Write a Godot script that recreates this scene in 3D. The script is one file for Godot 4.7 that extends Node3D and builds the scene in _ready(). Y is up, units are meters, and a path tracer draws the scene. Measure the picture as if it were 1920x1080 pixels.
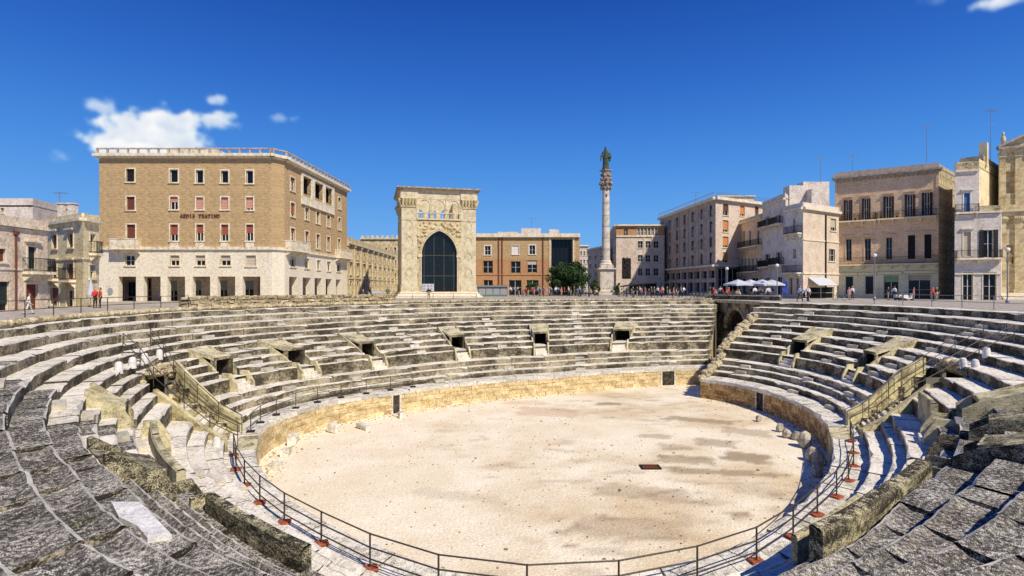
extends Node3D
# A Roman amphitheatre in a southern town square at noon. x right, y up, the view runs towards -z; the square lies at y = 0.

const FOCAL := 1066.0
const EYE := 1.75
const FLOOR_Y := -7.75
var M := {}
var rng := RandomNumberGenerator.new()
var names_used := {}

func _ready():
	rng.seed = 7
	set_camera_and_light()
	make_materials()
	make_ground()
	make_arena()
	make_stands()
	make_entrances()
	make_main_stairs()
	make_gate()
	make_podium_walls()
	make_rim()
	make_left_houses()
	make_brick_palace()
	make_street_palace()
	make_arch_hall()
	make_brick_bank()
	make_column()
	make_white_block()
	make_arcade_block()
	make_corner_houses()
	make_shop_house()
	make_narrow_house()
	make_church()
	make_trees()
	make_railings()
	make_loose_stones()
	make_square_life()

# ------------------------------------------------------------------ camera, sky, sun
func set_camera_and_light():
	var cam := Camera3D.new()
	cam.name = "camera"
	cam.fov = rad_to_deg(2.0 * atan(540.0 / FOCAL))
	cam.position = Vector3(0, EYE, 0)
	cam.rotation.x = -atan(3.0 / FOCAL)
	cam.near = 0.05
	cam.far = 4000.0
	add_child(cam)
	cam.current = true
	var env := Environment.new()
	env.background_mode = Environment.BG_SKY
	env.tonemap_mode = Environment.TONE_MAPPER_LINEAR
	env.tonemap_exposure = 0.98
	env.sdfgi_enabled = true
	env.ssao_enabled = true
	env.ssil_enabled = true
	var sky := Sky.new()
	var sm := PanoramaSkyMaterial.new()
	sm.panorama = ImageTexture.create_from_image(sky_image())
	sm.energy_multiplier = 1.0
	sky.sky_material = sm
	env.sky = sky
	var we := WorldEnvironment.new()
	we.name = "world_environment"
	we.environment = env
	add_child(we)
	var sun := DirectionalLight3D.new()
	sun.name = "sun"
	sun.light_color = Color(1.0, 0.955, 0.88)
	sun.light_energy = 1.55
	sun.light_angular_distance = 0.5
	sun.shadow_enabled = true
	var az := deg_to_rad(38.0)
	var el := deg_to_rad(48.0)
	var to_sun := Vector3(sin(az) * cos(el), sin(el), cos(az) * cos(el))
	sun.look_at_from_position(to_sun * 100.0, Vector3.ZERO, Vector3.UP)
	add_child(sun)

func sky_dir(px: float, py: float) -> Vector2:
	# longitude and latitude of a direction given as tangents of the view
	var d := Vector3((px - 960.0) / FOCAL, (537.0 - py) / FOCAL, -1.0).normalized()
	return Vector2(atan2(d.x, -d.z), asin(d.y))

func sky_image() -> Image:
	var w := 2048
	var h := 1024
	var img := Image.create(w, h, false, Image.FORMAT_RGB8)
	var stops := [[0.0, Color8(132, 190, 245)], [0.09, Color8(110, 174, 240)], [0.2, Color8(78, 146, 228)], [0.33, Color8(50, 111, 204)], [0.47, Color8(32, 82, 174)], [0.9, Color8(29, 76, 166)], [1.58, Color8(28, 74, 164)]]
	for y in h:
		var lat: float = PI * 0.5 - (y + 0.5) / h * PI
		var c := Color8(120, 112, 98)
		if lat >= 0.0:
			for i in stops.size() - 1:
				if lat >= stops[i][0] and lat <= stops[i + 1][0]:
					c = (stops[i][1] as Color).lerp(stops[i + 1][1], (lat - stops[i][0]) / (stops[i + 1][0] - stops[i][0]))
		img.fill_rect(Rect2i(0, y, w, 1), c)
	# clouds: soft blobs eaten by noise, each at its bearing and height
	var nz := FastNoiseLite.new()
	nz.seed = 3
	nz.frequency = 0.035
	nz.fractal_octaves = 5
	var n2 := FastNoiseLite.new()
	n2.seed = 11
	n2.frequency = 0.012
	n2.fractal_octaves = 4
	var blobs := [[228, 268, 50, 20, 1.0], [270, 248, 58, 30, 1.15], [300, 238, 55, 30, 1.15], [330, 258, 50, 30, 1.1], [345, 232, 40, 16, 0.9], [392, 226, 44, 11, 0.85], [420, 218, 22, 10, 0.8], [258, 286, 76, 16, 1.1], [186, 278, 24, 11, 0.5], [203, 242, 11, 11, 0.4],
		[192, 201, 24, 11, 0.72], [208, 193, 14, 8, 0.6], [404, 190, 20, 9, 0.72], [415, 184, 10, 6, 0.6], [532, 222, 18, 8, 0.5], [556, 220, 12, 5, 0.38], [118, 292, 14, 10, 0.42],
		[1858, 8, 22, 8, 0.7], [1885, 3, 34, 9, 0.8], [1760, -2, 40, 7, 0.3], [2350, 40, 130, 40, 1.0], [-620, 200, 160, 60, 1.05]]
	for b in blobs:
		var ctr := sky_dir(b[0], b[1])
		var ru: float = b[2] / FOCAL * 1.0
		var rv: float = b[3] / FOCAL * 1.0
		var x0 := int((ctr.x - ru * 2.0) / TAU * w + w * 0.5)
		var x1 := int((ctr.x + ru * 2.0) / TAU * w + w * 0.5)
		var y0 := int((PI * 0.5 - ctr.y - rv * 2.0) / PI * h)
		var y1 := int((PI * 0.5 - ctr.y + rv * 2.0) / PI * h)
		for y in range(maxi(0, y0), mini(h - 1, y1)):
			for xx in range(x0, x1 + 1):
				var x := posmod(xx - w / 2, w)
				var lon := (xx + 0.5 - w * 0.5) / w * TAU
				var lat2 := PI * 0.5 - (y + 0.5) / h * PI
				var q := Vector2((lon - ctr.x) / ru, (lat2 - ctr.y) / rv)
				var e := q.length()
				var dens: float = b[4] * (1.12 - e) + 0.55 * nz.get_noise_2d(xx * 2.6, y * 3.0) + 0.25 * n2.get_noise_2d(xx * 3.0, y * 3.0)
				var a := clampf(dens * 1.9, 0.0, 1.0)
				a = a * a * (3.0 - 2.0 * a) * minf(1.0, b[4] * 1.0)
				if a > 0.003:
					var shade := clampf(0.5 + 0.6 * q.y + 0.7 * nz.get_noise_2d(xx * 2.0 + 300.0, y * 2.0), 0.0, 1.0)
					var cc := Color8(214, 226, 242).lerp(Color8(255, 255, 255), shade)
					img.set_pixel(x, y, img.get_pixel(x, y).lerp(cc, a))
	return img

# ------------------------------------------------------------------ names and metas
func numbered(called: String) -> String:
	var n: int = names_used.get(called, 0)
	names_used[called] = n + 1
	return called if n == 0 else "%s_%03d" % [called, n]

func thing(called: String, label: String, category: String, pos := Vector3.ZERO, turn := 0.0, group := "") -> Node3D:
	var o := Node3D.new()
	o.name = numbered(called)
	add_child(o)
	o.position = pos
	o.rotation.y = turn
	tag(o, label, category, group)
	return o

func tag(o: Node, label: String, category: String, group := "") -> Node:
	o.set_meta("label", label)
	o.set_meta("category", category)
	if group != "":
		o.set_meta("group", group)
	return o

func copy(o: Node3D, called: String, pos: Vector3, turn: float, label := "", group := "") -> Node3D:
	var r: Node3D = o.duplicate()
	r.name = numbered(called)
	add_child(r)
	r.position = pos
	r.rotation.y = turn
	if label != "":
		r.set_meta("label", label)
	if group != "":
		r.set_meta("group", group)
	return r

func setting(o: Node) -> Node:
	o.set_meta("kind", "structure")
	return o

# ------------------------------------------------------------------ geometry
class G:
	var v := PackedVector3Array()
	var n := PackedVector3Array()
	var c := PackedColorArray()
	var col := Color.WHITE
	func tri(a: Vector3, b: Vector3, d: Vector3):
		var m := (d - a).cross(b - a).normalized()
		v.append(a); v.append(b); v.append(d)
		n.append(m); n.append(m); n.append(m)
		c.append(col); c.append(col); c.append(col)
	func quad(a: Vector3, b: Vector3, d: Vector3, e: Vector3):
		tri(a, b, d)
		tri(a, d, e)
	func stri(a: Vector3, b: Vector3, d: Vector3, na: Vector3, nb: Vector3, nd: Vector3):
		v.append(a); v.append(b); v.append(d)
		n.append(na); n.append(nb); n.append(nd)
		c.append(col); c.append(col); c.append(col)
	# a box given by one corner frame: centre and three half axes
	func obox(o: Vector3, x: Vector3, y: Vector3, z: Vector3):
		var p := []
		for i in 8:
			p.append(o + (x if i & 1 else -x) + (y if i & 2 else -y) + (z if i & 4 else -z))
		for f in [[0, 2, 3, 1], [4, 5, 7, 6], [0, 1, 5, 4], [2, 6, 7, 3], [0, 4, 6, 2], [1, 3, 7, 5]]:
			quad(p[f[0]], p[f[1]], p[f[2]], p[f[3]])
	func box(o: Vector3, s: Vector3):
		obox(o, Vector3(s.x * 0.5, 0, 0), Vector3(0, s.y * 0.5, 0), Vector3(0, 0, s.z * 0.5))
	# a box with chamfered edges
	func cbox(o: Vector3, s: Vector3, b: float, turn := 0.0):
		var X := Vector3(cos(turn), 0, -sin(turn))
		var Z := Vector3(sin(turn), 0, cos(turn))
		var h := s * 0.5
		var P := func(a: float, bb: float, d: float) -> Vector3: return o + X * a + Vector3.UP * bb + Z * d
		for sx in [-1.0, 1.0]:
			quad(P.call(sx * h.x, -h.y + b, -h.z + b), P.call(sx * h.x, h.y - b, -h.z + b), P.call(sx * h.x, h.y - b, h.z - b), P.call(sx * h.x, -h.y + b, h.z - b))
			quad(P.call(-h.x + b, sx * h.y, -h.z + b), P.call(h.x - b, sx * h.y, -h.z + b), P.call(h.x - b, sx * h.y, h.z - b), P.call(-h.x + b, sx * h.y, h.z - b))
			quad(P.call(-h.x + b, -h.y + b, sx * h.z), P.call(-h.x + b, h.y - b, sx * h.z), P.call(h.x - b, h.y - b, sx * h.z), P.call(h.x - b, -h.y + b, sx * h.z))
			for sy in [-1.0, 1.0]:
				quad(P.call(sx * h.x, sy * (h.y - b), -h.z + b), P.call(sx * (h.x - b), sy * h.y, -h.z + b), P.call(sx * (h.x - b), sy * h.y, h.z - b), P.call(sx * h.x, sy * (h.y - b), h.z - b))
				quad(P.call(sx * h.x, -h.y + b, sy * (h.z - b)), P.call(sx * (h.x - b), -h.y + b, sy * h.z), P.call(sx * (h.x - b), h.y - b, sy * h.z), P.call(sx * h.x, h.y - b, sy * (h.z - b)))
				quad(P.call(-h.x + b, sx * h.y, sy * (h.z - b)), P.call(-h.x + b, sx * (h.y - b), sy * h.z), P.call(h.x - b, sx * (h.y - b), sy * h.z), P.call(h.x - b, sx * h.y, sy * (h.z - b)))
				for sz in [-1.0, 1.0]:
					tri(P.call(sx * h.x, sy * (h.y - b), sz * (h.z - b)), P.call(sx * (h.x - b), sy * h.y, sz * (h.z - b)), P.call(sx * (h.x - b), sy * (h.y - b), sz * h.z))
	func tube(a: Vector3, b: Vector3, r0: float, r1: float, k := 8, caps := true):
		var d := (b - a).normalized()
		var u := d.cross(Vector3.RIGHT if absf(d.y) > 0.9 else Vector3.UP).normalized()
		var w := d.cross(u)
		for i in k:
			var e0 := u * cos(TAU * i / k) + w * sin(TAU * i / k)
			var e1 := u * cos(TAU * (i + 1) / k) + w * sin(TAU * (i + 1) / k)
			stri(a + e0 * r0, b + e1 * r1, a + e1 * r0, e0, e1, e1)
			stri(a + e0 * r0, b + e0 * r1, b + e1 * r1, e0, e0, e1)
			if caps:
				tri(b, b + e1 * r1, b + e0 * r1)
				tri(a, a + e0 * r0, a + e1 * r0)
	func path(pts: Array, r: float, k := 6):
		for i in pts.size() - 1:
			tube(pts[i], pts[i + 1], r, r, k, i == 0 or i == pts.size() - 2)
	# a turned shape: profile of (radius, height)
	func lathe(o: Vector3, prof: Array, k := 20, smooth := false):
		for j in prof.size() - 1:
			var p: Vector2 = prof[j]
			var q: Vector2 = prof[j + 1]
			var sl := Vector2(q.y - p.y, p.x - q.x).normalized()
			for i in k:
				var a0 := TAU * i / k
				var a1 := TAU * (i + 1) / k
				var d0 := Vector3(cos(a0), 0, sin(a0))
				var d1 := Vector3(cos(a1), 0, sin(a1))
				var n0 := (d0 * sl.x + Vector3.UP * sl.y).normalized()
				var n1 := (d1 * sl.x + Vector3.UP * sl.y).normalized()
				var A := o + d0 * p.x + Vector3.UP * p.y
				var B := o + d1 * p.x + Vector3.UP * p.y
				var C := o + d1 * q.x + Vector3.UP * q.y
				var D := o + d0 * q.x + Vector3.UP * q.y
				if q.x > 0.0001:
					if p.x > 0.0001:
						stri(A, B, C, n0, n1, n1)
					stri(A, C, D, n0, n1, n0)
				elif p.x > 0.0001:
					stri(A, B, D, n0, n1, n0)
	# a flat outline pushed along a vector; outline must be simple
	func prism(poly: PackedVector3Array, push: Vector3):
		var k := poly.size()
		var m := Vector3.ZERO
		for i in k:
			m += poly[i].cross(poly[(i + 1) % k])
		m = m.normalized()
		var u := (poly[1] - poly[0]).normalized()
		var w := m.cross(u)
		var flat := PackedVector2Array()
		for p in poly:
			flat.append(Vector2((p - poly[0]).dot(u), (p - poly[0]).dot(w)))
		var ix := Geometry2D.triangulate_polygon(flat)
		var out := m.dot(push) > 0.0
		for i in range(0, ix.size(), 3):
			var a := poly[ix[i]]
			var b := poly[ix[i + 1]]
			var d := poly[ix[i + 2]]
			var facing := (d - a).cross(b - a).dot(push) > 0.0
			if facing:
				tri(a + push, b + push, d + push); tri(a, d, b)
			else:
				tri(a + push, d + push, b + push); tri(a, b, d)
		for i in k:
			var a := poly[i]
			var b := poly[(i + 1) % k]
			if out:
				quad(a, a + push, b + push, b)
			else:
				quad(a, b, b + push, a + push)
	func mesh(mat: Material, into: ArrayMesh = null) -> ArrayMesh:
		var am := into if into else ArrayMesh.new()
		if v.is_empty():
			return am
		var arr := []
		arr.resize(Mesh.ARRAY_MAX)
		arr[Mesh.ARRAY_VERTEX] = v
		arr[Mesh.ARRAY_NORMAL] = n
		arr[Mesh.ARRAY_COLOR] = c
		am.add_surface_from_arrays(Mesh.PRIMITIVE_TRIANGLES, arr)
		am.surface_set_material(am.get_surface_count() - 1, mat)
		return am

func obj(called: String, g: G, mat: Material, parent: Node = null, label := "") -> MeshInstance3D:
	var o := MeshInstance3D.new()
	o.mesh = g.mesh(mat)
	return hang(o, called, parent, label)

func obj2(called: String, g: G, mat: Material, g2: G, mat2: Material, parent: Node = null) -> MeshInstance3D:
	var o := MeshInstance3D.new()
	o.mesh = g2.mesh(mat2, g.mesh(mat))
	return hang(o, called, parent, "")

func hang(o: Node, called: String, parent: Node, label := "") -> Node:
	if parent:
		o.name = called
		parent.add_child(o, true)
	else:
		o.name = numbered(called)
		add_child(o)
	if label != "":
		o.set_meta("label", label)
	return o

func at(px: float, py: float, z: float) -> Vector3:
	return Vector3((px - 960.0) / FOCAL * z, EYE + (537.0 - py) / FOCAL * z, -z)

# ------------------------------------------------------------------ materials
func noise_bytes(size: int, seed_: int, freq: float, oct := 4, kind := FastNoiseLite.TYPE_SIMPLEX_SMOOTH) -> PackedByteArray:
	var f := FastNoiseLite.new()
	f.seed = seed_
	f.frequency = freq
	f.fractal_octaves = oct
	f.noise_type = kind
	var im := f.get_seamless_image(size, size)
	im.convert(Image.FORMAT_L8)
	return im.get_data()

func smooth(a: float, b: float, x: float) -> float:
	var t := clampf((x - a) / (b - a), 0.0, 1.0)
	return t * t * (3.0 - 2.0 * t)

# clean colour, second tone, stain colour; how much stain, spot size in pixels
func stone_tex(size: int, seed_: int, base: Color, tone: Color, stain: Color, amount: float, spot: float, blotch := 0.35, streak := false) -> ImageTexture:
	var fine := noise_bytes(size, seed_, 1.0 / spot, 2)
	var mid := noise_bytes(size, seed_ + 1, 1.0 / (spot * 5.0), 4)
	var big := noise_bytes(size, seed_ + 2, 2.2 / size, 3)
	var grit := noise_bytes(size, seed_ + 3, 0.33, 1, FastNoiseLite.TYPE_VALUE)
	var out := PackedByteArray()
	out.resize(size * size * 3)
	for i in size * size:
		var b := big[i] / 255.0
		var m := mid[i] / 255.0
		var f := fine[i] / 255.0
		var c := base.lerp(tone, smooth(0.3, 0.7, m * 0.6 + b * 0.4))
		var cover := amount + (m - 0.5) * 0.6 + (b - 0.5) * blotch
		var s := smooth(1.0 - cover - 0.10, 1.0 - cover + 0.10, f)
		c = c.lerp(stain, s * 0.92)
		var g := 0.90 + 0.2 * (grit[i] / 255.0)
		out[i * 3] = clampi(int(c.r * g * 255.0), 0, 255)
		out[i * 3 + 1] = clampi(int(c.g * g * 255.0), 0, 255)
		out[i * 3 + 2] = clampi(int(c.b * g * 255.0), 0, 255)
	return ImageTexture.create_from_image(Image.create_from_data(size, size, false, Image.FORMAT_RGB8, out))

func tmat(tex: Texture2D, metres: float, rough := 0.92, bump := 0.0) -> StandardMaterial3D:
	var m := StandardMaterial3D.new()
	m.albedo_texture = tex
	m.roughness = rough
	m.vertex_color_use_as_albedo = true
	m.uv1_triplanar = true
	m.uv1_world_triplanar = true
	m.uv1_scale = Vector3.ONE / metres
	m.metallic_specular = 0.3
	if bump > 0.0:
		m.normal_enabled = true
		m.normal_texture = bump_tex
		m.normal_scale = bump
	return m

func cmat(c: Color, rough := 0.7, metal := 0.0) -> StandardMaterial3D:
	var m := StandardMaterial3D.new()
	m.albedo_color = c
	m.roughness = rough
	m.metallic = metal
	m.vertex_color_use_as_albedo = true
	m.metallic_specular = 0.4
	return m

var bump_tex: Texture2D

func make_materials():
	var nt := FastNoiseLite.new()
	nt.seed = 5
	nt.frequency = 0.05
	nt.fractal_octaves = 4
	var bi := nt.get_seamless_image(512, 512)
	bi.convert(Image.FORMAT_L8)
	bi.bump_map_to_normal_map(6.0)
	bump_tex = ImageTexture.create_from_image(bi)
	# seat limestone under black and grey lichen; the extra black paints shade
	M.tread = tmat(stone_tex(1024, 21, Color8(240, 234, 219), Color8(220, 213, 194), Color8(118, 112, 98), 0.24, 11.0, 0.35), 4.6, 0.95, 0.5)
	M.tread_lichen_shade = tmat(stone_tex(1024, 31, Color8(232, 226, 212), Color8(206, 199, 182), Color8(42, 40, 37), 0.6, 9.5, 0.25), 2.7, 0.95, 0.8)  # lichen, its black cover thickened to paint the shade of the near rows
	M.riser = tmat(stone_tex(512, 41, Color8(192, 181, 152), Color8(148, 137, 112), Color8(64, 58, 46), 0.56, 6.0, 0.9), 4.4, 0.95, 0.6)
	M.riser_lichen_shade = tmat(stone_tex(512, 45, Color8(204, 194, 166), Color8(164, 153, 127), Color8(50, 46, 38), 0.62, 8.0, 0.7), 3.4, 0.95, 0.6)  # lichened riser with the near rows' shade put into its colour
	M.core = tmat(stone_tex(256, 51, Color8(96, 88, 74), Color8(70, 64, 54), Color8(34, 31, 28), 0.5, 8.0), 3.0)
	M.coping = tmat(stone_tex(512, 61, Color8(236, 231, 216), Color8(214, 207, 188), Color8(120, 114, 100), 0.28, 9.0, 0.4), 3.7, 0.9, 0.4)
	M.tuff = tmat(stone_tex(512, 71, Color8(222, 196, 142), Color8(188, 150, 98), Color8(112, 84, 54), 0.36, 9.0, 0.5), 2.7, 0.95, 0.8)
	M.parapet = tmat(stone_tex(512, 81, Color8(216, 206, 166), Color8(190, 180, 142), Color8(108, 101, 82), 0.34, 10.0, 0.8), 2.9, 0.93, 0.5)
	M.parapet_lichen_shade = tmat(stone_tex(512, 85, Color8(216, 206, 166), Color8(190, 180, 142), Color8(44, 42, 36), 0.6, 9.0, 0.6), 2.3, 0.95, 0.8)  # parapet stone with black lichen, darkened further to imitate shade
	M.rubble = tmat(stone_tex(512, 91, Color8(220, 206, 170), Color8(182, 166, 130), Color8(92, 82, 62), 0.36, 11.0, 0.6), 2.1, 0.95, 0.9)
	M.boulder = tmat(stone_tex(512, 95, Color8(200, 192, 174), Color8(166, 158, 142), Color8(92, 88, 78), 0.32, 10.0, 0.5), 1.7, 0.95, 0.8)
	M.white_slab = tmat(stone_tex(256, 97, Color8(232, 230, 224), Color8(214, 212, 206), Color8(150, 148, 140), 0.14, 6.0, 0.3), 1.9, 0.85, 0.3)
	M.sand = tmat(stone_tex(512, 101, Color8(248, 239, 219), Color8(241, 228, 203), Color8(216, 199, 170), 0.22, 4.0, 0.1), 4.3, 0.98, 0.35)
	M.tuff_pale = tmat(stone_tex(512, 73, Color8(240, 224, 180), Color8(218, 196, 146), Color8(150, 126, 84), 0.3, 8.0, 0.6), 2.7, 0.95, 0.8)
	M.paving = tmat(stone_tex(512, 111, Color8(186, 178, 166), Color8(164, 156, 144), Color8(120, 114, 104), 0.3, 8.0, 0.5), 4.3, 0.8, 0.3)
	# facades
	M.brick = tmat(brick_tex(1), 2.4, 0.9, 0.5)
	M.brick_red = tmat(brick_tex(2), 2.4, 0.9, 0.5)
	M.travertine = tmat(stone_tex(256, 121, Color8(236, 227, 204), Color8(226, 214, 190), Color8(206, 193, 167), 0.16, 5.0, 0.25), 5.0, 0.8, 0.25)
	M.lecce = tmat(stone_tex(256, 131, Color8(222, 206, 166), Color8(204, 186, 142), Color8(140, 122, 92), 0.24, 8.0, 0.6), 5.0, 0.9, 0.5)
	M.lecce_pale = tmat(stone_tex(256, 135, Color8(222, 211, 180), Color8(208, 195, 162), Color8(164, 150, 120), 0.2, 8.0, 0.5), 6.2, 0.9, 0.3)
	M.plaster_beige = tmat(stone_tex(256, 141, Color8(222, 206, 184), Color8(210, 192, 168), Color8(180, 163, 140), 0.16, 10.0, 0.4), 8.0, 0.9, 0.25)
	M.plaster_cream = tmat(stone_tex(256, 145, Color8(238, 224, 182), Color8(224, 206, 160), Color8(176, 156, 116), 0.22, 8.0, 0.6), 7.4, 0.9, 0.3)
	M.plaster_peach = tmat(stone_tex(256, 151, Color8(224, 197, 163), Color8(212, 183, 149), Color8(182, 155, 123), 0.16, 10.0, 0.5), 8.4, 0.9, 0.25)
	M.plaster_white = tmat(stone_tex(256, 155, Color8(222, 212, 200), Color8(208, 197, 184), Color8(178, 166, 152), 0.16, 9.0, 0.4), 9.0, 0.9, 0.25)
	M.shop_front = tmat(stone_tex(256, 161, Color8(232, 226, 192), Color8(222, 214, 178), Color8(190, 182, 148), 0.15, 14.0, 0.4), 6.0, 0.85)
	M.grey_stone = tmat(stone_tex(256, 165, Color8(196, 180, 160), Color8(178, 162, 144), Color8(148, 133, 116), 0.25, 7.0, 0.4), 5.2, 0.9, 0.3)
	M.pink_stone = tmat(stone_tex(256, 168, Color8(222, 205, 186), Color8(206, 188, 170), Color8(176, 158, 142), 0.2, 6.0, 0.4), 5.6, 0.9, 0.3)
	M.tile_roof = tmat(stone_tex(256, 171, Color8(190, 180, 166), Color8(164, 152, 138), Color8(104, 94, 84), 0.3, 9.0), 3.0)
	M.trim = tmat(stone_tex(256, 175, Color8(236, 226, 202), Color8(220, 208, 180), Color8(170, 156, 128), 0.2, 12.0), 3.4, 0.85)
	M.frame_white = cmat(Color8(226, 222, 212), 0.5)
	M.dark_glass = cmat(Color8(20, 22, 24), 0.12)
	M.shutter_brown = cmat(Color8(112, 62, 48), 0.65)
	M.shutter_pink = cmat(Color8(206, 150, 132), 0.65)
	M.shutter_rust = cmat(Color8(160, 88, 66), 0.65)
	M.shutter_tan = cmat(Color8(196, 184, 160), 0.7)
	M.shutter_green = cmat(Color8(38, 50, 46), 0.55)
	M.shutter_grey = cmat(Color8(150, 154, 158), 0.6)
	M.shutter_black = cmat(Color8(34, 28, 26), 0.6)
	M.blue_door = cmat(Color8(70, 112, 160), 0.5)
	M.wood_door = cmat(Color8(116, 58, 40), 0.6)
	M.iron = cmat(Color8(44, 42, 40), 0.5, 0.6)
	M.steel = cmat(Color8(92, 84, 72), 0.5, 0.5)
	M.dull_steel = cmat(Color8(150, 150, 148), 0.45, 0.5)
	M.rust = tmat(stone_tex(256, 181, Color8(176, 96, 66), Color8(150, 76, 52), Color8(92, 50, 38), 0.3, 7.0), 0.8, 0.9)
	M.bronze = tmat(stone_tex(256, 185, Color8(92, 112, 96), Color8(66, 84, 70), Color8(36, 42, 36), 0.42, 7.0), 1.6, 0.7)
	M.marble = tmat(stone_tex(256, 191, Color8(220, 212, 196), Color8(202, 192, 174), Color8(142, 130, 112), 0.24, 6.0, 0.5), 3.2, 0.75, 0.2)
	M.capital = tmat(stone_tex(256, 195, Color8(200, 182, 162), Color8(156, 136, 120), Color8(82, 68, 60), 0.45, 8.0), 1.5, 0.9, 0.6)
	M.bark = tmat(stone_tex(256, 201, Color8(96, 80, 62), Color8(76, 62, 48), Color8(42, 34, 28), 0.4, 7.0), 0.9, 0.95, 0.8)
	M.leaf = cmat(Color8(62, 92, 44), 0.6)
	M.canvas = cmat(Color8(192, 195, 204), 0.8)
	M.green_metal = cmat(Color8(96, 122, 116), 0.5)
	M.paint = cmat(Color(1, 1, 1), 0.75)
	M.glass = cmat(Color(0.10, 0.13, 0.13, 0.5), 0.04)
	M.glass.transparency = BaseMaterial3D.TRANSPARENCY_ALPHA
	M.bulb = cmat(Color8(238, 238, 236), 0.3)

func brick_tex(kind: int) -> ImageTexture:
	# fine thin-brick facing seen from far: courses of close tones with pale mortar
	var w := 256
	var big := noise_bytes(w, 300 + kind, 0.012, 4)
	var r := RandomNumberGenerator.new()
	r.seed = 900 + kind
	var out := PackedByteArray()
	out.resize(w * w * 3)
	var a := Color8(202, 170, 122) if kind == 1 else Color8(198, 150, 104)
	var b := Color8(156, 132, 98) if kind == 1 else Color8(166, 122, 84)
	var mo := Color8(206, 190, 158)
	var ch := 8
	var bw := 32
	for row in w / ch:
		var tones := []
		for k in w / bw + 1:
			tones.append(r.randf())
		for yy in ch:
			var y := row * ch + yy
			for x in w:
				var xs := (x + (row % 2) * bw / 2) % w
				var k := xs / bw
				var c := a.lerp(b, clampf(float(tones[k]) * 0.8 + (big[y * w + x] / 255.0 - 0.5) * 0.6, 0.0, 1.0))
				if yy < 1 or xs % bw < 1:
					c = c.lerp(mo, 0.7)
				var i := (y * w + x) * 3
				out[i] = int(c.r * 255.0)
				out[i + 1] = int(c.g * 255.0)
				out[i + 2] = int(c.b * 255.0)
	return ImageTexture.create_from_image(Image.create_from_data(w, w, false, Image.FORMAT_RGB8, out))

# ------------------------------------------------------------------ the bowl: an oval given by its bearing (degrees) round CENTRE
# ring 0 is the podium edge, 1 to 3 the low rows, 4 the edge of the upper walk, 5 to 13 the upper rows
const CX := 2.8
const CZ := 33.0
const KN := [50.0, 57.0, 65.0, 75.0, 88.0, 103.0, 120.0, 140.0, 160.0, 180.0, 200.0, 220.0, 240.0, 260.0, 280.0, 300.0, 320.0, 340.0, 360.0, 380.0, 400.0, 414.0]
const R0 := [29.14, 26.24, 23.05, 19.93, 16.9, 15.6, 14.8, 14.9, 16.2, 16.77, 16.15, 16.1, 16.78, 17.92, 16.64, 14.64, 13.84, 13.97, 15.36, 17.65, 19.98, 20.41]
const WD := [25.63, 24.5, 23.16, 21.71, 20.24, 18.88, 16.82, 14.61, 13.0, 10.94, 10.4, 10.6, 11.66, 14.09, 15.71, 16.06, 15.69, 15.36, 15.73, 17.63, 20.16, 21.39]
const TL := [0.0, 0.135, 0.206, 0.269, 0.367, 0.436, 0.485, 0.533, 0.578, 0.65, 0.72, 0.796, 0.883, 1.0]
const TR := [0.0, 0.096, 0.144, 0.176, 0.246, 0.281, 0.356, 0.436, 0.532, 0.616, 0.684, 0.745, 0.869, 1.0]
const DA := [7.85, 7.42, 7.0, 6.57, 5.75, 5.325, 4.9, 4.475, 4.05, 3.625, 3.2, 2.775, 2.35, 1.925]
const DB := [7.85, 7.42, 7.0, 6.57, 5.75, 5.25, 4.75, 4.25, 3.75, 3.25, 2.75, 2.25, 1.75, 1.75]

func spline(tab: Array, th: float) -> float:
	var n := KN.size()
	var i := 0
	while i < n - 2 and th > KN[i + 1]:
		i += 1
	var h: float = KN[i + 1] - KN[i]
	var u: float = (th - KN[i]) / h
	var i0 := maxi(i - 1, 0)
	var i3 := mini(i + 2, n - 1)
	var m0: float = (tab[i + 1] - tab[i0]) / (KN[i + 1] - KN[i0]) * h
	var m1: float = (tab[i3] - tab[i]) / (KN[i3] - KN[i]) * h
	var u2 := u * u
	var u3 := u2 * u
	return (2 * u3 - 3 * u2 + 1) * tab[i] + (u3 - 2 * u2 + u) * m0 + (-2 * u3 + 3 * u2) * tab[i + 1] + (u3 - u2) * m1

func tk(k: float, th: float) -> float:
	# how far out ring k lies, 0 at the podium and 1 at the top row; between rings for broken k
	var s := smooth(150.0, 185.0, th) * (1.0 - smooth(262.0, 292.0, th))
	var i := clampi(int(floor(k)), 0, 12)
	var u := k - i
	var l: float = lerpf(TL[i], TL[i + 1], u)
	var r: float = lerpf(TR[i], TR[i + 1], u)
	return lerpf(r, l, s)

func ky(k: int, th: float) -> float:
	return EYE - lerpf(DA[k], DB[k], clampf((th - 258.0) / 30.0, 0.0, 1.0))

func spot(t: float, th: float, y: float) -> Vector3:
	var r := spline(R0, th) + t * spline(WD, th)
	var a := deg_to_rad(th)
	return Vector3(CX + r * cos(a), y, -(CZ + r * sin(a)))

func ring(k: float, th: float, y: float) -> Vector3:
	return spot(tk(k, th), th, y)

func out_dir(th: float) -> Vector3:
	var a := deg_to_rad(th)
	return Vector3(cos(a), 0, -sin(a))

func in_view(p: Vector3, margin: float) -> bool:
	var z := -p.z
	if z < 2.0:
		return false
	var px := 960.0 + FOCAL * p.x / z
	var py := 537.0 + FOCAL * (EYE - p.y) / z
	return px > -margin and px < 1920.0 + margin and py < 1080.0 + margin

# openings in the rows: rows from..to, left and right bearing at the podium and at ring 8
var gaps := []

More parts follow.
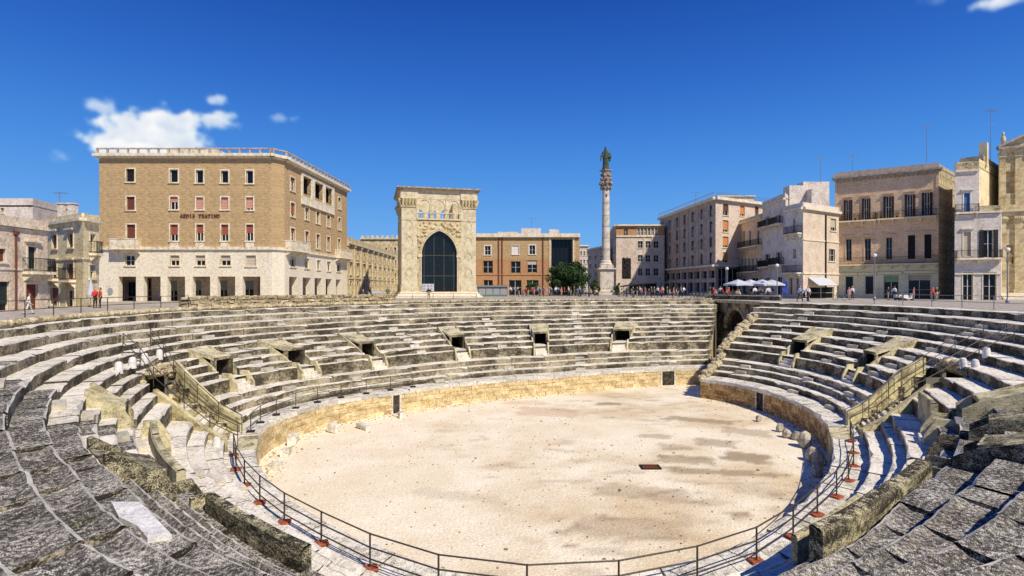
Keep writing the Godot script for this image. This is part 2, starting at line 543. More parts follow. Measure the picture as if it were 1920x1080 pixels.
func make_gaps():
	for v in vomitories():
		gaps.append({"k0": 5, "k1": 7, "a0": v.th - v.hw, "a1": v.th - v.hw, "b0": v.th + v.hw, "b1": v.th + v.hw})
		gaps.append({"k0": 4, "k1": 4, "a0": v.th - v.hw * 0.85, "a1": v.th - v.hw * 0.85, "b0": v.th + v.hw * 0.85, "b1": v.th + v.hw * 0.85})
	# the two broad stairs that cross the bowl
	gaps.append({"k0": 0, "k1": 6, "a0": 189.6, "a1": 179.5, "b0": 200.5, "b1": 190.0})
	gaps.append({"k0": 0, "k1": 6, "a0": 345.5, "a1": 352.5, "b0": 355.5, "b1": 362.5})
	# doors of the podium
	gaps.append({"k0": 0, "k1": 0, "a0": 138.9, "a1": 138.9, "b0": 141.6, "b1": 141.6, "door": true})
	gaps.append({"k0": 0, "k1": 0, "a0": 59.3, "a1": 59.3, "b0": 61.7, "b1": 61.7, "door": true})
	gaps.append({"k0": 0, "k1": 0, "a0": 391.6, "a1": 391.6, "b0": 394.2, "b1": 394.2, "door": true})

func vomitories() -> Array:
	return [
		{"th": 71.9, "hw": 1.75, "who": "on the far bank, right of the column foot"},
		{"th": 90.0, "hw": 1.85, "who": "on the far bank below the round green tree"},
		{"th": 112.0, "hw": 2.1, "who": "on the far bank, below the pointed arch hall"},
		{"th": 137.5, "hw": 2.2, "who": "below the gap between arch hall and brick palace"},
		{"th": 155.5, "hw": 2.1, "who": "below the right end of the brick palace"},
		{"th": 171.0, "hw": 2.1, "who": "just beyond the stair with the tall yellow wall"},
		{"th": 211.5, "hw": 2.0, "who": "on this side of the stair with the white stubs"},
		{"th": 237.0, "hw": 2.1, "who": "dark with lichen and painted shade, beside the bright white slab"},
		{"th": 394.6, "hw": 1.75, "who": "next to the ragged end of the right bank"},
		{"th": 376.2, "hw": 1.85, "who": "on the right bank below the shop house"},
		{"th": 329.0, "hw": 2.1, "who": "on this side of the right hand stair, seen from above"},
		{"th": 315.5, "hw": 1.9, "who": "behind the yellow and black parapets of the right rows"},
		{"th": 304.0, "hw": 2.3, "who": "black with lichen and painted shade, in the near right rows"},
	]

func gap_at(g: Dictionary, k: float, th: float) -> Vector2:
	var u := tk(k, th) / tk(8, th)
	return Vector2(lerpf(g.a0, g.a1, u), lerpf(g.b0, g.b1, u))

func spans(k: int, a: float, b: float) -> Array:
	var out := [Vector2(a, b)]
	for g in gaps:
		if k < g.k0 or k > g.k1 or g.has("door"):
			continue
		var q := gap_at(g, k + (0.5 if k > 0 else 0.0), g.a0)
		var nxt := []
		for s in out:
			if q.y <= s.x or q.x >= s.y:
				nxt.append(s)
			else:
				if q.x - s.x > 0.3:
					nxt.append(Vector2(s.x, q.x))
				if s.y - q.y > 0.3:
					nxt.append(Vector2(q.y, s.y))
		out = nxt
	return out

var wear := FastNoiseLite.new()

func make_stands():
	make_gaps()
	wear.seed = 17
	wear.frequency = 0.9
	wear.fractal_octaves = 3
	stand("seating_bank", "far curved bank of weathered stone seats below the column and the tree", 54.8, 60.3, 112.0, 112.0, false)
	stand("seating_bank", "curved bank of stone seats below the brick palace and arch hall", 112.0, 112.0, 180.0, 180.0, false)
	stand("seating_bank", "curved bank of stone seats below the two old houses, running into painted shade", 180.0, 180.0, 244.0, 244.0, false)
	stand("seating_bank", "near bank of seats thick with black lichen and painted shade", 244.0, 244.0, 318.0, 318.0, true)
	stand("seating_bank", "right hand bank of stone seats with dark risers and a ragged cut end", 318.0, 318.0, 409.3, 410.6, true)

func stand(called: String, label: String, a0: float, a1: float, b0: float, b1: float, right: bool):
	var root := thing(called, label, "seating")
	var core := G.new()
	for k in 14:
		if right and k == 13:
			continue
		var u := float(k) / 13.0
		var row := Node3D.new()
		row.name = "podium_walk" if k == 0 else ("walk_edge" if k == 4 else "seat_row")
		root.add_child(row, true)
		for s in spans(k, lerpf(a0, a1, u), lerpf(b0, b1, u)):
			seat_run(row, core, k, s.x, s.y, right)
		if row.get_child_count() == 0:
			row.free()
	obj("rubble_core", core, M.core, root)
	# small flights of half steps that climb the rows
	for th in [65.0, 81.0, 100.5, 124.0, 147.0, 163.5, 219.0, 369.5, 385.0, 402.0]:
		if th < maxf(a0, a1) or th > minf(b0, b1):
			continue
		for k in range(1, 13):
			if k == 4 or (right and k == 12):
				continue
			if rng.randf() < 0.2:
				continue
			var h: float = th + (k - 6) * (0.22 if th < 180.0 else -0.22)
			var y := ky(k, h)
			var lo := ky(k - 1, h)
			var o := out_dir(h)
			var u := o.cross(Vector3.UP)
			var g := G.new()
			g.col = Color(1.0, 0.99, 0.95) * rng.randf_range(0.55, 0.9)
			var hh := (y - lo) * 0.5
			stone_box(g, ring(k, h, lo + hh * 0.5) - o * 0.16, u * 0.42, Vector3.UP * (hh * 0.5), o * 0.2, 0.02)
			obj("half_step", g, M.tread, root)

func tread_out(k: int, th: float) -> float:
	# outer end of the tread of row k
	if k == 13:
		return 1.06
	if k == 12 and th > 285.0:
		return 0.985
	return tk(k + 1, th)

func seat_run(row: Node3D, core: G, k: int, a: float, b: float, right: bool):
	var mid := (a + b) * 0.5
	var r := spline(R0, mid) + tk(k, mid) * spline(WD, mid)
	var len := deg_to_rad(b - a) * r
	var nb := maxi(1, int(round(len / (1.75 if k > 0 else 1.5))))
	var cuts := [a]
	for i in range(1, nb):
		cuts.append(lerpf(a, b, (i + rng.randf_range(-0.28, 0.28)) / nb))
	cuts.append(b)
	for i in nb:
		var q0: float = cuts[i]
		var q1: float = cuts[i + 1]
		var c := ring(k, (q0 + q1) * 0.5, ky(k, (q0 + q1) * 0.5))
		var n := maxi(2, int(ceil(deg_to_rad(q1 - q0) * r / 0.9)))
		# the bedding behind and below the blocks
		for j in n:
			var h0 := lerpf(q0, q1, float(j) / n)
			var h1 := lerpf(q0, q1, float(j + 1) / n)
			var yb0 := (ky(k - 1, h0) if k > 0 else FLOOR_Y) - 0.1
			var yb1 := (ky(k - 1, h1) if k > 0 else FLOOR_Y) - 0.1
			var y0 := ky(k, h0) - 0.16
			var y1 := ky(k, h1) - 0.16
			var e0 := out_dir(h0) * 0.05
			var e1 := out_dir(h1) * 0.05
			core.quad(ring(k, h0, yb0) + e0, ring(k, h1, yb1) + e1, ring(k, h1, y1) + e1, ring(k, h0, y0) + e0)
			core.quad(ring(k, h0, y0) + e0, ring(k, h1, y1) + e1, spot(tread_out(k, h1), h1, y1) + e1 * 3.0, spot(tread_out(k, h0), h0, y0) + e0 * 3.0)
		if not in_view(c, 420.0) and not in_view(ring(k, q0, c.y), 420.0) and not in_view(ring(k, q1, c.y), 420.0):
			continue
		seat_block(row, k, q0, q1, n)

func seat_block(row: Node3D, k: int, q0: float, q1: float, n: int):
	var mid := (q0 + q1) * 0.5
	var face := G.new()
	var top := G.new()
	var edge := G.new()
	edge.col = Color.WHITE * rng.randf_range(0.62, 1.0)
	var cp := ring(k, mid, 0.0)
	var dist := Vector2(cp.x, cp.z).length()
	var near := dist < 17.0
	var tone := rng.randf_range(0.62, 1.08)
	var warm := rng.randf_range(-0.03, 0.04)
	var fc := Color(tone + warm, tone, tone - warm)
	if rng.randf() < 0.1:
		fc = Color(1.12, 1.1, 1.04)
	face.col = fc
	var tt := rng.randf_range(0.9, 1.08)
	top.col = Color(tt + 0.01, tt, tt - 0.015)
	var dy := rng.randf_range(-0.028, 0.022)
	var push := rng.randf_range(-0.035, 0.035)
	if k > 0 and dist > 24.0 and rng.randf() < 0.04:
		dy -= rng.randf_range(0.03, 0.09)
	var joint := rad_to_deg(0.011 / dist * 1.0 + 0.007 / 20.0)
	var chip_at := rng.randi_range(0, n) if rng.randf() < 0.42 else -1
	var m := 5 if near else 1
	var cols := []
	if near:
		n = n * 3
	for j in n + 1:
		var th := lerpf(q0 + joint, q1 - joint, float(j) / n)
		var y := ky(k, th) + dy + 0.03 * wear.get_noise_2d(th * 1.3, k * 11.0)
		var yb := (ky(k - 1, th) - 0.08 if k > 0 else ky(0, th) - 0.30)
		var o := out_dir(th)
		var w := wear.get_noise_2d(th * 14.0, k * 7.0)
		var bev := (0.045 if near else 0.028) + 0.07 * absf(w)
		var drop := 0.025 + 0.03 * absf(wear.get_noise_2d(th * 9.0, k * 3.0 + 50.0))
		if chip_at == j and not near:
			bev += rng.randf_range(0.08, 0.22)
			drop += rng.randf_range(0.04, 0.14)
		var f := ring(k, th, 0.0) + o * (push + 0.02 * w)
		var lst := [f + Vector3.UP * yb]
		lst.append(f + Vector3.UP * (y - drop))
		lst.append(f + o * bev + Vector3.UP * y)
		var bk := spot(tread_out(k, th), th, 0.0) + o * 0.09
		for s in range(1, m + 1):
			var p: Vector3 = (f + o * bev).lerp(bk, float(s) / m)
			var yy := y
			if near:
				yy += -0.075 * sin(PI * pow(float(s) / m, 0.7)) + 0.022 * wear.get_noise_2d(p.x * 2.1, p.z * 2.1) + 0.012 * wear.get_noise_2d(p.x * 7.0, p.z * 7.0)
			lst.append(p + Vector3.UP * yy)
		cols.append(lst)
	for j in n:
		var A: Array = cols[j]
		var B: Array = cols[j + 1]
		face.quad(A[0], B[0], B[1], A[1])
		edge.quad(A[1], B[1], B[2], A[2])
		for s in range(2, A.size() - 1):
			top.quad(A[s], B[s], B[s + 1], A[s + 1])
	for e in [0, n]:
		var A: Array = cols[e]
		var lo: Vector3 = A[A.size() - 1]
		lo.y = A[0].y
		face.quad(A[0], A[1], A[A.size() - 1], lo)
	if k == 4 and not near:
		face.c.fill(fc)
	var shady := mid > 212.0 + 26.0 * rng.randf() and mid < 330.0  # near rows get the darker cover that imitates open shade
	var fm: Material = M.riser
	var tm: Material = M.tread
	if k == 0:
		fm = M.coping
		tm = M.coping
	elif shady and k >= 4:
		fm = M.riser_lichen_shade
		tm = M.tread_lichen_shade
	elif (near and mid > 215.0) or (mid > 202.0 + 34.0 * rng.randf() and mid < 250.0 and k >= 9):  # ragged border of the painted shade
		tm = M.tread_lichen_shade if k >= 4 else M.tread
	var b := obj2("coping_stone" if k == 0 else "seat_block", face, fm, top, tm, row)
	edge.mesh(M.tread if tm == M.tread_lichen_shade else tm, b.mesh)

# ------------------------------------------------------------------ ground of the square and of the arena
func rim_t(th: float) -> float:
	return lerpf(1.05, 0.975, smooth(262.0, 296.0, th))

func make_ground():
	var g := G.new()
	var st := []
	var th := 60.5
	while th < 410.0:
		st.append(spot(rim_t(th), th, 0.0))
		th += 2.0
	st.append(spot(rim_t(410.4), 410.4, 0.0))
	st.append(st[0])
	var c := Vector3(CX, 0, -CZ)
	for i in st.size() - 1:
		var a: Vector3 = st[i]
		var b: Vector3 = st[i + 1]
		var da := (a - c).normalized()
		var db := (b - c).normalized()
		var last_a := a
		var last_b := b
		for d in [90.0, 250.0, 3000.0]:
			var na: Vector3 = c + da * d
			var nb: Vector3 = c + db * d
			g.quad(last_a, last_b, nb, na)
			last_a = na
			last_b = nb
	setting(obj("square_paving", g, M.paving))

func make_arena():
	var g := G.new()
	var nz := FastNoiseLite.new()
	nz.seed = 23
	nz.frequency = 0.16
	nz.fractal_octaves = 5
	var nf := FastNoiseLite.new()
	nf.seed = 29
	nf.frequency = 0.9
	nf.fractal_octaves = 3
	# stained or freshly filled patches of the earth floor: centre, half size, turn, strength, tint
	var marks := []
	for m in [[1400, 858, 1.3, 1.0, 0.5, 0.62, 0], [1285, 862, 1.5, 0.7, 0.2, 0.45, 0], [1345, 831, 1.2, 0.9, 0.4, 0.42, 0], [1262, 838, 0.9, 0.7, 0.1, 0.3, 0], [1310, 788, 2.6, 0.7, 0.35, 0.5, 0], [1400, 810, 1.6, 0.9, 0.5, 0.35, 0], [1340, 885, 2.9, 0.45, 0.15, 0.5, 0], [1030, 773, 2.4, 1.5, 0.2, 0.5, 1], [985, 755, 1.8, 0.8, 0.1, 0.4, 1], [1140, 757, 0.9, 0.6, 0.0, 0.65, 0], [1228, 818, 1.0, 0.5, 0.2, 0.35, 0], [1385, 965, 0.5, 0.25, 0.0, 0.4, 0], [1060, 1022, 0.35, 0.16, 0.3, 0.5, 0], [1210, 925, 2.4, 0.9, 0.3, 0.3, 0], [1180, 990, 2.6, 1.0, 0.1, 0.28, 0], [700, 850, 3.0, 1.0, 0.1, 0.12, 1], [860, 930, 2.2, 0.5, 0.3, 0.16, 0], [1450, 925, 2.0, 0.8, 0.5, 0.2, 0]]:
		var z: float = FOCAL * 9.5 / (m[1] - 537.0)
		marks.append({"p": Vector2((m[0] - 960.0) / FOCAL * z, z), "s": Vector2(m[2], m[3]), "a": m[4], "k": m[5], "w": m[6]})
	var step := 0.3
	var col_at := func(x: float, z: float) -> Color:
		var v := nz.get_noise_2d(x, z)
		var rgt := smooth(0.0, 0.35, nz.get_noise_2d(x * 0.35 + 40.0, z * 0.35) + (0.14 if x > 2.0 + 9.0 * v else -0.08))
		var c := Color(0.97, 0.95, 0.89).lerp(Color(0.78, 0.70, 0.56), clampf(0.12 + 0.5 * rgt + 1.3 * v * (0.35 + 0.65 * rgt), 0.0, 1.0))
		var d := 0.0
		var wine := 0.0
		for m in marks:
			var q: Vector2 = (Vector2(x, z) - m.p).rotated(m.a)
			var e: float = maxf(absf(q.x) / m.s.x, absf(q.y) / m.s.y) + 0.4 * nf.get_noise_2d(x, z)
			var kk: float = minf(m.k * 1.5, 0.85) * (1.0 - smooth(0.8, 1.1, e))
			if m.w == 1:
				wine = maxf(wine, kk)
			else:
				d = maxf(d, kk)
		d += 0.4 * smooth(0.12, 0.45, nf.get_noise_2d(x * 0.4 + 90.0, z * 0.9)) * rgt
		c = c.lerp(Color(0.38, 0.31, 0.24), clampf(d, 0.0, 0.85))
		return c.lerp(Color(0.62, 0.42, 0.3), wine * 0.6)
	var seen := {}
	var pit0 := Vector2(-16.0 + 0.3 * 76, 13.0 + 0.3 * 55)
	var pit1 := pit0 + Vector2(0.9, 0.6)
	var x := -16.0
	while x < 32.0:
		var z := 13.0
		while z < 64.0:
			var p := Vector2(x + step * 0.5 - CX, z + step * 0.5 - CZ)
			var th := rad_to_deg(p.angle())
			if th < 50.0:
				th += 360.0
			if x > pit0.x - 0.01 and x < pit1.x - 0.01 and z > pit0.y - 0.01 and z < pit1.y - 0.01:
				z += step
				continue
			if p.length() < spline(R0, clampf(th, 50.0, 413.0)) + 1.2 or (x > 14.0 and z > 46.0):
				var cs := []
				var ps := []
				for o in [[0, 0], [1, 0], [1, 1], [0, 1]]:
					var xx: float = x + o[0] * step
					var zz: float = z + o[1] * step
					var key := Vector2i(roundi(xx / step), roundi(zz / step))
					if not seen.has(key):
						seen[key] = col_at.call(xx, zz)
					cs.append(seen[key])
					ps.append(Vector3(xx, FLOOR_Y + 0.02 * nz.get_noise_2d(xx * 3.0, zz * 3.0), -zz))
				for t in [[0, 2, 1], [0, 3, 2]]:
					for i in t:
						g.v.append(ps[i]); g.n.append(Vector3.UP); g.c.append(cs[i])
			z += step
		x += step
	setting(obj("arena_ground", g, M.sand))
	var mm := MultiMesh.new()
	mm.transform_format = MultiMesh.TRANSFORM_3D
	mm.use_colors = true
	mm.mesh = rock_shape(12, Vector3(0.05, 0.03, 0.05)).mesh(M.rubble)
	var r := RandomNumberGenerator.new()
	r.seed = 61
	var list := []
	for i in 2600:
		var th := r.randf_range(56.0, 408.0)
		var q := spline(R0, th) - 0.15 - absf(r.randfn()) * (0.5 if i % 3 else 9.0)
		var a := deg_to_rad(th)
		if q > 0.5:
			list.append(Transform3D(Basis.from_euler(Vector3(0, r.randf() * TAU, 0)).scaled(Vector3.ONE * r.randf_range(0.3, 1.4) * (0.8 if r.randf() < 0.95 else 1.5)), Vector3(CX + q * cos(a), FLOOR_Y + 0.015, -(CZ + q * sin(a)))))
	mm.instance_count = list.size()
	for i in list.size():
		mm.set_instance_transform(i, list[i])
		var k := r.randf_range(0.6, 1.1)
		mm.set_instance_color(i, Color(k, k * 0.97, k * 0.9))
	var mi := MultiMeshInstance3D.new()
	mi.multimesh = mm
	mi.name = numbered("arena_gravel")
	add_child(mi)
	tag(mi, "small pebbles scattered on the sandy arena floor", "gravel")
	mi.set_meta("kind", "stuff")
	# grate over the drain
	var gc := (pit0 + pit1) * 0.5
	var t := thing("drain_grate", "dark rectangular drain grate set in the sandy arena floor", "grate", Vector3(gc.x, FLOOR_Y, -gc.y))
	var fr := G.new()
	for s in [-1, 1]:
		fr.box(Vector3(0, 0.02, s * 0.31), Vector3(1.04, 0.07, 0.08))
		fr.box(Vector3(s * 0.48, 0.02, 0), Vector3(0.08, 0.07, 0.54))
	obj("frame", fr, M.iron, t)
	var pit := G.new()
	for s in [-1.0, 1.0]:
		pit.quad(Vector3(-0.48, 0, s * 0.31), Vector3(0.48, 0, s * 0.31), Vector3(0.48, -0.9, s * 0.31), Vector3(-0.48, -0.9, s * 0.31))
		pit.quad(Vector3(s * 0.48, 0, -0.31), Vector3(s * 0.48, 0, 0.31), Vector3(s * 0.48, -0.9, 0.31), Vector3(s * 0.48, -0.9, -0.31))
	pit.quad(Vector3(-0.48, -0.9, -0.31), Vector3(0.48, -0.9, -0.31), Vector3(0.48, -0.9, 0.31), Vector3(-0.48, -0.9, 0.31))
	obj("pit_lining", pit, M.rubble, t)
	for i in 9:
		var b := G.new()
		b.box(Vector3(-0.36 + i * 0.09, 0.025, 0), Vector3(0.04, 0.04, 0.54))
		obj("bar", b, M.rust, t)

# ------------------------------------------------------------------ small entrances through the seats
func radial_wall(th: float, th_b: float, ka: float, kb: float, prof: Array, thick: float, side: float) -> G:
	# upright slab along a bearing between two rings; prof: list of [u along, y] round the outline
	var g := G.new()
	var a := ring(ka, th, 0.0)
	var b := ring(kb, th_b, 0.0)
	var d := (b - a).normalized()
	var nrm := d.cross(Vector3.UP) * side
	var poly := PackedVector3Array()
	for p in prof:
		poly.append(a.lerp(b, p[0]) + Vector3.UP * p[1])
	g.prism(poly, nrm * thick)
	return g

func make_entrances():
	for v in vomitories():
		var th: float = v.th
		var hw: float = v.hw
		var dark: bool = th > 228.0 and th < 320.0  # near entrances: shade painted in through the blackened lichen stone
		var wm: Material = M.parapet_lichen_shade if dark else M.parapet
		var y4 := ky(4, th)
		var y8 := ky(8, th)
		var y5 := ky(5, th)
		var t := thing("seat_entrance", "doorway in the stone seats " + v.who, "entrance", Vector3.ZERO, 0.0, "entrances cut into the seats")
		var lift := 0.55 if th > 200.0 and th < 340.0 else 0.2
		for s in [-1.0, 1.0]:
			var g := radial_wall(th + s * hw, th + s * hw, 5.2, 8.06, [[0.0, y4 - 0.05], [1.0, y4 - 0.05], [1.0, y8 + lift * 0.5], [0.93, y8 + lift * 0.5 + 0.03], [0.14, y5 + lift + 0.1], [0.0, y5 + lift - 0.25]], 0.14, -s)
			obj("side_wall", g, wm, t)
		# low door near the front of the slot, and the raked crown of its vault above
		var bw := G.new()
		var p0 := ring(5.75, th - hw, 0.0)
		var p1 := ring(5.75, th + hw, 0.0)
		var mid := (p0 + p1) * 0.5
		var along := (p1 - p0).normalized()
		var w := (p1 - p0).length()
		var dw := w * 0.5 - 0.2
		var dtop := y4 + 1.1
		var o := out_dir(th)
		for s in [-1.0, 1.0]:
			var half := (w * 0.5 - dw) * 0.5
			bw.obox(mid + along * s * (dw + half) + Vector3.UP * ((y4 + dtop) * 0.5), along * half, Vector3.UP * ((dtop - y4) * 0.5), o * 0.12)
		bw.obox(mid + Vector3.UP * (dtop + 0.08), along * w * 0.5, Vector3.UP * 0.08, o * 0.125)
		obj("door_frame", bw, M.riser, t)
		var cr := G.new()
		var e0 := ring(8.04, th - hw, y8 + 0.02)
		var e1 := ring(8.04, th + hw, y8 + 0.02)
		var f0 := p0 + Vector3.UP * (dtop + 0.15) - o * 0.1
		var f1 := p1 + Vector3.UP * (dtop + 0.15) - o * 0.1
		cr.prism(PackedVector3Array([f0, f1, e1, e0]), Vector3.DOWN * 0.16)
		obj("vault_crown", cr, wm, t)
		# the passage beyond: open only to the slot
		var tn := G.new()
		var L := 2.4
		var q := mid + o * 0.1
		for s in [-1.0, 1.0]:
			tn.quad(q + along * s * dw + Vector3.UP * y4, q + along * s * dw + Vector3.UP * dtop, q + along * s * dw + Vector3.UP * dtop + o * L, q + along * s * dw + Vector3.UP * y4 + o * L)
		tn.quad(q - along * dw + Vector3.UP * dtop, q + along * dw + Vector3.UP * dtop, q + along * dw + Vector3.UP * dtop + o * L, q - along * dw + Vector3.UP * dtop + o * L)
		tn.quad(q - along * dw + Vector3.UP * y4 + o * L, q + along * dw + Vector3.UP * y4 + o * L, q + along * dw + Vector3.UP * dtop + o * L, q - along * dw + Vector3.UP * dtop + o * L)
		obj("passage", tn, M.core, t)
		var fl := G.new()
		var n := 4
		for j in n:
			var h0 := lerpf(th - hw, th + hw, float(j) / n)
			var h1 := lerpf(th - hw, th + hw, float(j + 1) / n)
			var yf := y4 - 0.012
			fl.quad(ring(4.05, h0, yf), ring(4.05, h1, yf), ring(8.3, h1, yf), ring(8.3, h0, yf))
		obj("floor_slab", fl, M.tread_lichen_shade if dark else M.tread, t)
		# three steps down through the tall wall, between two cheeks
		var y3 := ky(3, th)
		var hs := hw * 0.85
		var a := ring(4, th - hs, 0.0)
		var b := ring(4, th + hs, 0.0)
		var c := (a + b) * 0.5
		var al := (b - a).normalized()
		var sw := (b - a).length()
		for i in 3:
			var st := G.new()
			var hh := (y4 - y3) * (3 - i) / 4.0
			st.obox(c - o * (0.30 * i - 0.35 + 0.15) + Vector3.UP * (y3 + hh * 0.5), al * (sw * 0.5 - 0.02), Vector3.UP * hh * 0.5, o * 0.17)
			st.col = Color(1.0, 1.0, 0.97) * rng.randf_range(0.85, 1.05)
			obj("step", st, M.tread, t)
		for s in [-1.0, 1.0]:
			var e: Vector3 = c + al * s * (sw * 0.5 + 0.02)
			var ck := G.new()
			var poly := PackedVector3Array([e + o * 0.5 + Vector3.UP * (y3 - 0.04), e + o * 0.5 + Vector3.UP * (y4 + 0.32), e - o * 0.05 + Vector3.UP * (y4 + 0.3), e - o * 0.46 + Vector3.UP * (y3 + 0.42), e - o * 0.5 + Vector3.UP * (y3 - 0.04)])
			ck.prism(poly, al * s * 0.15)
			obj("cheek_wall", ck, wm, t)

# ------------------------------------------------------------------ the two broad stairs
func make_main_stairs():
	main_stair(189.6, 179.5, 200.5, 190.0, "broad stair with a tall yellow wall and iron handrails below the old houses", 1.0)
	main_stair(355.5, 362.5, 345.5, 352.5, "broad stair with yellow walls and iron handrails crossing the right bank", -1.0)

func main_stair(fa0: float, fa1: float, na0: float, na1: float, label: String, s: float):
	# f: the far edge with the tall wall, n: the near edge; bearings at the podium and at ring 8
	var t := thing("bowl_stair", label, "staircase")
	var at_k := func(k: float, u: float, y: float) -> Vector3:
		var f: float = tk(k, fa0) / tk(8, fa0)
		return ring(k, lerpf(lerpf(fa0, fa1, f), lerpf(na0, na1, f), u), y)
	var y0 := ky(0, fa0)
	var y4 := ky(4, fa0)
	# passage floor from the vault out to the head of the steps
	var kk := [7.2, 5.2, 4.4, 4.0, 3.6, 3.2, 2.8, 2.3, 1.9, 1.5, 1.1, 0.7]
	for i in kk.size() - 1:
		var y := lerpf(y4 - 0.85, y0 - 0.1, maxf(0.0, (i - 1.0)) / (kk.size() - 3.0)) if i > 0 else y4 - 0.85
		var g := G.new()
		g.col = Color(1, 1, 0.96) * rng.randf_range(0.86, 1.04)
		var A: Vector3 = at_k.call(kk[i], 0.0, y)
		var B: Vector3 = at_k.call(kk[i], 1.0, y)
		var C: Vector3 = at_k.call(kk[i + 1], 1.0, y)
		var D: Vector3 = at_k.call(kk[i + 1], 0.0, y)
		g.prism(PackedVector3Array([A, B, C, D]), Vector3.DOWN * 0.5)
		obj("step" if i > 0 else "passage_floor", g, M.tread if i % 3 else M.rubble, t)
	# landing on the podium
	var ld := G.new()
	ld.prism(PackedVector3Array([at_k.call(0.7, 0.0, y0 - 0.06), at_k.call(0.7, 1.0, y0 - 0.06), at_k.call(0.0, 1.0, y0 - 0.06), at_k.call(0.0, 0.0, y0 - 0.06)]), Vector3.DOWN * 1.7)
	obj("landing", ld, M.parapet, t)
	# tall far wall built of four big panels, then the near wall, lower
	var cuts := [0.75, 2.2, 3.6, 5.0, 6.3]
	for i in 4:
		var ka: float = cuts[i]
		var kb: float = cuts[i + 1]
		var ta := _seat_line(ka, fa0)
		var tb := _seat_line(kb, fa0)
		var A: Vector3 = at_k.call(ka, -0.004, 0.0)
		var B: Vector3 = at_k.call(kb, -0.004, 0.0)
		var g := G.new()
		g.col = Color(1.05, 1.03, 0.92) * rng.randf_range(0.94, 1.08)
		var e := (B - A).normalized() * 0.012
		A += e
		B -= e
		var lo := y0 - 0.2
		g.prism(PackedVector3Array([A + Vector3.UP * lo, B + Vector3.UP * lo, B + Vector3.UP * (tb + 0.42), A + Vector3.UP * (ta + 0.42)]), (B - A).cross(Vector3.UP).normalized() * 0.26 * s)
		obj("wall_panel", g, M.parapet, t)
	var cn := [0.9, 2.4, 4.0, 5.2]
	for i in 3:
		var ka: float = cn[i]
		var kb: float = cn[i + 1]
		var A: Vector3 = at_k.call(ka, 1.004, 0.0)
		var B: Vector3 = at_k.call(kb, 1.004, 0.0)
		var g := G.new()
		g.col = Color(1.02, 1.0, 0.92) * rng.randf_range(0.92, 1.05)
		var lo := y0 - 0.2
		g.prism(PackedVector3Array([A + Vector3.UP * lo, B + Vector3.UP * lo, B + Vector3.UP * (_seat_line(kb, na0) + 0.12), A + Vector3.UP * (_seat_line(ka, na0) + 0.12)]), (B - A).cross(Vector3.UP).normalized() * -0.24 * s)
		obj("low_wall_panel", g, M.parapet, t)
	# ruined vault at the back: jambs and lintel of rough stones round a black passage
	var yt := ky(7, fa0)
	var dk := G.new()
	var bA: Vector3 = at_k.call(7.05, 0.0, 0.0)
	var bB: Vector3 = at_k.call(7.05, 1.0, 0.0)
	var o := out_dir((fa1 + na1) * 0.5)
	var yb := y4 - 0.9
	for q in [[bA.lerp(bB, 0.22), bA.lerp(bB, 0.22) + o * 4.0], [bA.lerp(bB, 0.78), bA.lerp(bB, 0.78) + o * 4.0], [bA.lerp(bB, 0.22) + o * 4.0, bA.lerp(bB, 0.78) + o * 4.0]]:
		dk.quad(q[0] + Vector3.UP * yb, q[1] + Vector3.UP * yb, q[1] + Vector3.UP * (yt - 0.25), q[0] + Vector3.UP * (yt - 0.25))
	dk.quad(bA.lerp(bB, 0.22) + Vector3.UP * (yt - 0.25), bA.lerp(bB, 0.78) + Vector3.UP * (yt - 0.25), bA.lerp(bB, 0.78) + o * 4.0 + Vector3.UP * (yt - 0.25), bA.lerp(bB, 0.22) + o * 4.0 + Vector3.UP * (yt - 0.25))
	obj("vault", dk, M.core, t)
	for i in 46:
		var u := rng.randf()
		var yy := rng.randf_range(yb, yt + 0.1)
		if u > 0.2 and u < 0.8:
			yy = rng.randf_range(yt - 0.3, yt + 0.12)
		var sz := rng.randf_range(0.14, 0.32)
		var g := rock_shape(i * 7 + int(fa0), Vector3(sz, sz * 0.7, sz))
		g.col = Color(1, 1, 1) * rng.randf_range(0.7, 1.1)
		var p := bA.lerp(bB, u) + Vector3.UP * yy - o * rng.randf_range(0.0, 0.25)
		var m := obj("vault_stone", g, M.rubble, t)
		m.position = p
		m.rotation.y = rng.randf() * TAU
	# handrails: two iron rails with posts on each side
	for u in [0.1, 0.82]:
		var lines := [[], []]
		for k in [0.6, 2.0, 3.6, 4.6, 6.0, 7.6, 9.2]:
			var base: float = maxf(_seat_line(k, fa0) - 0.3, y0 - 0.1) if k < 7.0 else _seat_line(k, fa0)
			var p: Vector3 = at_k.call(k, u, base)
			var po := G.new()
			po.tube(p, p + Vector3.UP * 1.05, 0.022, 0.022, 6)
			obj("rail_post", po, M.steel, t)
			lines[0].append(p + Vector3.UP * 1.04)
			lines[1].append(p + Vector3.UP * 0.55)
		for l in lines:
			var rl := G.new()
			rl.path(l, 0.022)
			obj("handrail", rl, M.steel, t)

func _seat_line(k: float, th: float) -> float:
	var i := clampi(int(floor(k)), 0, 12)
	return lerpf(ky(i, th), ky(i + 1, th), k - i)

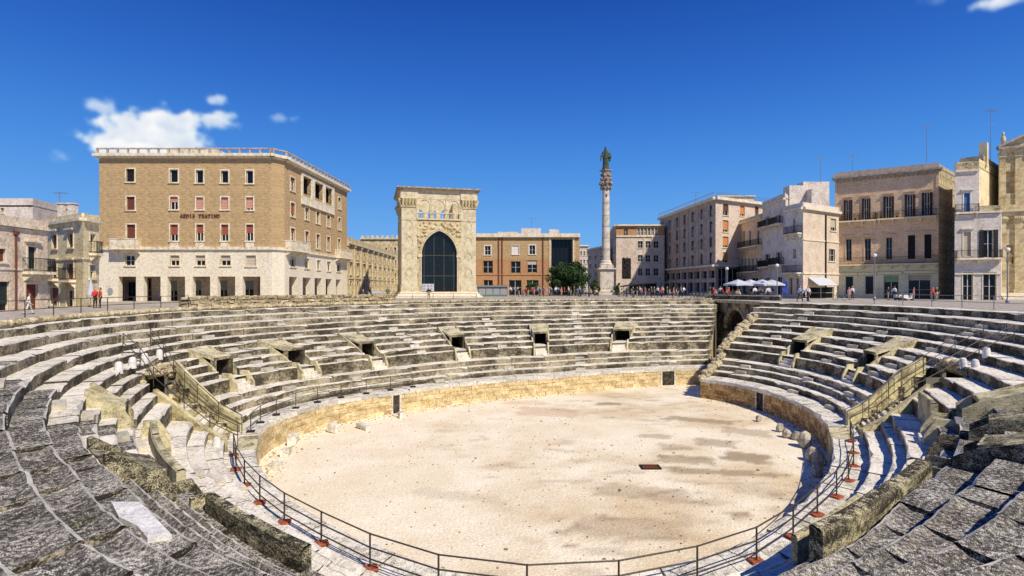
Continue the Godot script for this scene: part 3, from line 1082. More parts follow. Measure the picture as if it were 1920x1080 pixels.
func rock_shape(seed_: int, s: Vector3, smooth_ := false) -> G:
	# an uneven stone: a cut and dented ball
	var g := G.new()
	var nz := FastNoiseLite.new()
	nz.seed = seed_
	nz.frequency = 0.9
	var r := RandomNumberGenerator.new()
	r.seed = seed_
	var cutsn := []
	for i in 7:
		cutsn.append([Vector3(r.randfn(), r.randfn(), r.randfn()).normalized(), r.randf_range(0.62, 0.86)])
	var la := 5
	var lo := 9
	var P := func(i: int, j: int) -> Vector3:
		var a := PI * i / la
		var b := TAU * (j % lo) / lo
		var d := Vector3(sin(a) * cos(b), cos(a), sin(a) * sin(b))
		var rad := 1.0 + 0.25 * nz.get_noise_3dv(d * 1.6)
		for c in cutsn:
			var q: float = d.dot(c[0])
			if q > 0.01:
				rad = minf(rad, c[1] / q)
		return d * rad * s
	for i in la:
		for j in lo:
			if i > 0:
				g.tri(P.call(i, j), P.call(i, j + 1), P.call(i + 1, j + 1))
			if i < la - 1 or i == 0:
				g.tri(P.call(i, j), P.call(i + 1, j + 1), P.call(i + 1, j))
	return g

# ------------------------------------------------------------------ masonry walls built stone by stone
func stone_box(g: G, o: Vector3, x: Vector3, y: Vector3, z: Vector3, jit: float):
	var p := []
	for i in 8:
		p.append(o + (x if i & 1 else -x) + (y if i & 2 else -y) + (z if i & 4 else -z) + Vector3(rng.randf_range(-jit, jit), rng.randf_range(-jit, jit), rng.randf_range(-jit, jit)))
	for f in [[0, 2, 3, 1], [4, 5, 7, 6], [0, 1, 5, 4], [2, 6, 7, 3], [0, 4, 6, 2], [1, 3, 7, 5]]:
		g.quad(p[f[0]], p[f[1]], p[f[2]], p[f[3]])

func masonry(root: Node3D, line: Array, y0: float, y1: float, thick: float, courses: int, blen: float, mat: Material, jit := 0.015, called := "stone", inward := 1.0, gap := 0.008):
	# line: points along the wall face (y ignored); stones stand on its inner side
	var total := 0.0
	var acc := [0.0]
	for i in line.size() - 1:
		total += line[i].distance_to(line[i + 1])
		acc.append(total)
	var pos := func(s: float) -> Vector3:
		for i in line.size() - 1:
			if s <= acc[i + 1] or i == line.size() - 2:
				return (line[i] as Vector3).lerp(line[i + 1], (s - acc[i]) / (acc[i + 1] - acc[i]))
		return line[0]
	var hgt := (y1 - y0) / courses
	for c in courses:
		var s := -rng.randf() * blen * 0.5
		while s < total:
			var l := blen * rng.randf_range(0.7, 1.35)
			var a := maxf(s, 0.0)
			var b := minf(s + l, total)
			s += l
			if total - s < blen * 0.3:
				b = total
				s = total
			if b - a < 0.08:
				continue
			var A: Vector3 = pos.call(a)
			var B: Vector3 = pos.call(b)
			A.y = 0.0
			B.y = 0.0
			var u := (B - A).normalized()
			var nrm := u.cross(Vector3.UP) * inward
			var proud := rng.randf_range(-0.02, 0.025) * (1.0 + jit * 20.0)
			var g := G.new()
			var k := rng.randf_range(0.78, 1.12)
			g.col = Color(k + 0.02, k, k - 0.02)
			stone_box(g, (A + B) * 0.5 + nrm * (proud - thick * 0.5) + Vector3.UP * (y0 + (c + 0.5) * hgt), u * ((B - A).length() * 0.5 - gap), Vector3.UP * (hgt * 0.5 - gap * 0.8), nrm * thick * 0.5, jit)
			obj(called, g, mat, root)

func ring_line(k: float, a: float, b: float, y: float, n: int) -> Array:
	var out := []
	for i in n + 1:
		out.append(ring(k, lerpf(a, b, float(i) / n), y))
	return out

func backing(root: Node3D, line: Array, y0: float, y1: float, off: float, mat: Material):
	var g := G.new()
	for i in line.size() - 1:
		var a: Vector3 = line[i]
		var b: Vector3 = line[i + 1]
		var nrm := (b - a).normalized().cross(Vector3.UP) * off
		g.quad(Vector3(a.x, y0, a.z) + nrm, Vector3(b.x, y0, b.z) + nrm, Vector3(b.x, y1, b.z) + nrm, Vector3(a.x, y1, a.z) + nrm)
	obj("mortar_bed", g, mat, root)

func make_podium_walls():
	var yt := EYE - 7.85 - 0.3
	var far := thing("podium_wall", "low yellow masonry wall round the far side of the sandy arena", "wall")
	for s in [[54.8, 59.3], [61.7, 138.9], [141.6, 189.6]]:
		var ln := ring_line(0, s[0], s[1], 0.0, maxi(4, int((s[1] - s[0]) / 3.0)))
		masonry(far, ln, FLOOR_Y - 0.05, yt, 0.3, 4, 0.95 if s[0] < 60.0 else 0.62, M.tuff_pale, 0.014, "wall_stone", -1.0)
		backing(far, ln, FLOOR_Y, yt, 0.05, M.tuff_pale)
	podium_door(far, 59.3, 61.7)
	podium_door(far, 138.9, 141.6)
	var lf := thing("podium_wall", "curved masonry wall of the arena beside the leaning white blocks", "wall")
	var l2 := ring_line(0, 200.5, 262.0, 0.0, 14)
	masonry(lf, l2, FLOOR_Y - 0.05, yt, 0.3, 4, 0.7, M.tuff, 0.014, "wall_stone", -1.0)
	backing(lf, l2, FLOOR_Y, yt, 0.05, M.tuff)
	var rt := thing("podium_wall", "brown masonry wall of the arena behind the row of grey boulders", "wall")
	for s in [[300.0, 345.5], [355.5, 391.6], [394.2, 409.3]]:
		var ln := ring_line(0, s[0], s[1], 0.0, maxi(5, int((s[1] - s[0]) / 3.0)))
		masonry(rt, ln, FLOOR_Y - 0.05, yt, 0.3, 5, 0.6, M.tuff, 0.014, "wall_stone", -1.0)
		backing(rt, ln, FLOOR_Y, yt, 0.05, M.tuff)
	podium_door(rt, 391.6, 394.2)

func podium_door(root: Node3D, a: float, b: float):
	var yt := EYE - 7.85 - 0.3
	var A := ring(0, a, 0.0)
	var B := ring(0, b, 0.0)
	var o := out_dir((a + b) * 0.5)
	var u := (B - A).normalized()
	var g := G.new()
	for P in [A, B]:
		g.quad(P + Vector3.UP * FLOOR_Y, P + Vector3.UP * yt, P + o * 2.2 + Vector3.UP * yt, P + o * 2.2 + Vector3.UP * FLOOR_Y)
	g.quad(A + o * 2.2 + Vector3.UP * FLOOR_Y, B + o * 2.2 + Vector3.UP * FLOOR_Y, B + o * 2.2 + Vector3.UP * yt, A + o * 2.2 + Vector3.UP * yt)
	g.quad(A + Vector3.UP * yt, B + Vector3.UP * yt, B + o * 2.2 + Vector3.UP * yt, A + o * 2.2 + Vector3.UP * yt)
	obj("doorway", g, M.core, root)
	for P in [A, B]:
		var j := G.new()
		j.obox(P + Vector3.UP * (FLOOR_Y + yt) * 0.5 + o * 0.12, u * 0.07, Vector3.UP * (yt - FLOOR_Y) * 0.5, o * 0.16)
		obj("door_jamb", j, M.coping, root)

# ------------------------------------------------------------------ the gate passage between the far and the right bank
func make_gate():
	var t := thing("gate_passage", "dark stone gateway with an arch between the far bank and the right bank", "gateway")
	# stepped end walls of the two banks
	for e in [[54.8, 60.3, 14, -1.0], [409.3, 410.6, 13, 1.0]]:
		var g := G.new()
		var n: int = e[2]
		for k in n:
			var h0 := lerpf(e[0], e[1], float(k) / 13.0)
			var h1 := lerpf(e[0], e[1], float(k + 1) / 13.0)
			var y := ky(k, h0) - 0.03
			var a := ring(k, h0, 0.0)
			var b := spot(tread_out(k, h1), h1, 0.0)
			g.quad(a + Vector3.UP * (FLOOR_Y - 0.2), b + Vector3.UP * (FLOOR_Y - 0.2), b + Vector3.UP * y, a + Vector3.UP * y)
		obj("end_wall", g, M.rubble, t)
	# back wall with the arch
	var A := spot(rim_t(410.4), 410.5, 0.0)
	var B := spot(rim_t(60.3), 60.4, 0.0)
	var u := (B - A).normalized()
	var w := (B - A).length()
	var nrm := Vector3(-1, 0, 0)
	var poly := PackedVector3Array()
	var P := func(s: float, y: float) -> Vector3: return A + u * s + Vector3.UP * y
	var c0 := w * 0.58
	var hw := 2.5
	var ys := -3.7
	poly.append(P.call(0.0, FLOOR_Y))
	poly.append(P.call(c0 - hw, FLOOR_Y))
	for i in 13:
		var a := PI - PI * i / 12.0
		poly.append(P.call(c0 + cos(a) * hw, ys + sin(a) * hw))
	poly.append(P.call(c0 + hw, FLOOR_Y))
	poly.append(P.call(w, FLOOR_Y))
	poly.append(P.call(w, -0.35))
	poly.append(P.call(0.0, -0.35))
	var g := G.new()
	var deep := u.cross(Vector3.UP)
	if deep.x < 0.0:
		deep = -deep
	g.prism(poly, deep * 0.7)
	obj("arch_wall", g, M.riser, t)
	# voussoirs round the arch
	for i in 11:
		var a0 := PI - PI * (i + 0.04) / 11.0
		var a1 := PI - PI * (i + 0.96) / 11.0
		var q := PackedVector3Array()
		for e in [[a0, hw - 0.01], [a1, hw - 0.01], [a1, hw + 0.5], [a0, hw + 0.5]]:
			q.append(P.call(c0 + cos(e[0]) * e[1], ys + sin(e[0]) * e[1]) - deep * 0.09)
		var vg := G.new()
		vg.prism(q, deep * 0.3)
		vg.col = Color.WHITE
		obj("voussoir", vg, M.rubble, t)
	var tn := G.new()
	for i in 12:
		var a0 := PI - PI * i / 12.0
		var a1 := PI - PI * (i + 1) / 12.0
		var p: Vector3 = P.call(c0 + cos(a0) * hw, ys + sin(a0) * hw) + deep * 0.7
		var q: Vector3 = P.call(c0 + cos(a1) * hw, ys + sin(a1) * hw) + deep * 0.7
		tn.quad(p, q, q + deep * 8.0, p + deep * 8.0)
	for s in [-1.0, 1.0]:
		var p: Vector3 = P.call(c0 + s * hw, FLOOR_Y) + deep * 0.7
		tn.quad(p, p + Vector3.UP * (ys - FLOOR_Y), p + Vector3.UP * (ys - FLOOR_Y) + deep * 8.0, p + deep * 8.0)
	var e0: Vector3 = P.call(c0 - hw, FLOOR_Y) + deep * 8.7
	var e1: Vector3 = P.call(c0 + hw, FLOOR_Y) + deep * 8.7
	tn.quad(e0, e1, e1 + Vector3.UP * 7.0, e0 + Vector3.UP * 7.0)
	obj("vault", tn, M.core, t)
	var cp := G.new()
	cp.obox((A + B) * 0.5 + Vector3.UP * -0.19 + deep * 0.2, u * w * 0.5, Vector3.UP * 0.16, deep * 0.65)
	obj("coping", cp, M.rubble, t)
	# broken masonry along the cut edge of the right bank
	for i in 190:
		var k := rng.randf_range(-0.2, 9.6)
		var th := 409.4 + rng.randf_range(-0.9, 0.5)
		var y := _seat_line(maxf(k, 0.0), th) + rng.randf_range(-0.15, 0.1)
		var sz := rng.randf_range(0.14, 0.36)
		var s := rock_shape(500 + i, Vector3(sz, sz * 0.75, sz))
		s.col = Color(1.08, 1.05, 0.98) * rng.randf_range(0.8, 1.1)
		var o := obj("broken_stone", s, M.rubble, t)
		o.position = ring(maxf(k, 0.05), th, y)
		o.rotation.y = rng.randf() * TAU

# ------------------------------------------------------------------ the rim: kerbs, rough walls and rubble at the edge of the square
func make_rim():
	# rough wall in front of the brick palace
	var rw := thing("rough_stone_wall", "rough low wall of broken stones in front of the brick palace", "wall")
	var ln := [at(340, 566, 46.5), at(430, 566, 50.0), at(540, 566, 54.0), at(640, 566, 58.5), at(742, 566, 63.0)]
	masonry(rw, ln, -0.05, 0.9, 0.5, 3, 0.75, M.rubble, 0.075, "stone", 1.0, 0.012)
	backing(rw, ln, -0.05, 0.84, -0.12, M.core)
	var lw := thing("low_stone_wall", "low dark stone wall with a pale coping above the gateway", "wall")
	var l2 := [at(1322, 560, 80.0), at(1372, 560, 76.0), at(1462, 560, 70.0)]
	masonry(lw, l2, -0.02, 0.5, 0.4, 2, 0.8, M.riser, 0.02, "stone", 1.0)
	for i in 2:
		var g := G.new()
		var a: Vector3 = l2[i]
		var b: Vector3 = l2[i + 1]
		a.y = 0.56
		b.y = 0.56
		g.obox((a + b) * 0.5, (b - a) * 0.5, Vector3.UP * 0.06, Vector3(0.18, 0, -0.2))
		obj("coping", g, M.coping, lw)
	# loose rubble along the rim
	var mm := MultiMesh.new()
	mm.transform_format = MultiMesh.TRANSFORM_3D
	mm.use_colors = true
	mm.mesh = rock_shape(77, Vector3(0.16, 0.1, 0.16)).mesh(M.rubble)
	var list := []
	var r := RandomNumberGenerator.new()
	r.seed = 91
	for i in 5200:
		var th := r.randf_range(61.0, 236.0)
		if th > 128.0 and th < 158.0 and r.randf() < 0.6:
			continue
		var p := spot(1.05 + absf(r.randfn()) * (0.05 if th < 120.0 else 0.018), th, 0.01)
		list.append(Transform3D(Basis.from_euler(Vector3(r.randf() * 0.5, r.randf() * TAU, r.randf() * 0.5)).scaled(Vector3.ONE * r.randf_range(0.4, 1.5)), p))
	mm.instance_count = list.size()
	for i in list.size():
		mm.set_instance_transform(i, list[i])
		var k := r.randf_range(0.75, 1.15)
		mm.set_instance_color(i, Color(k, k, k * 0.97))
	var mi := MultiMeshInstance3D.new()
	mi.multimesh = mm
	mi.name = numbered("rim_rubble")
	add_child(mi)
	tag(mi, "loose pale rubble lying along the top edge of the bowl", "rubble")
	mi.set_meta("kind", "stuff")

# ------------------------------------------------------------------ facades
func hit(A: Vector2, B: Vector2, px: float, py: float) -> Vector2:
	# where the sight line of a picture point meets the upright plane through A and B: distance from A, height
	var u := (B - A).normalized()
	var c := (px - 960.0) / FOCAL
	var s := (c * A.y - A.x) / (u.x - c * u.y)
	var z := A.y + s * u.y
	return Vector2(s, EYE + (537.0 - py) / FOCAL * z)

class Wall:
	var a: Vector3
	var u: Vector3
	var n: Vector3
	var w: float
	func _init(A: Vector2, B: Vector2):
		a = Vector3(A.x, 0, -A.y)
		var b := Vector3(B.x, 0, -B.y)
		w = a.distance_to(b)
		u = (b - a).normalized()
		n = u.cross(Vector3.UP)
	func p(s: float, y: float, out := 0.0) -> Vector3:
		return a + u * s + Vector3.UP * y + n * out

func wall_mesh(W: Wall, s0: float, s1: float, y0: float, y1: float, holes: Array, deep := 0.28) -> G:
	var g := G.new()
	var xs := [s0, s1]
	var ys := [y0, y1]
	for h in holes:
		for q in [h[0], h[1]]:
			if q > s0 and q < s1:
				xs.append(q)
		for q in [h[2], h[3]]:
			if q > y0 and q < y1:
				ys.append(q)
	xs.sort()
	ys.sort()
	for j in ys.size() - 1:
		if ys[j + 1] - ys[j] < 0.001:
			continue
		var start := -1.0
		for i in xs.size():
			var solid := false
			if i < xs.size() - 1 and xs[i + 1] - xs[i] > 0.0005:
				solid = true
				var cx: float = (xs[i] + xs[i + 1]) * 0.5
				var cy: float = (ys[j] + ys[j + 1]) * 0.5
				for h in holes:
					if cx > h[0] and cx < h[1] and cy > h[2] and cy < h[3]:
						solid = false
			elif i < xs.size() - 1:
				continue
			if solid and start < -0.5:
				start = xs[i]
			elif not solid and start > -0.5:
				g.quad(W.p(start, ys[j]), W.p(start, ys[j + 1]), W.p(xs[i], ys[j + 1]), W.p(xs[i], ys[j]))
				start = -1.0
	for h in holes:
		var a: float = maxf(h[0], s0)
		var b: float = minf(h[1], s1)
		var c: float = maxf(h[2], y0)
		var d: float = minf(h[3], y1)
		if a >= b or c >= d:
			continue
		var e := -deep
		g.quad(W.p(a, c), W.p(a, c, e), W.p(a, d, e), W.p(a, d))
		g.quad(W.p(b, c), W.p(b, d), W.p(b, d, e), W.p(b, c, e))
		g.quad(W.p(a, d), W.p(a, d, e), W.p(b, d, e), W.p(b, d))
		g.quad(W.p(a, c), W.p(b, c), W.p(b, c, e), W.p(a, c, e))
	return g

func wbox(W: Wall, s0: float, s1: float, y0: float, y1: float, o0: float, o1: float, g: G = null) -> G:
	if g == null:
		g = G.new()
	g.obox(W.p((s0 + s1) * 0.5, (y0 + y1) * 0.5, (o0 + o1) * 0.5), W.u * (s1 - s0) * 0.5, Vector3.UP * (y1 - y0) * 0.5, W.n * (o1 - o0) * 0.5)
	return g

# kinds of windows: surround, closing, how much of it hangs down
func window(root: Node3D, W: Wall, h: Array, o: Dictionary):
	var s0: float = h[0]
	var s1: float = h[1]
	var y0: float = h[2]
	var y1: float = h[3]
	var fr: float = o.get("fr", 0.14)
	var fm: Material = o.get("fm", M.trim)
	var rec: float = o.get("rec", 0.2)
	var g := G.new()
	if fr > 0.0:
		var pr := 0.05
		wbox(W, s0 - fr, s0, y0 - 0.0, y1, -0.04, pr, g)
		wbox(W, s1, s1 + fr, y0, y1, -0.04, pr, g)
		wbox(W, s0 - fr, s1 + fr, y1, y1 + fr, -0.04, pr + 0.006, g)
	if o.get("sill", true):
		wbox(W, s0 - fr - 0.06, s1 + fr + 0.06, y0 - 0.13, y0, -0.04, 0.12, g)
	if o.get("hood", false):
		wbox(W, s0 - fr - 0.2, s1 + fr + 0.2, y1 + fr + 0.22, y1 + fr + 0.36, -0.04, 0.26, g)
		wbox(W, s0 - fr - 0.1, s1 + fr + 0.1, y1 + fr + 0.08, y1 + fr + 0.22, -0.04, 0.12, g)
	# inner casement frame is part of the window itself
	wbox(W, s0, s0 + 0.06, y0, y1, -rec - 0.02, -rec + 0.04, g)
	wbox(W, s1 - 0.06, s1, y0, y1, -rec - 0.02, -rec + 0.04, g)
	wbox(W, s0 + 0.06, s1 - 0.06, y1 - 0.06, y1, -rec - 0.02, -rec + 0.04, g)
	wbox(W, s0 + 0.06, s1 - 0.06, y0, y0 + 0.06, -rec - 0.02, -rec + 0.04, g)
	var win := obj(o.get("name", "window"), g, fm, root)
	var cover: float = o.get("cover", 0.0)
	var yc := y1 - (y1 - y0) * cover
	var pg := G.new()
	pg.quad(W.p(s0, y0, -rec - 0.03), W.p(s0, y1, -rec - 0.03), W.p(s1, y1, -rec - 0.03), W.p(s1, y0, -rec - 0.03))
	obj("pane", pg, M.dark_glass, win)
	if cover > 0.01:
		var sg := G.new()
		var n := maxi(3, int((y1 - yc) / 0.16))
		for i in n:
			var ya := lerpf(yc, y1, float(i) / n)
			var yb := lerpf(yc, y1, (i + 1.0) / n)
			sg.quad(W.p(s0 + 0.02, ya, -rec + 0.075), W.p(s0 + 0.02, yb - 0.015, -rec + 0.045), W.p(s1 - 0.02, yb - 0.015, -rec + 0.045), W.p(s1 - 0.02, ya, -rec + 0.075))
			sg.quad(W.p(s0 + 0.02, yb - 0.015, -rec + 0.045), W.p(s0 + 0.02, yb, -rec + 0.075), W.p(s1 - 0.02, yb, -rec + 0.075), W.p(s1 - 0.02, yb - 0.015, -rec + 0.045))
		obj("shutter", sg, o.get("cm", M.shutter_brown), win)
	if cover < 0.95 and o.get("bars", true):
		var bg := G.new()
		var m := (s0 + s1) * 0.5
		wbox(W, m - 0.035, m + 0.035, y0 + 0.06, yc, -rec - 0.015, -rec + 0.05, bg)
		if yc - y0 > 1.1:
			wbox(W, s0 + 0.06, m - 0.035, (y0 + yc) * 0.5 - 0.02, (y0 + yc) * 0.5 + 0.02, -rec - 0.015, -rec + 0.045, bg)
			wbox(W, m + 0.035, s1 - 0.06, (y0 + yc) * 0.5 - 0.02, (y0 + yc) * 0.5 + 0.02, -rec - 0.015, -rec + 0.045, bg)
		obj("glazing_bar", bg, o.get("bm", M.frame_white), win)
	if o.get("leaves", false):
		# louvred leaves folded back against the wall
		for s in [-1.0, 1.0]:
			var lg := G.new()
			var w := (s1 - s0) * 0.46
			var a := (s0 - w - 0.02) if s < 0 else s1 + 0.02
			wbox(W, a, a + 0.05, y0, y1, 0.06, 0.11, lg)
			wbox(W, a + w - 0.05, a + w, y0, y1, 0.06, 0.11, lg)
			var n := int((y1 - y0) / 0.2)
			for i in n:
				var ya := lerpf(y0, y1, float(i) / n)
				lg.quad(W.p(a + 0.05, ya, 0.1), W.p(a + 0.05, ya + 0.19, 0.07), W.p(a + w - 0.05, ya + 0.19, 0.07), W.p(a + w - 0.05, ya, 0.1))
			obj("shutter_leaf", lg, o.get("lm", M.shutter_black), win)

func balcony(root: Node3D, W: Wall, s0: float, s1: float, y: float, deep: float, o := {}):
	var g := wbox(W, s0, s1, y - 0.16, y, 0.0, deep)
	wbox(W, s0 - 0.05, s1 + 0.05, y - 0.22, y - 0.16, 0.0, deep + 0.05, g)
	var b := obj("balcony", g, o.get("m", M.trim), root)
	var k := maxi(2, int((s1 - s0) / 1.6) + 1)
	for i in k:
		var s := lerpf(s0 + 0.2, s1 - 0.2, float(i) / (k - 1))
		var br := G.new()
		br.prism(PackedVector3Array([W.p(s - 0.1, y - 0.22, 0.0), W.p(s - 0.1, y - 0.75, 0.0), W.p(s - 0.1, y - 0.5, deep * 0.5), W.p(s - 0.1, y - 0.22, deep * 0.85)]), W.u * 0.2)
		obj("bracket", br, o.get("m", M.trim), b)
	if o.get("solid", false):
		var pg := wbox(W, s0, s1, y, y + 0.95, deep - 0.14, deep)
		wbox(W, s0, s0 + 0.14, y, y + 0.95, 0.0, deep - 0.14, pg)
		wbox(W, s1 - 0.14, s1, y, y + 0.95, 0.0, deep - 0.14, pg)
		wbox(W, s0 - 0.04, s1 + 0.04, y + 0.95, y + 1.05, -0.0, deep + 0.04, pg)
		obj("parapet", pg, o.get("m", M.trim), b)
	else:
		var rg := G.new()
		var step: float = o.get("step", 0.13)
		for e in [[0, s1 - s0], [1, deep], [2, deep]]:
			var n := int(e[1] / step)
			for i in n + 1:
				var q: float = float(i) / n
				var p: Vector3
				if e[0] == 0:
					p = W.p(lerpf(s0 + 0.03, s1 - 0.03, q), y, deep - 0.04)
				elif e[0] == 1:
					p = W.p(s0 + 0.03, y, lerpf(0.03, deep - 0.04, q))
				else:
					p = W.p(s1 - 0.03, y, lerpf(0.03, deep - 0.04, q))
				rg.obox(p + Vector3.UP * 0.5, W.u * 0.011, Vector3.UP * 0.5, W.n * 0.011)
		for yy in [0.1, 1.0]:
			rg.obox(W.p((s0 + s1) * 0.5, y + yy, deep - 0.04), W.u * (s1 - s0) * 0.5, Vector3.UP * 0.022, W.n * 0.022)
			for s in [s0 + 0.03, s1 - 0.03]:
				rg.obox(W.p(s, y + yy, deep * 0.5), W.u * 0.022, Vector3.UP * 0.022, W.n * deep * 0.5)
		obj("railing", rg, M.iron, b)
	return b

func band(root: Node3D, W: Wall, y0: float, y1: float, proud: float, mat: Material, called := "cornice", over := 0.0):
	var g := wbox(W, -over, W.w + over, y0, y1, -0.05, proud)
	obj(called, g, mat, root)

func flat_roof(root: Node3D, C: Array, y: float, mat: Material):
	var g := G.new()
	var poly := PackedVector3Array()
	for c in C:
		poly.append(Vector3(c.x, y, -c.y))
	g.prism(poly, Vector3.DOWN * 0.2)
	obj("roof", g, mat, root)

# plain sides of a block: everything but the listed sides
func plain_sides(root: Node3D, C: Array, skip: Array, y0: float, y1: float, mat: Material):
	for i in C.size():
		if i in skip:
			continue
		var W := Wall.new(C[i], C[(i + 1) % C.size()])
		obj("wall", wall_mesh(W, 0.0, W.w, y0, y1, []), mat, root)

func holes_from(A: Vector2, B: Vector2, list: Array) -> Array:
	# each: px0, px1, py0, py1 seen on the plane through A and B
	var out := []
	for h in list:
		var l := hit(A, B, h[0], h[2])
		var r := hit(A, B, h[1], h[2])
		var m: float = (h[0] + h[1]) * 0.5
		out.append([l.x, r.x, hit(A, B, m, h[3]).y, hit(A, B, m, h[2]).y])
	return out

func antenna(p: Vector3, hgt: float, label: String, arms := 5):
	var t := thing("roof_antenna", label, "antenna", p, rng.randf() * 0.6 - 0.3, "antennas on the roofs")
	var g := G.new()
	g.tube(Vector3.ZERO, Vector3.UP * hgt, 0.045, 0.03, 6)
	obj("mast", g, M.dull_steel, t)
	var b := G.new()
	b.tube(Vector3(-0.7, hgt - 0.15, 0), Vector3(0.9, hgt - 0.15, 0), 0.025, 0.025, 5)
	obj("boom", b, M.dull_steel, t)
	for i in arms:
		var e := G.new()
		var x := lerpf(-0.65, 0.85, float(i) / (arms - 1))
		e.tube(Vector3(x, hgt - 0.15, -0.45), Vector3(x, hgt - 0.15, 0.45), 0.02, 0.02, 5)
		obj("element", e, M.dull_steel, t)
	var d := G.new()
	d.tube(Vector3(-0.35, hgt * 0.72, 0), Vector3(0.4, hgt * 0.72, 0.1), 0.02, 0.02, 5)
	obj("dipole", d, M.dull_steel, t)

# ------------------------------------------------------------------ buildings
func facade(root: Node3D, A: Vector2, B: Vector2, y0: float, y1: float, specs: Array, mat: Material, deep := 0.28, called := "wall") -> Wall:
	# specs: left, right, top, bottom as seen, then the window's style; y1 is the wall top
	var W := Wall.new(A, B)
	var hs := holes_from(A, B, specs)
	for h in hs:
		if h[0] > h[1]:
			var q = h[0]
			h[0] = h[1]
			h[1] = q
	obj(called, wall_mesh(W, 0.0, W.w, y0, y1, hs, deep), mat, root)
	for i in specs.size():
		if specs[i].size() > 4 and specs[i][4] != null:
			var h: Array = hs[i].duplicate()
			h[2] = maxf(h[2], y0)
			window(root, W, h, specs[i][4])
	return W

func st(o: Dictionary) -> Dictionary:
	return o

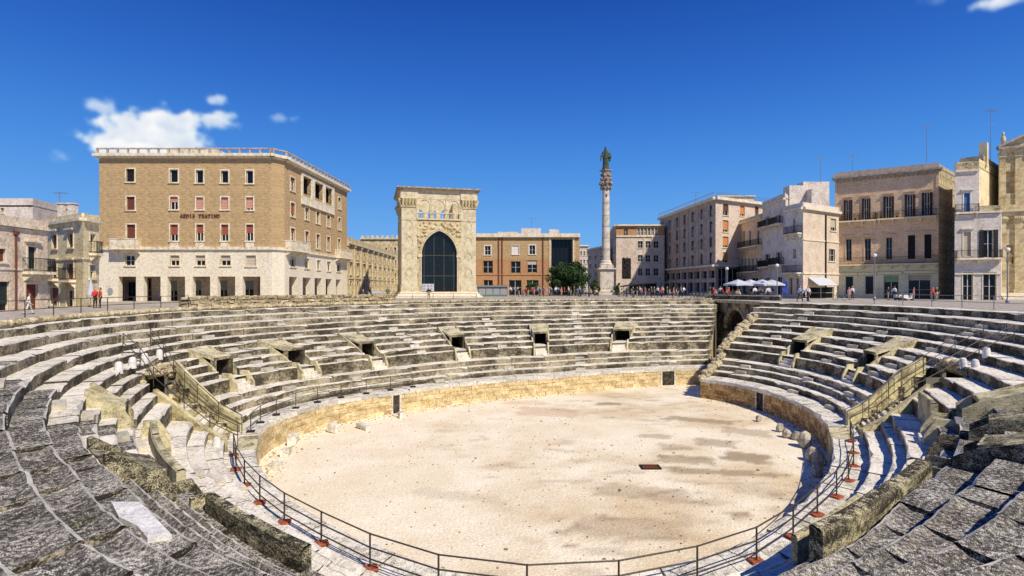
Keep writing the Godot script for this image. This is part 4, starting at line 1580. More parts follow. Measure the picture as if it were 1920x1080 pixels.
func make_left_houses():
	# low house at the very left
	var t := thing("stone_house", "low beige two storey house with a green balcony door and brown street door", "house")
	var A := Vector2(-36.4, 35.0)
	var B := Vector2(-37.0, 45.3)
	var C := [A, B, Vector2(-48, 46.5), Vector2(-48, 35.0)]
	var W := facade(t, A, B, -0.05, 6.15, [
		[-22, 17, 528, 592, {"name": "arched_door", "cover": 0.75, "cm": M.shutter_green, "sill": false, "fm": M.plaster_beige, "fr": 0.2}],
		[48, 70, 533, 582, {"name": "door", "cover": 1.0, "cm": M.wood_door, "sill": false, "fm": M.plaster_beige}],
		[52, 68, 463, 508, {"name": "balcony_door", "cover": 1.0, "cm": M.shutter_green, "hood": true, "sill": false}],
		[-12, 10, 466, 491, {"cover": 0.9, "cm": M.shutter_brown}]], M.plaster_beige)
	band(t, W, 6.15, 6.35, 0.22, M.trim)
	band(t, W, 6.35, 6.9, 0.06, M.plaster_beige, "parapet")
	band(t, W, 2.95, 3.1, 0.07, M.trim, "string_course")
	var b0 := hit(A, B, 42, 508)
	var b1 := hit(A, B, 88, 508)
	balcony(t, W, b0.x, b1.x, b0.y - 0.02, 0.75)
	var d := hit(A, B, 28, 508).x
	var pg := G.new()
	pg.tube(W.p(d, 0.0, 0.09), W.p(d, 5.6, 0.09), 0.07, 0.07, 8)
	pg.box(W.p(d, 5.7, 0.1), Vector3(0.3, 0.25, 0.3))
	obj("drainpipe", pg, M.shutter_brown, t)
	for q in [[35, 45, 556], [75, 92, 552]]:
		var p0 := hit(A, B, q[0], q[2])
		var p1 := hit(A, B, q[1], q[2] + 9)
		obj("plaque", wbox(W, p0.x, p1.x, p1.y, p0.y, 0.0, 0.04), M.grey_stone, t)
	plain_sides(t, C, [0], -0.05, 6.9, M.plaster_beige)
	flat_roof(t, C, 6.3, M.tile_roof)
	# taller corner house
	var h := thing("corner_house", "cream three storey corner house with brown shutters beside the brick palace", "house")
	A = Vector2(-43.4, 52.6)
	B = Vector2(-36.2, 48.0)
	var D := Vector2(-36.75, 50.6)
	C = [A, B, D, Vector2(-41.4, 57.0), Vector2(-45.5, 58.0)]
	var br := {"cover": 1.0, "cm": M.shutter_brown, "hood": true}
	W = facade(h, A, B, -0.05, 7.3, [
		[98, 107, 441, 466, br], [128, 137.5, 439, 464, br], [97, 106.5, 496, 520, {"cover": 1.0, "cm": M.wood_door, "hood": true, "sill": false}], [126, 138, 495, 522, {"cover": 1.0, "cm": M.wood_door, "hood": true, "sill": false}],
		[95.5, 111, 540, 577, {"name": "door", "cover": 0.7, "cm": M.wood_door, "sill": false}], [125, 140, 544, 577, {"name": "door", "cover": 0.0, "sill": false}]], M.plaster_cream)
	band(h, W, 7.3, 7.55, 0.3, M.trim)
	band(h, W, 7.55, 7.95, 0.1, M.plaster_cream, "parapet")
	band(h, W, 4.05, 4.18, 0.08, M.trim, "string_course")
	for q in [[93, 110, 523], [122, 142, 525]]:
		var p0 := hit(A, B, q[0], q[2])
		var p1 := hit(A, B, q[1], q[2])
		balcony(h, W, p0.x, p1.x, p0.y, 0.5)
	var W2 := facade(h, B, D, -0.05, 7.3, [[169, 178, 439, 472, {"cover": 0.0, "sill": false, "name": "balcony_door"}], [168, 178, 497, 522, {"cover": 0.5, "cm": M.shutter_grey}]], M.plaster_cream)
	band(h, W2, 7.3, 7.55, 0.3, M.trim)
	band(h, W2, 7.55, 7.95, 0.1, M.plaster_cream, "parapet")
	band(h, W2, 4.05, 4.18, 0.08, M.trim, "string_course")
	var q0 := hit(B, D, 167, 474)
	var q1 := hit(B, D, 180, 474)
	balcony(h, W2, q0.x, q1.x, q0.y, 0.6)
	plain_sides(h, C, [0, 1], -0.05, 7.9, M.plaster_cream)
	flat_roof(h, C, 7.5, M.tile_roof)
	for i in 2:
		var cg := G.new()
		cg.box(Vector3(-40.2 + i * 0.9, 8.35, -50.9), Vector3(0.55, 1.5, 0.55))
		cg.box(Vector3(-40.2 + i * 0.9, 9.14, -50.9), Vector3(0.7, 0.1, 0.7))
		obj("chimney", cg, M.plaster_white, h)
	# roofs further back
	var far := [[-30, 62, 372, 405, 74.0, "white flat roofed house rising behind the low beige house"], [62, 84, 388, 420, 80.0, "narrow stone house block behind the low beige house"], [150, 200, 404, 430, 84.0, "white roof terrace behind the corner house"]]
	for f in far:
		var n := thing("roof_house", f[5], "house")
		var z: float = f[4]
		var a := Vector2((f[0] - 960.0) / FOCAL * z, z)
		var b := Vector2((f[1] - 960.0) / FOCAL * z, z)
		var hh: float = EYE + (537.0 - f[2]) / FOCAL * z
		var CC := [a, b, b + Vector2(-2, 9), a + Vector2(-2, 9)]
		var V := facade(n, a, b, 0.0, hh - 0.9, [[f[0] + (f[1] - f[0]) * 0.35, f[0] + (f[1] - f[0]) * 0.35 + 6, f[2] + 18, f[2] + 28, {"cover": 0.5, "cm": M.shutter_grey}]], M.plaster_white)
		band(n, V, hh - 0.9, hh, 0.08, M.plaster_white, "parapet")
		plain_sides(n, CC, [0], 0.0, hh, M.plaster_white)
		flat_roof(n, CC, hh - 0.9, M.tile_roof)
	antenna(at(112, 392, 73.0), 2.2, "thin aerial on the white house behind the beige house")

func make_brick_palace():
	var t := thing("brick_palace", "big five storey palace of yellow brick over a white stone arcade", "building")
	var FL := Vector2(-47.9, 66.0)
	var F2 := Vector2(-27.9, 66.0)
	var F3 := Vector2(-27.0, 67.5)
	var BR := Vector2(-26.1, 90.0)
	var C := [FL, F2, F3, BR, Vector2(-47.5, 90.0)]
	var ys := 6.15
	var yt := 16.6
	var dark := {"cover": 0.0, "bars": false}
	var brown := {"cover": 1.0, "cm": M.shutter_brown}
	var pink := {"cover": 1.0, "cm": M.shutter_pink}
	var half := {"cover": 0.5, "cm": M.shutter_rust}
	var W := facade(t, FL, F2, ys, yt, [
		[237.5, 252.5, 317, 341, {"cover": 1.0, "cm": M.shutter_black}], [319, 334, 318, 342, dark], [368, 381.5, 319, 343, dark], [415, 428.5, 320, 343, dark], [462, 475, 320, 344, dark],
		[238, 253, 369, 394, brown], [319.5, 334, 369, 393, {"cover": 0.4, "cm": M.shutter_pink}], [368.5, 381.5, 370, 393, pink], [415, 428.5, 370, 393, pink], [462, 475, 370, 394, {"cover": 0.85, "cm": M.shutter_pink}],
		[238, 254, 421, 450, {"cover": 1.0, "cm": M.shutter_brown, "sill": false, "name": "balcony_door"}], [319.5, 334, 421, 452, {"cover": 0.6, "cm": M.shutter_rust}], [368.5, 381.5, 421, 452, half], [415, 428.5, 421, 452, {"cover": 0.62, "cm": M.shutter_rust}], [462, 475, 421, 452, half]], M.brick)
	for px in [326.75, 375, 421.75, 468.5]:
		var a := hit(FL, F2, px - 8, 454)
		var b := hit(FL, F2, px + 8, 466)
		obj("window_apron", wbox(W, a.x, b.x, b.y, a.y - 0.02, -0.05, 0.06), M.trim, t)
	var tan_ := {"cover": 0.5, "cm": M.shutter_tan, "fr": 0.1}
	var port := []
	for q in [[222, 255], [269, 301], [314, 347], [361, 394], [408, 441], [455, 488]]:
		port.append([q[0], q[1], 518.5, 600])
	var low: Array = [[235, 253, 479, 498, {"cover": 0.0, "fr": 0.1}], [319.5, 336.5, 479, 498, tan_], [367.5, 385, 479, 498, tan_], [414.5, 432.5, 479, 498, tan_], [462, 480, 479, 499, {"cover": 1.0, "cm": M.shutter_tan, "fr": 0.1}]] + port
	var W1 := facade(t, FL, F2, -0.05, ys, low, M.travertine, 0.7, "arcade_wall")
	band(t, W, ys - 0.14, ys + 0.2, 0.22, M.trim, "string_course", 0.2)
	# gallery behind the arcade
	var G0 := FL + Vector2(0.3, 3.6)
	var G1 := F2 + Vector2(-0.3, 3.6)
	var IW := facade(t, G0, G1, -0.05, 3.4, [
		[238, 254, 528, 570, {"name": "door", "cover": 0.0, "bm": M.blue_door, "sill": false, "fm": M.shutter_grey}], [270, 282, 524, 575, {"name": "door", "cover": 0.0, "sill": false, "fm": M.wood_door}], [316, 333, 526, 575, {"name": "door", "cover": 0.5, "cm": M.shutter_grey, "sill": false}], [362, 378, 526, 556, {"cover": 0.6, "cm": M.shutter_grey}], [410, 427, 526, 556, {"cover": 0.6, "cm": M.shutter_grey}], [457, 476, 526, 556, {"cover": 0.55, "cm": M.shutter_grey}]], M.plaster_beige, 0.25, "gallery_wall")
	var cg := G.new()
	cg.quad(W1.p(0.2, 3.3, -0.7), W1.p(W1.w, 3.3, -0.7), IW.p(IW.w, 3.3, 0.0), IW.p(0, 3.3, 0.0))
	obj("gallery_ceiling", cg, M.plaster_beige, t)
	# chamfered corner and the side towards the street
	var WC := facade(t, F2, F3, ys, yt, [], M.brick)
	facade(t, F2, F3, -0.05, ys, [], M.travertine)
	band(t, WC, ys - 0.14, ys + 0.2, 0.22, M.trim, "string_course")
	var dk := {"cover": 0.25, "cm": M.shutter_rust}
	var upper := [
		[544.5, 553, 333, 358, dk], [634, 639, 371, 392, dk],
		[545, 553, 380.5, 406, {"cover": 0.8, "cm": M.shutter_rust}], [572, 579, 390, 412, dk], [593, 599.5, 396.5, 419, dk], [613, 619, 403.5, 425, dk], [634, 639, 409, 431, dk],
		[545, 553, 428, 455, dk], [572, 579, 434, 461, dk], [593, 599.5, 439.5, 466, dk], [613, 619, 444, 470, dk], [633.5, 638.5, 448, 471, dk],
		[567, 583, 333, 365], [589, 605, 341, 373], [609, 622, 350, 381]]
	var W3 := facade(t, F3, BR, ys, yt, upper, M.brick, 0.5)
	# loggia: stone surround with three deep openings
	var lo := [hit(F3, BR, 564.5, 335), hit(F3, BR, 625.5, 352)]
	var lt: float = hit(F3, BR, 575, 329).y + 0.1
	var lb: float = hit(F3, BR, 575, 384).y
	var hs := holes_from(F3, BR, [upper[12], upper[13], upper[14]])
	for e in hs:
		e[2] = lb + 1.0
		e[3] = lt - 0.35
	var LW := Wall.new(F3, BR)
	LW.a += LW.n * 0.16
	obj("loggia_surround", wall_mesh(LW, lo[0].x, lo[1].x, lb, lt, hs, 0.66), M.trim, t)
	var lg := G.new()
	lg.quad(W3.p(lo[0].x, lb, -1.8), W3.p(lo[0].x, lt, -1.8), W3.p(lo[1].x, lt, -1.8), W3.p(lo[1].x, lb, -1.8))
	obj("loggia_back", lg, M.shutter_black, t)
	var rim := G.new()
	wbox(W3, lo[0].x, lo[0].x + 0.06, lb, lt, 0.0, 0.16, rim)
	wbox(W3, lo[1].x - 0.06, lo[1].x, lb, lt, 0.0, 0.16, rim)
	wbox(W3, lo[0].x, lo[1].x, lb - 0.12, lb, 0.0, 0.24, rim)
	obj("loggia_frame", rim, M.trim, t)
	for i in 3:
		var rg := G.new()
		for yy in [0.1, 0.5, 0.9]:
			wbox(LW, hs[i][0], hs[i][1], lb + 1.0 + yy, lb + 1.04 + yy, -0.2, -0.16, rg)
		obj("loggia_rail", rg, M.iron, t)
	var sl := {"cover": 0.3, "cm": M.shutter_tan, "fr": 0.1}
	var low2 := [[544, 554, 481, 500, sl], [571, 580, 485, 503, sl], [594, 600.5, 488, 505.5, sl], [613, 620, 490.5, 508, sl], [631, 639, 492, 509, sl], [542, 557.5, 519, 600], [567.5, 583, 520.5, 600], [590, 603.5, 521.5, 600], [611, 622.5, 523, 600], [630, 639, 524, 600]]
	var W4 := facade(t, F3, BR, -0.05, ys, low2, M.travertine, 0.7, "arcade_wall")
	band(t, W3, ys - 0.14, ys + 0.2, 0.22, M.trim, "string_course")
	var gb := G.new()
	gb.quad(W4.p(0.3, 0, -3.4), W4.p(0.3, 3.3, -3.4), W4.p(W4.w, 3.3, -3.4), W4.p(W4.w, 0, -3.4))
	gb.quad(W4.p(0.3, 3.3, -3.4), W4.p(0.3, 3.3, -0.7), W4.p(W4.w, 3.3, -0.7), W4.p(W4.w, 3.3, -3.4))
	obj("side_gallery", gb, M.plaster_beige, t)
	# stone balconies
	var b0 := hit(FL, F2, 216, 467)
	var b1 := hit(FL, F2, 265, 467)
	balcony(t, W, b0.x, b1.x, ys + 0.05, 0.95, {"solid": true})
	b0 = hit(F3, BR, 535, 470)
	b1 = hit(F3, BR, 569, 470)
	balcony(t, W3, b0.x, b1.x, ys + 0.05, 0.95, {"solid": true})
	b0 = hit(F3, BR, 628, 484)
	balcony(t, W3, b0.x, W3.w, ys + 0.05, 0.95, {"solid": true})
	# cornice and roof balustrade
	for V in [W, WC, W3]:
		band(t, V, yt, yt + 0.18, 0.18, M.trim, "cornice", 0.15)
		band(t, V, yt + 0.18, yt + 0.5, 0.55, M.trim, "cornice", 0.45)
		var n := int(V.w / 1.15)
		for i in maxi(2, n + 1):
			var s: float = V.w * i / maxi(1, n)
			var pg := wbox(V, s - 0.09, s + 0.09, yt + 0.5, yt + 1.02, 0.18, 0.36)
			obj("baluster", pg, M.grey_stone, t)
		obj("balustrade_rail", wbox(V, -0.1, V.w + 0.1, yt + 1.02, yt + 1.14, 0.14, 0.4), M.grey_stone, t)
	plain_sides(t, C, [0, 1, 2], 0.0, yt + 0.5, M.brick)
	flat_roof(t, C, yt + 0.3, M.tile_roof)
	var ph := G.new()
	ph.box(Vector3(-39.5, yt + 1.2, -72), Vector3(6.0, 1.9, 4.0))
	obj("stair_house", ph, M.trim, t)
	# oval shield and the long inscription in bronze letters
	var sp := hit(FL, F2, 207, 546)
	var sg := G.new()
	var ring_ := PackedVector3Array()
	for i in 14:
		ring_.append(W1.p(sp.x + cos(TAU * i / 14) * 0.3, sp.y + sin(TAU * i / 14) * 0.42, 0.01))
	sg.prism(ring_, W1.n * 0.06)
	obj("oval_shield", sg, M.shutter_grey, t)
	var word := "AEDIS TEATINO"
	var f := SystemFont.new()
	f.font_names = PackedStringArray(["Droid Serif"])
	f.font_weight = 700
	var x0 := hit(FL, F2, 338, 405)
	var x1 := hit(FL, F2, 413, 405)
	for i in word.length():
		if word[i] == " ":
			continue
		var tm := TextMesh.new()
		tm.text = word[i]
		tm.font = f
		tm.font_size = 32
		tm.pixel_size = 0.0155
		tm.depth = 0.08
		tm.material = M.shutter_brown
		var l := MeshInstance3D.new()
		l.mesh = tm
		hang(l, "letter", t)
		l.position = W.p(lerpf(x0.x, x1.x, (i + 0.5) / word.length()), x0.y, 0.07)

func make_street_palace():
	var t := thing("ornate_palace", "long pale ornate palace with pilasters lining the side street", "building")
	var A := Vector2(-27.0, 93.0)
	var B := Vector2(-28.4, 137.0)
	var W := Wall.new(A, B)
	var H := 9.4
	var holes := []
	var n := 9
	for i in n:
		var s := W.w * (i + 0.5) / n
		holes.append([s - 0.6, s + 0.6, 0.2, 2.7])
		holes.append([s - 0.55, s + 0.55, 3.7, 5.5])
		holes.append([s - 0.5, s + 0.5, 6.5, 7.7])
	obj("wall", wall_mesh(W, 0, W.w, -0.05, H, holes), M.lecce, t)
	for i in holes.size():
		window(t, W, holes[i], {"cover": 0.3, "cm": M.shutter_brown, "hood": i % 3 == 1, "sill": i % 3 != 0, "fm": M.lecce_pale, "name": "door" if i % 3 == 0 else "window"})
	for i in n + 1:
		var s := W.w * i / n
		obj("pilaster", wbox(W, s - 0.35, s + 0.35, 0.0, H - 0.6, -0.02, 0.2), M.lecce, t)
		obj("pilaster_capital", wbox(W, s - 0.45, s + 0.45, H - 1.0, H - 0.6, -0.02, 0.32), M.lecce_pale, t)
	band(t, W, 3.0, 3.2, 0.14, M.lecce_pale, "string_course")
	band(t, W, H - 0.6, H - 0.2, 0.4, M.lecce_pale)
	band(t, W, H - 0.2, H + 0.5, 0.12, M.lecce, "parapet")
	var C := [A, B, B + Vector2(-16, 1), A + Vector2(-6, 0)]
	plain_sides(t, C, [0], 0.0, H + 0.4, M.lecce)
	flat_roof(t, C, H, M.tile_roof)
	var t2 := thing("palace_block", "tall cream block closing the end of the side street", "building")
	var z := 141.0
	var a := Vector2((676 - 960.0) / FOCAL * z, z)
	var b := Vector2((760 - 960.0) / FOCAL * z, z)
	var hh := EYE + (537.0 - 449.0) / FOCAL * z
	var sp := []
	for i in 4:
		for j in 3:
			sp.append([688 + i * 17, 692 + i * 17, 464 + j * 24, 474 + j * 24, {"cover": 0.4, "cm": M.shutter_brown}])
	var V := facade(t2, a, b, 0.0, hh, sp, M.lecce)
	band(t2, V, hh, hh + 0.4, 0.35, M.lecce_pale)
	for i in 9:
		obj("merlon", wbox(V, V.w * (i + 0.2) / 9.0, V.w * (i + 0.7) / 9.0, hh + 0.4, hh + 1.0, -0.2, 0.15), M.lecce_pale, t2)
	var CC := [a, b, b + Vector2(0, 10), a + Vector2(0, 10)]
	plain_sides(t2, CC, [0], 0.0, hh, M.lecce)
	flat_roof(t2, CC, hh, M.tile_roof)

func arch_pts(W: Wall, c: float, hw: float, y0: float, ysp: float, top: float, n := 8, out := 0.0) -> PackedVector3Array:
	# outline of an arched notch, bottom left up and over to bottom right; pointed when top rises more than hw
	var p := PackedVector3Array()
	p.append(W.p(c - hw, y0, out))
	var rise := top - ysp
	if rise <= hw * 1.05:
		for i in n * 2 + 1:
			var a := PI - PI * i / (n * 2.0)
			p.append(W.p(c + cos(a) * hw, ysp + sin(a) * rise, out))
	else:
		# two arcs that meet at the point
		var R := (hw * hw + rise * rise) / (2.0 * hw)
		var am := asin(clampf(rise / R, -1.0, 1.0))
		for i in n + 1:
			var a := am * i / n
			p.append(W.p(c - hw + R - cos(a) * R, ysp + sin(a) * R, out))
		for i in n:
			var a := am * (n - 1 - i) / n
			p.append(W.p(c + hw - R + cos(a) * R, ysp + sin(a) * R, out))
	p.append(W.p(c + hw, y0, out))
	return p

func make_arch_hall():
	var t := thing("arch_hall", "tall square stone hall with a glazed pointed arch and an open upper loggia", "building")
	var turn := deg_to_rad(14.0)
	var u := Vector2(cos(turn), sin(turn))
	var v := Vector2(-sin(turn), cos(turn))
	var FL := Vector2((753 - 960.0) / FOCAL * 87.5, 87.5)
	var w := 11.6
	var FR := FL + u * w
	var BR := FR + v * w
	var BL := FL + v * w
	var C := [FL, FR, BR, BL]
	var pier := 2.35
	var yl0 := 11.9
	var yl1 := 15.2
	var H := 17.1
	# stepped base
	for i in 3:
		var g := G.new()
		var e := 0.9 - 0.3 * i
		var q := PackedVector3Array()
		for k in [[-e, -e], [w + e, -e], [w + e, w + e], [-e, w + e]]:
			var p: Vector2 = FL + u * k[0] + v * k[1]
			q.append(Vector3(p.x, 0.3 * i, -p.y))
		g.prism(q, Vector3.UP * 0.3)
		obj("base_step", g, M.travertine, t)
	for side in 4:
		var W := Wall.new(C[side], C[(side + 1) % 4])
		var cx := W.w * 0.5
		var hw := (W.w - pier * 2.0) * 0.5
		# corner piers
		var pg := wbox(W, 0.0, pier, 0.9, H - 1.0, -pier, 0.0)
		obj("corner_pier", pg, M.lecce_pale, t)
		obj("pier_base", wbox(W, -0.12, pier + 0.12, 0.9, 2.0, -pier, 0.13), M.lecce_pale, t)
		obj("pier_base", wbox(W, W.w - pier - 0.12, W.w - 0.01, 0.9, 2.0, -0.2, 0.13), M.lecce_pale, t)
		# capitals at the top of the piers, with rows of carved leaves
		for s in [[0.0, pier], [W.w - pier, W.w]]:
			var cap := wbox(W, s[0] - 0.06, s[1] + 0.06, H - 3.1, H - 2.85, -0.3, 0.12)
			for i in 5:
				var cxx: float = lerpf(s[0] + 0.2, s[1] - 0.2, i / 4.0)
				cap.tube(W.p(cxx, H - 2.85, 0.02), W.p(cxx, H - 1.75, 0.32), 0.2, 0.3, 6)
			obj("pier_capital", cap, M.lecce, t)
			# blind pointed niches carved on the piers
			if side == 0 or side == 3:
				for j in 4:
					var nb := G.new()
					var yb := 3.6 + j * 2.45
					var lst := []
					for p in arch_pts(W, (s[0] + s[1]) * 0.5, 0.52, yb, yb + 0.25, yb + 1.0, 4, 0.03):
						lst.append(p)
					nb.path(lst, 0.045, 5)
					obj("blind_arch", nb, M.lecce, t)
		if side == 0:
			var a := arch_pts(W, cx, hw - 0.62, 0.9, 6.6, 10.5, 10, 0.0)
			var poly := PackedVector3Array([W.p(pier, 0.9), ])
			poly.append_array(a)
			poly.append(W.p(W.w - pier, 0.9))
			poly.append(W.p(W.w - pier, yl0 + 0.2))
			poly.append(W.p(pier, yl0 + 0.2))
			var g := G.new()
			g.prism(poly, W.n * -0.9)
			obj("arch_wall", g, M.lecce, t)
			for e in [[0.02, 0.14, 0.11], [0.22, 0.1, 0.08]]:
				var lst := []
				for p in arch_pts(W, cx, hw - 0.62 + e[0], 0.9, 6.6, 10.5 + e[0] * 1.2, 10, e[1] * 0.6):
					lst.append(p)
				var mg := G.new()
				mg.path(lst, e[2], 8)
				obj("arch_moulding", mg, M.lecce_pale, t)
			for s in [-1.0, 1.0]:
				obj("impost", wbox(W, cx + s * (hw - 0.45) - 0.32, cx + s * (hw - 0.45) + 0.32, 6.3, 6.75, -0.1, 0.24), M.lecce_pale, t)
			# carved spandrels: leaves and trophies in relief
			var rr := RandomNumberGenerator.new()
			rr.seed = 8
			for i in 70:
				var s := rr.randf_range(pier + 0.15, W.w - pier - 0.15)
				var y := rr.randf_range(7.2, yl0 - 0.1)
				var q: float = absf(s - cx) / (hw - 0.62)
				var lim := 6.6 + 4.2 * sqrt(maxf(0.0, 1.0 - q * q)) if q < 1.0 else 0.0
				if y < lim + 0.25:
					continue
				var rk := rock_shape(i + 40, Vector3(rr.randf_range(0.2, 0.46), rr.randf_range(0.16, 0.4), 0.2))
				rk.col = Color.WHITE * rr.randf_range(0.85, 1.05)
				var m := obj("carving", rk, M.lecce, t)
				m.position = W.p(s, y, 0.02)
				m.rotation = Vector3(0, atan2(W.n.x, W.n.z), rr.randf() * TAU)
			# glazing: panes between a steel grid, set back in the arch
			var gp := arch_pts(W, cx, hw - 0.62, 0.95, 6.6, 10.48, 10, -0.45)
			var gl := G.new()
			var fl := PackedVector3Array(gp)
			gl.prism(fl, W.n * -0.02)
			obj("glass_pane", gl, M.glass, t)
			var gr := G.new()
			for k in 4:
				var s := cx + (k - 1.5) * (hw * 0.45)
				var tp := 6.6 + 3.7 * sqrt(maxf(0.05, 1.0 - pow((s - cx) / (hw - 0.5), 2)))
				wbox(W, s - 0.05, s + 0.05, 0.95, tp, -0.5, -0.4, gr)
			for y in [3.4, 6.6]:
				wbox(W, cx - hw + 0.62, cx + hw - 0.62, y - 0.06, y + 0.06, -0.51, -0.39, gr)
			obj("glazing_grid", gr, M.steel, t)
		else:
			obj("wall", wbox(W, pier - (0.01 if side != 0 else 0.0), W.w - pier, 0.9, yl0 + 0.2, -0.8, -0.06), M.lecce_pale, t)
		# loggia with three arches and a balustrade
		obj("loggia_sill", wbox(W, pier, W.w - pier, yl0 + 0.2, yl0 + 0.45, -0.9, 0.16), M.lecce_pale, t)
		var aw := hw * 2.0 / 3.0
		var poly2 := PackedVector3Array()
		poly2.append(W.p(pier, yl0 + 0.45))
		for i in 3:
			var c := pier + aw * (i + 0.5)
			poly2.append_array(arch_pts(W, c, aw * 0.36, yl0 + 0.45, yl1 - aw * 0.36, yl1, 5))
		poly2.append(W.p(W.w - pier, yl0 + 0.45))
		poly2.append(W.p(W.w - pier, H - 1.0))
		poly2.append(W.p(pier, H - 1.0))
		var lg := G.new()
		lg.prism(poly2, W.n * -0.6)
		obj("loggia_arcade", lg, M.lecce_pale, t)
		for i in 4:
			obj("loggia_pilaster", wbox(W, pier + aw * i - 0.13, pier + aw * i + 0.13, yl0 + 0.45, H - 1.5, -0.02, 0.1), M.lecce_pale, t)
		for i in 15:
			var b := G.new()
			b.lathe(W.p(pier + (i + 0.5) * hw * 2.0 / 15.0, yl0 + 0.45, 0.04), [Vector2(0.07, 0), Vector2(0.11, 0.2), Vector2(0.05, 0.45), Vector2(0.08, 0.75)], 7)
			obj("baluster", b, M.lecce, t)
		obj("balustrade_rail", wbox(W, pier, W.w - pier, yl0 + 1.2, yl0 + 1.36, -0.04, 0.14), M.lecce_pale, t)
		# entablature
		obj("frieze", wbox(W, 0.0, W.w, H - 1.75, H - 0.45, -0.5, 0.04), M.lecce_pale, t)
		for s in [[-0.1, pier + 0.1], [W.w - pier - 0.1, W.w + 0.1]]:
			obj("frieze_block", wbox(W, s[0], s[1], H - 1.75, H - 0.45, -0.2, 0.22), M.lecce_pale, t)
		obj("cornice", wbox(W, -0.4, W.w + 0.4, H - 0.45, H - 0.2, -0.4, 0.5), M.lecce, t)
		obj("cornice", wbox(W, -0.6, W.w + 0.6, H - 0.2, H, -0.4, 0.72), M.tile_roof, t)
	var g2 := G.new()
	var q2 := PackedVector3Array()
	for c in C:
		q2.append(Vector3(c.x, yl0, -c.y))
	g2.prism(q2, Vector3.UP * 0.15)
	obj("loggia_floor", g2, M.lecce_pale, t)
	# exhibition board inside the glass
	var W0 := Wall.new(FL, FR)
	var bd := thing("display_board", "white information board with grey prints inside the glazed arch", "board")
	var b0 := hit(FL, FR, 792, 530)
	var b1 := hit(FL, FR, 814, 544)
	obj("panel", wbox(W0, b0.x, b1.x, 1.0, 2.15, -0.36, -0.3), M.canvas, bd)
	for i in 3:
		for j in 2:
			obj("print", wbox(W0, b0.x + 0.15 + i * 0.55, b0.x + 0.5 + i * 0.55, 1.15 + j * 0.5, 1.5 + j * 0.5, -0.3, -0.29), M.shutter_grey, bd)

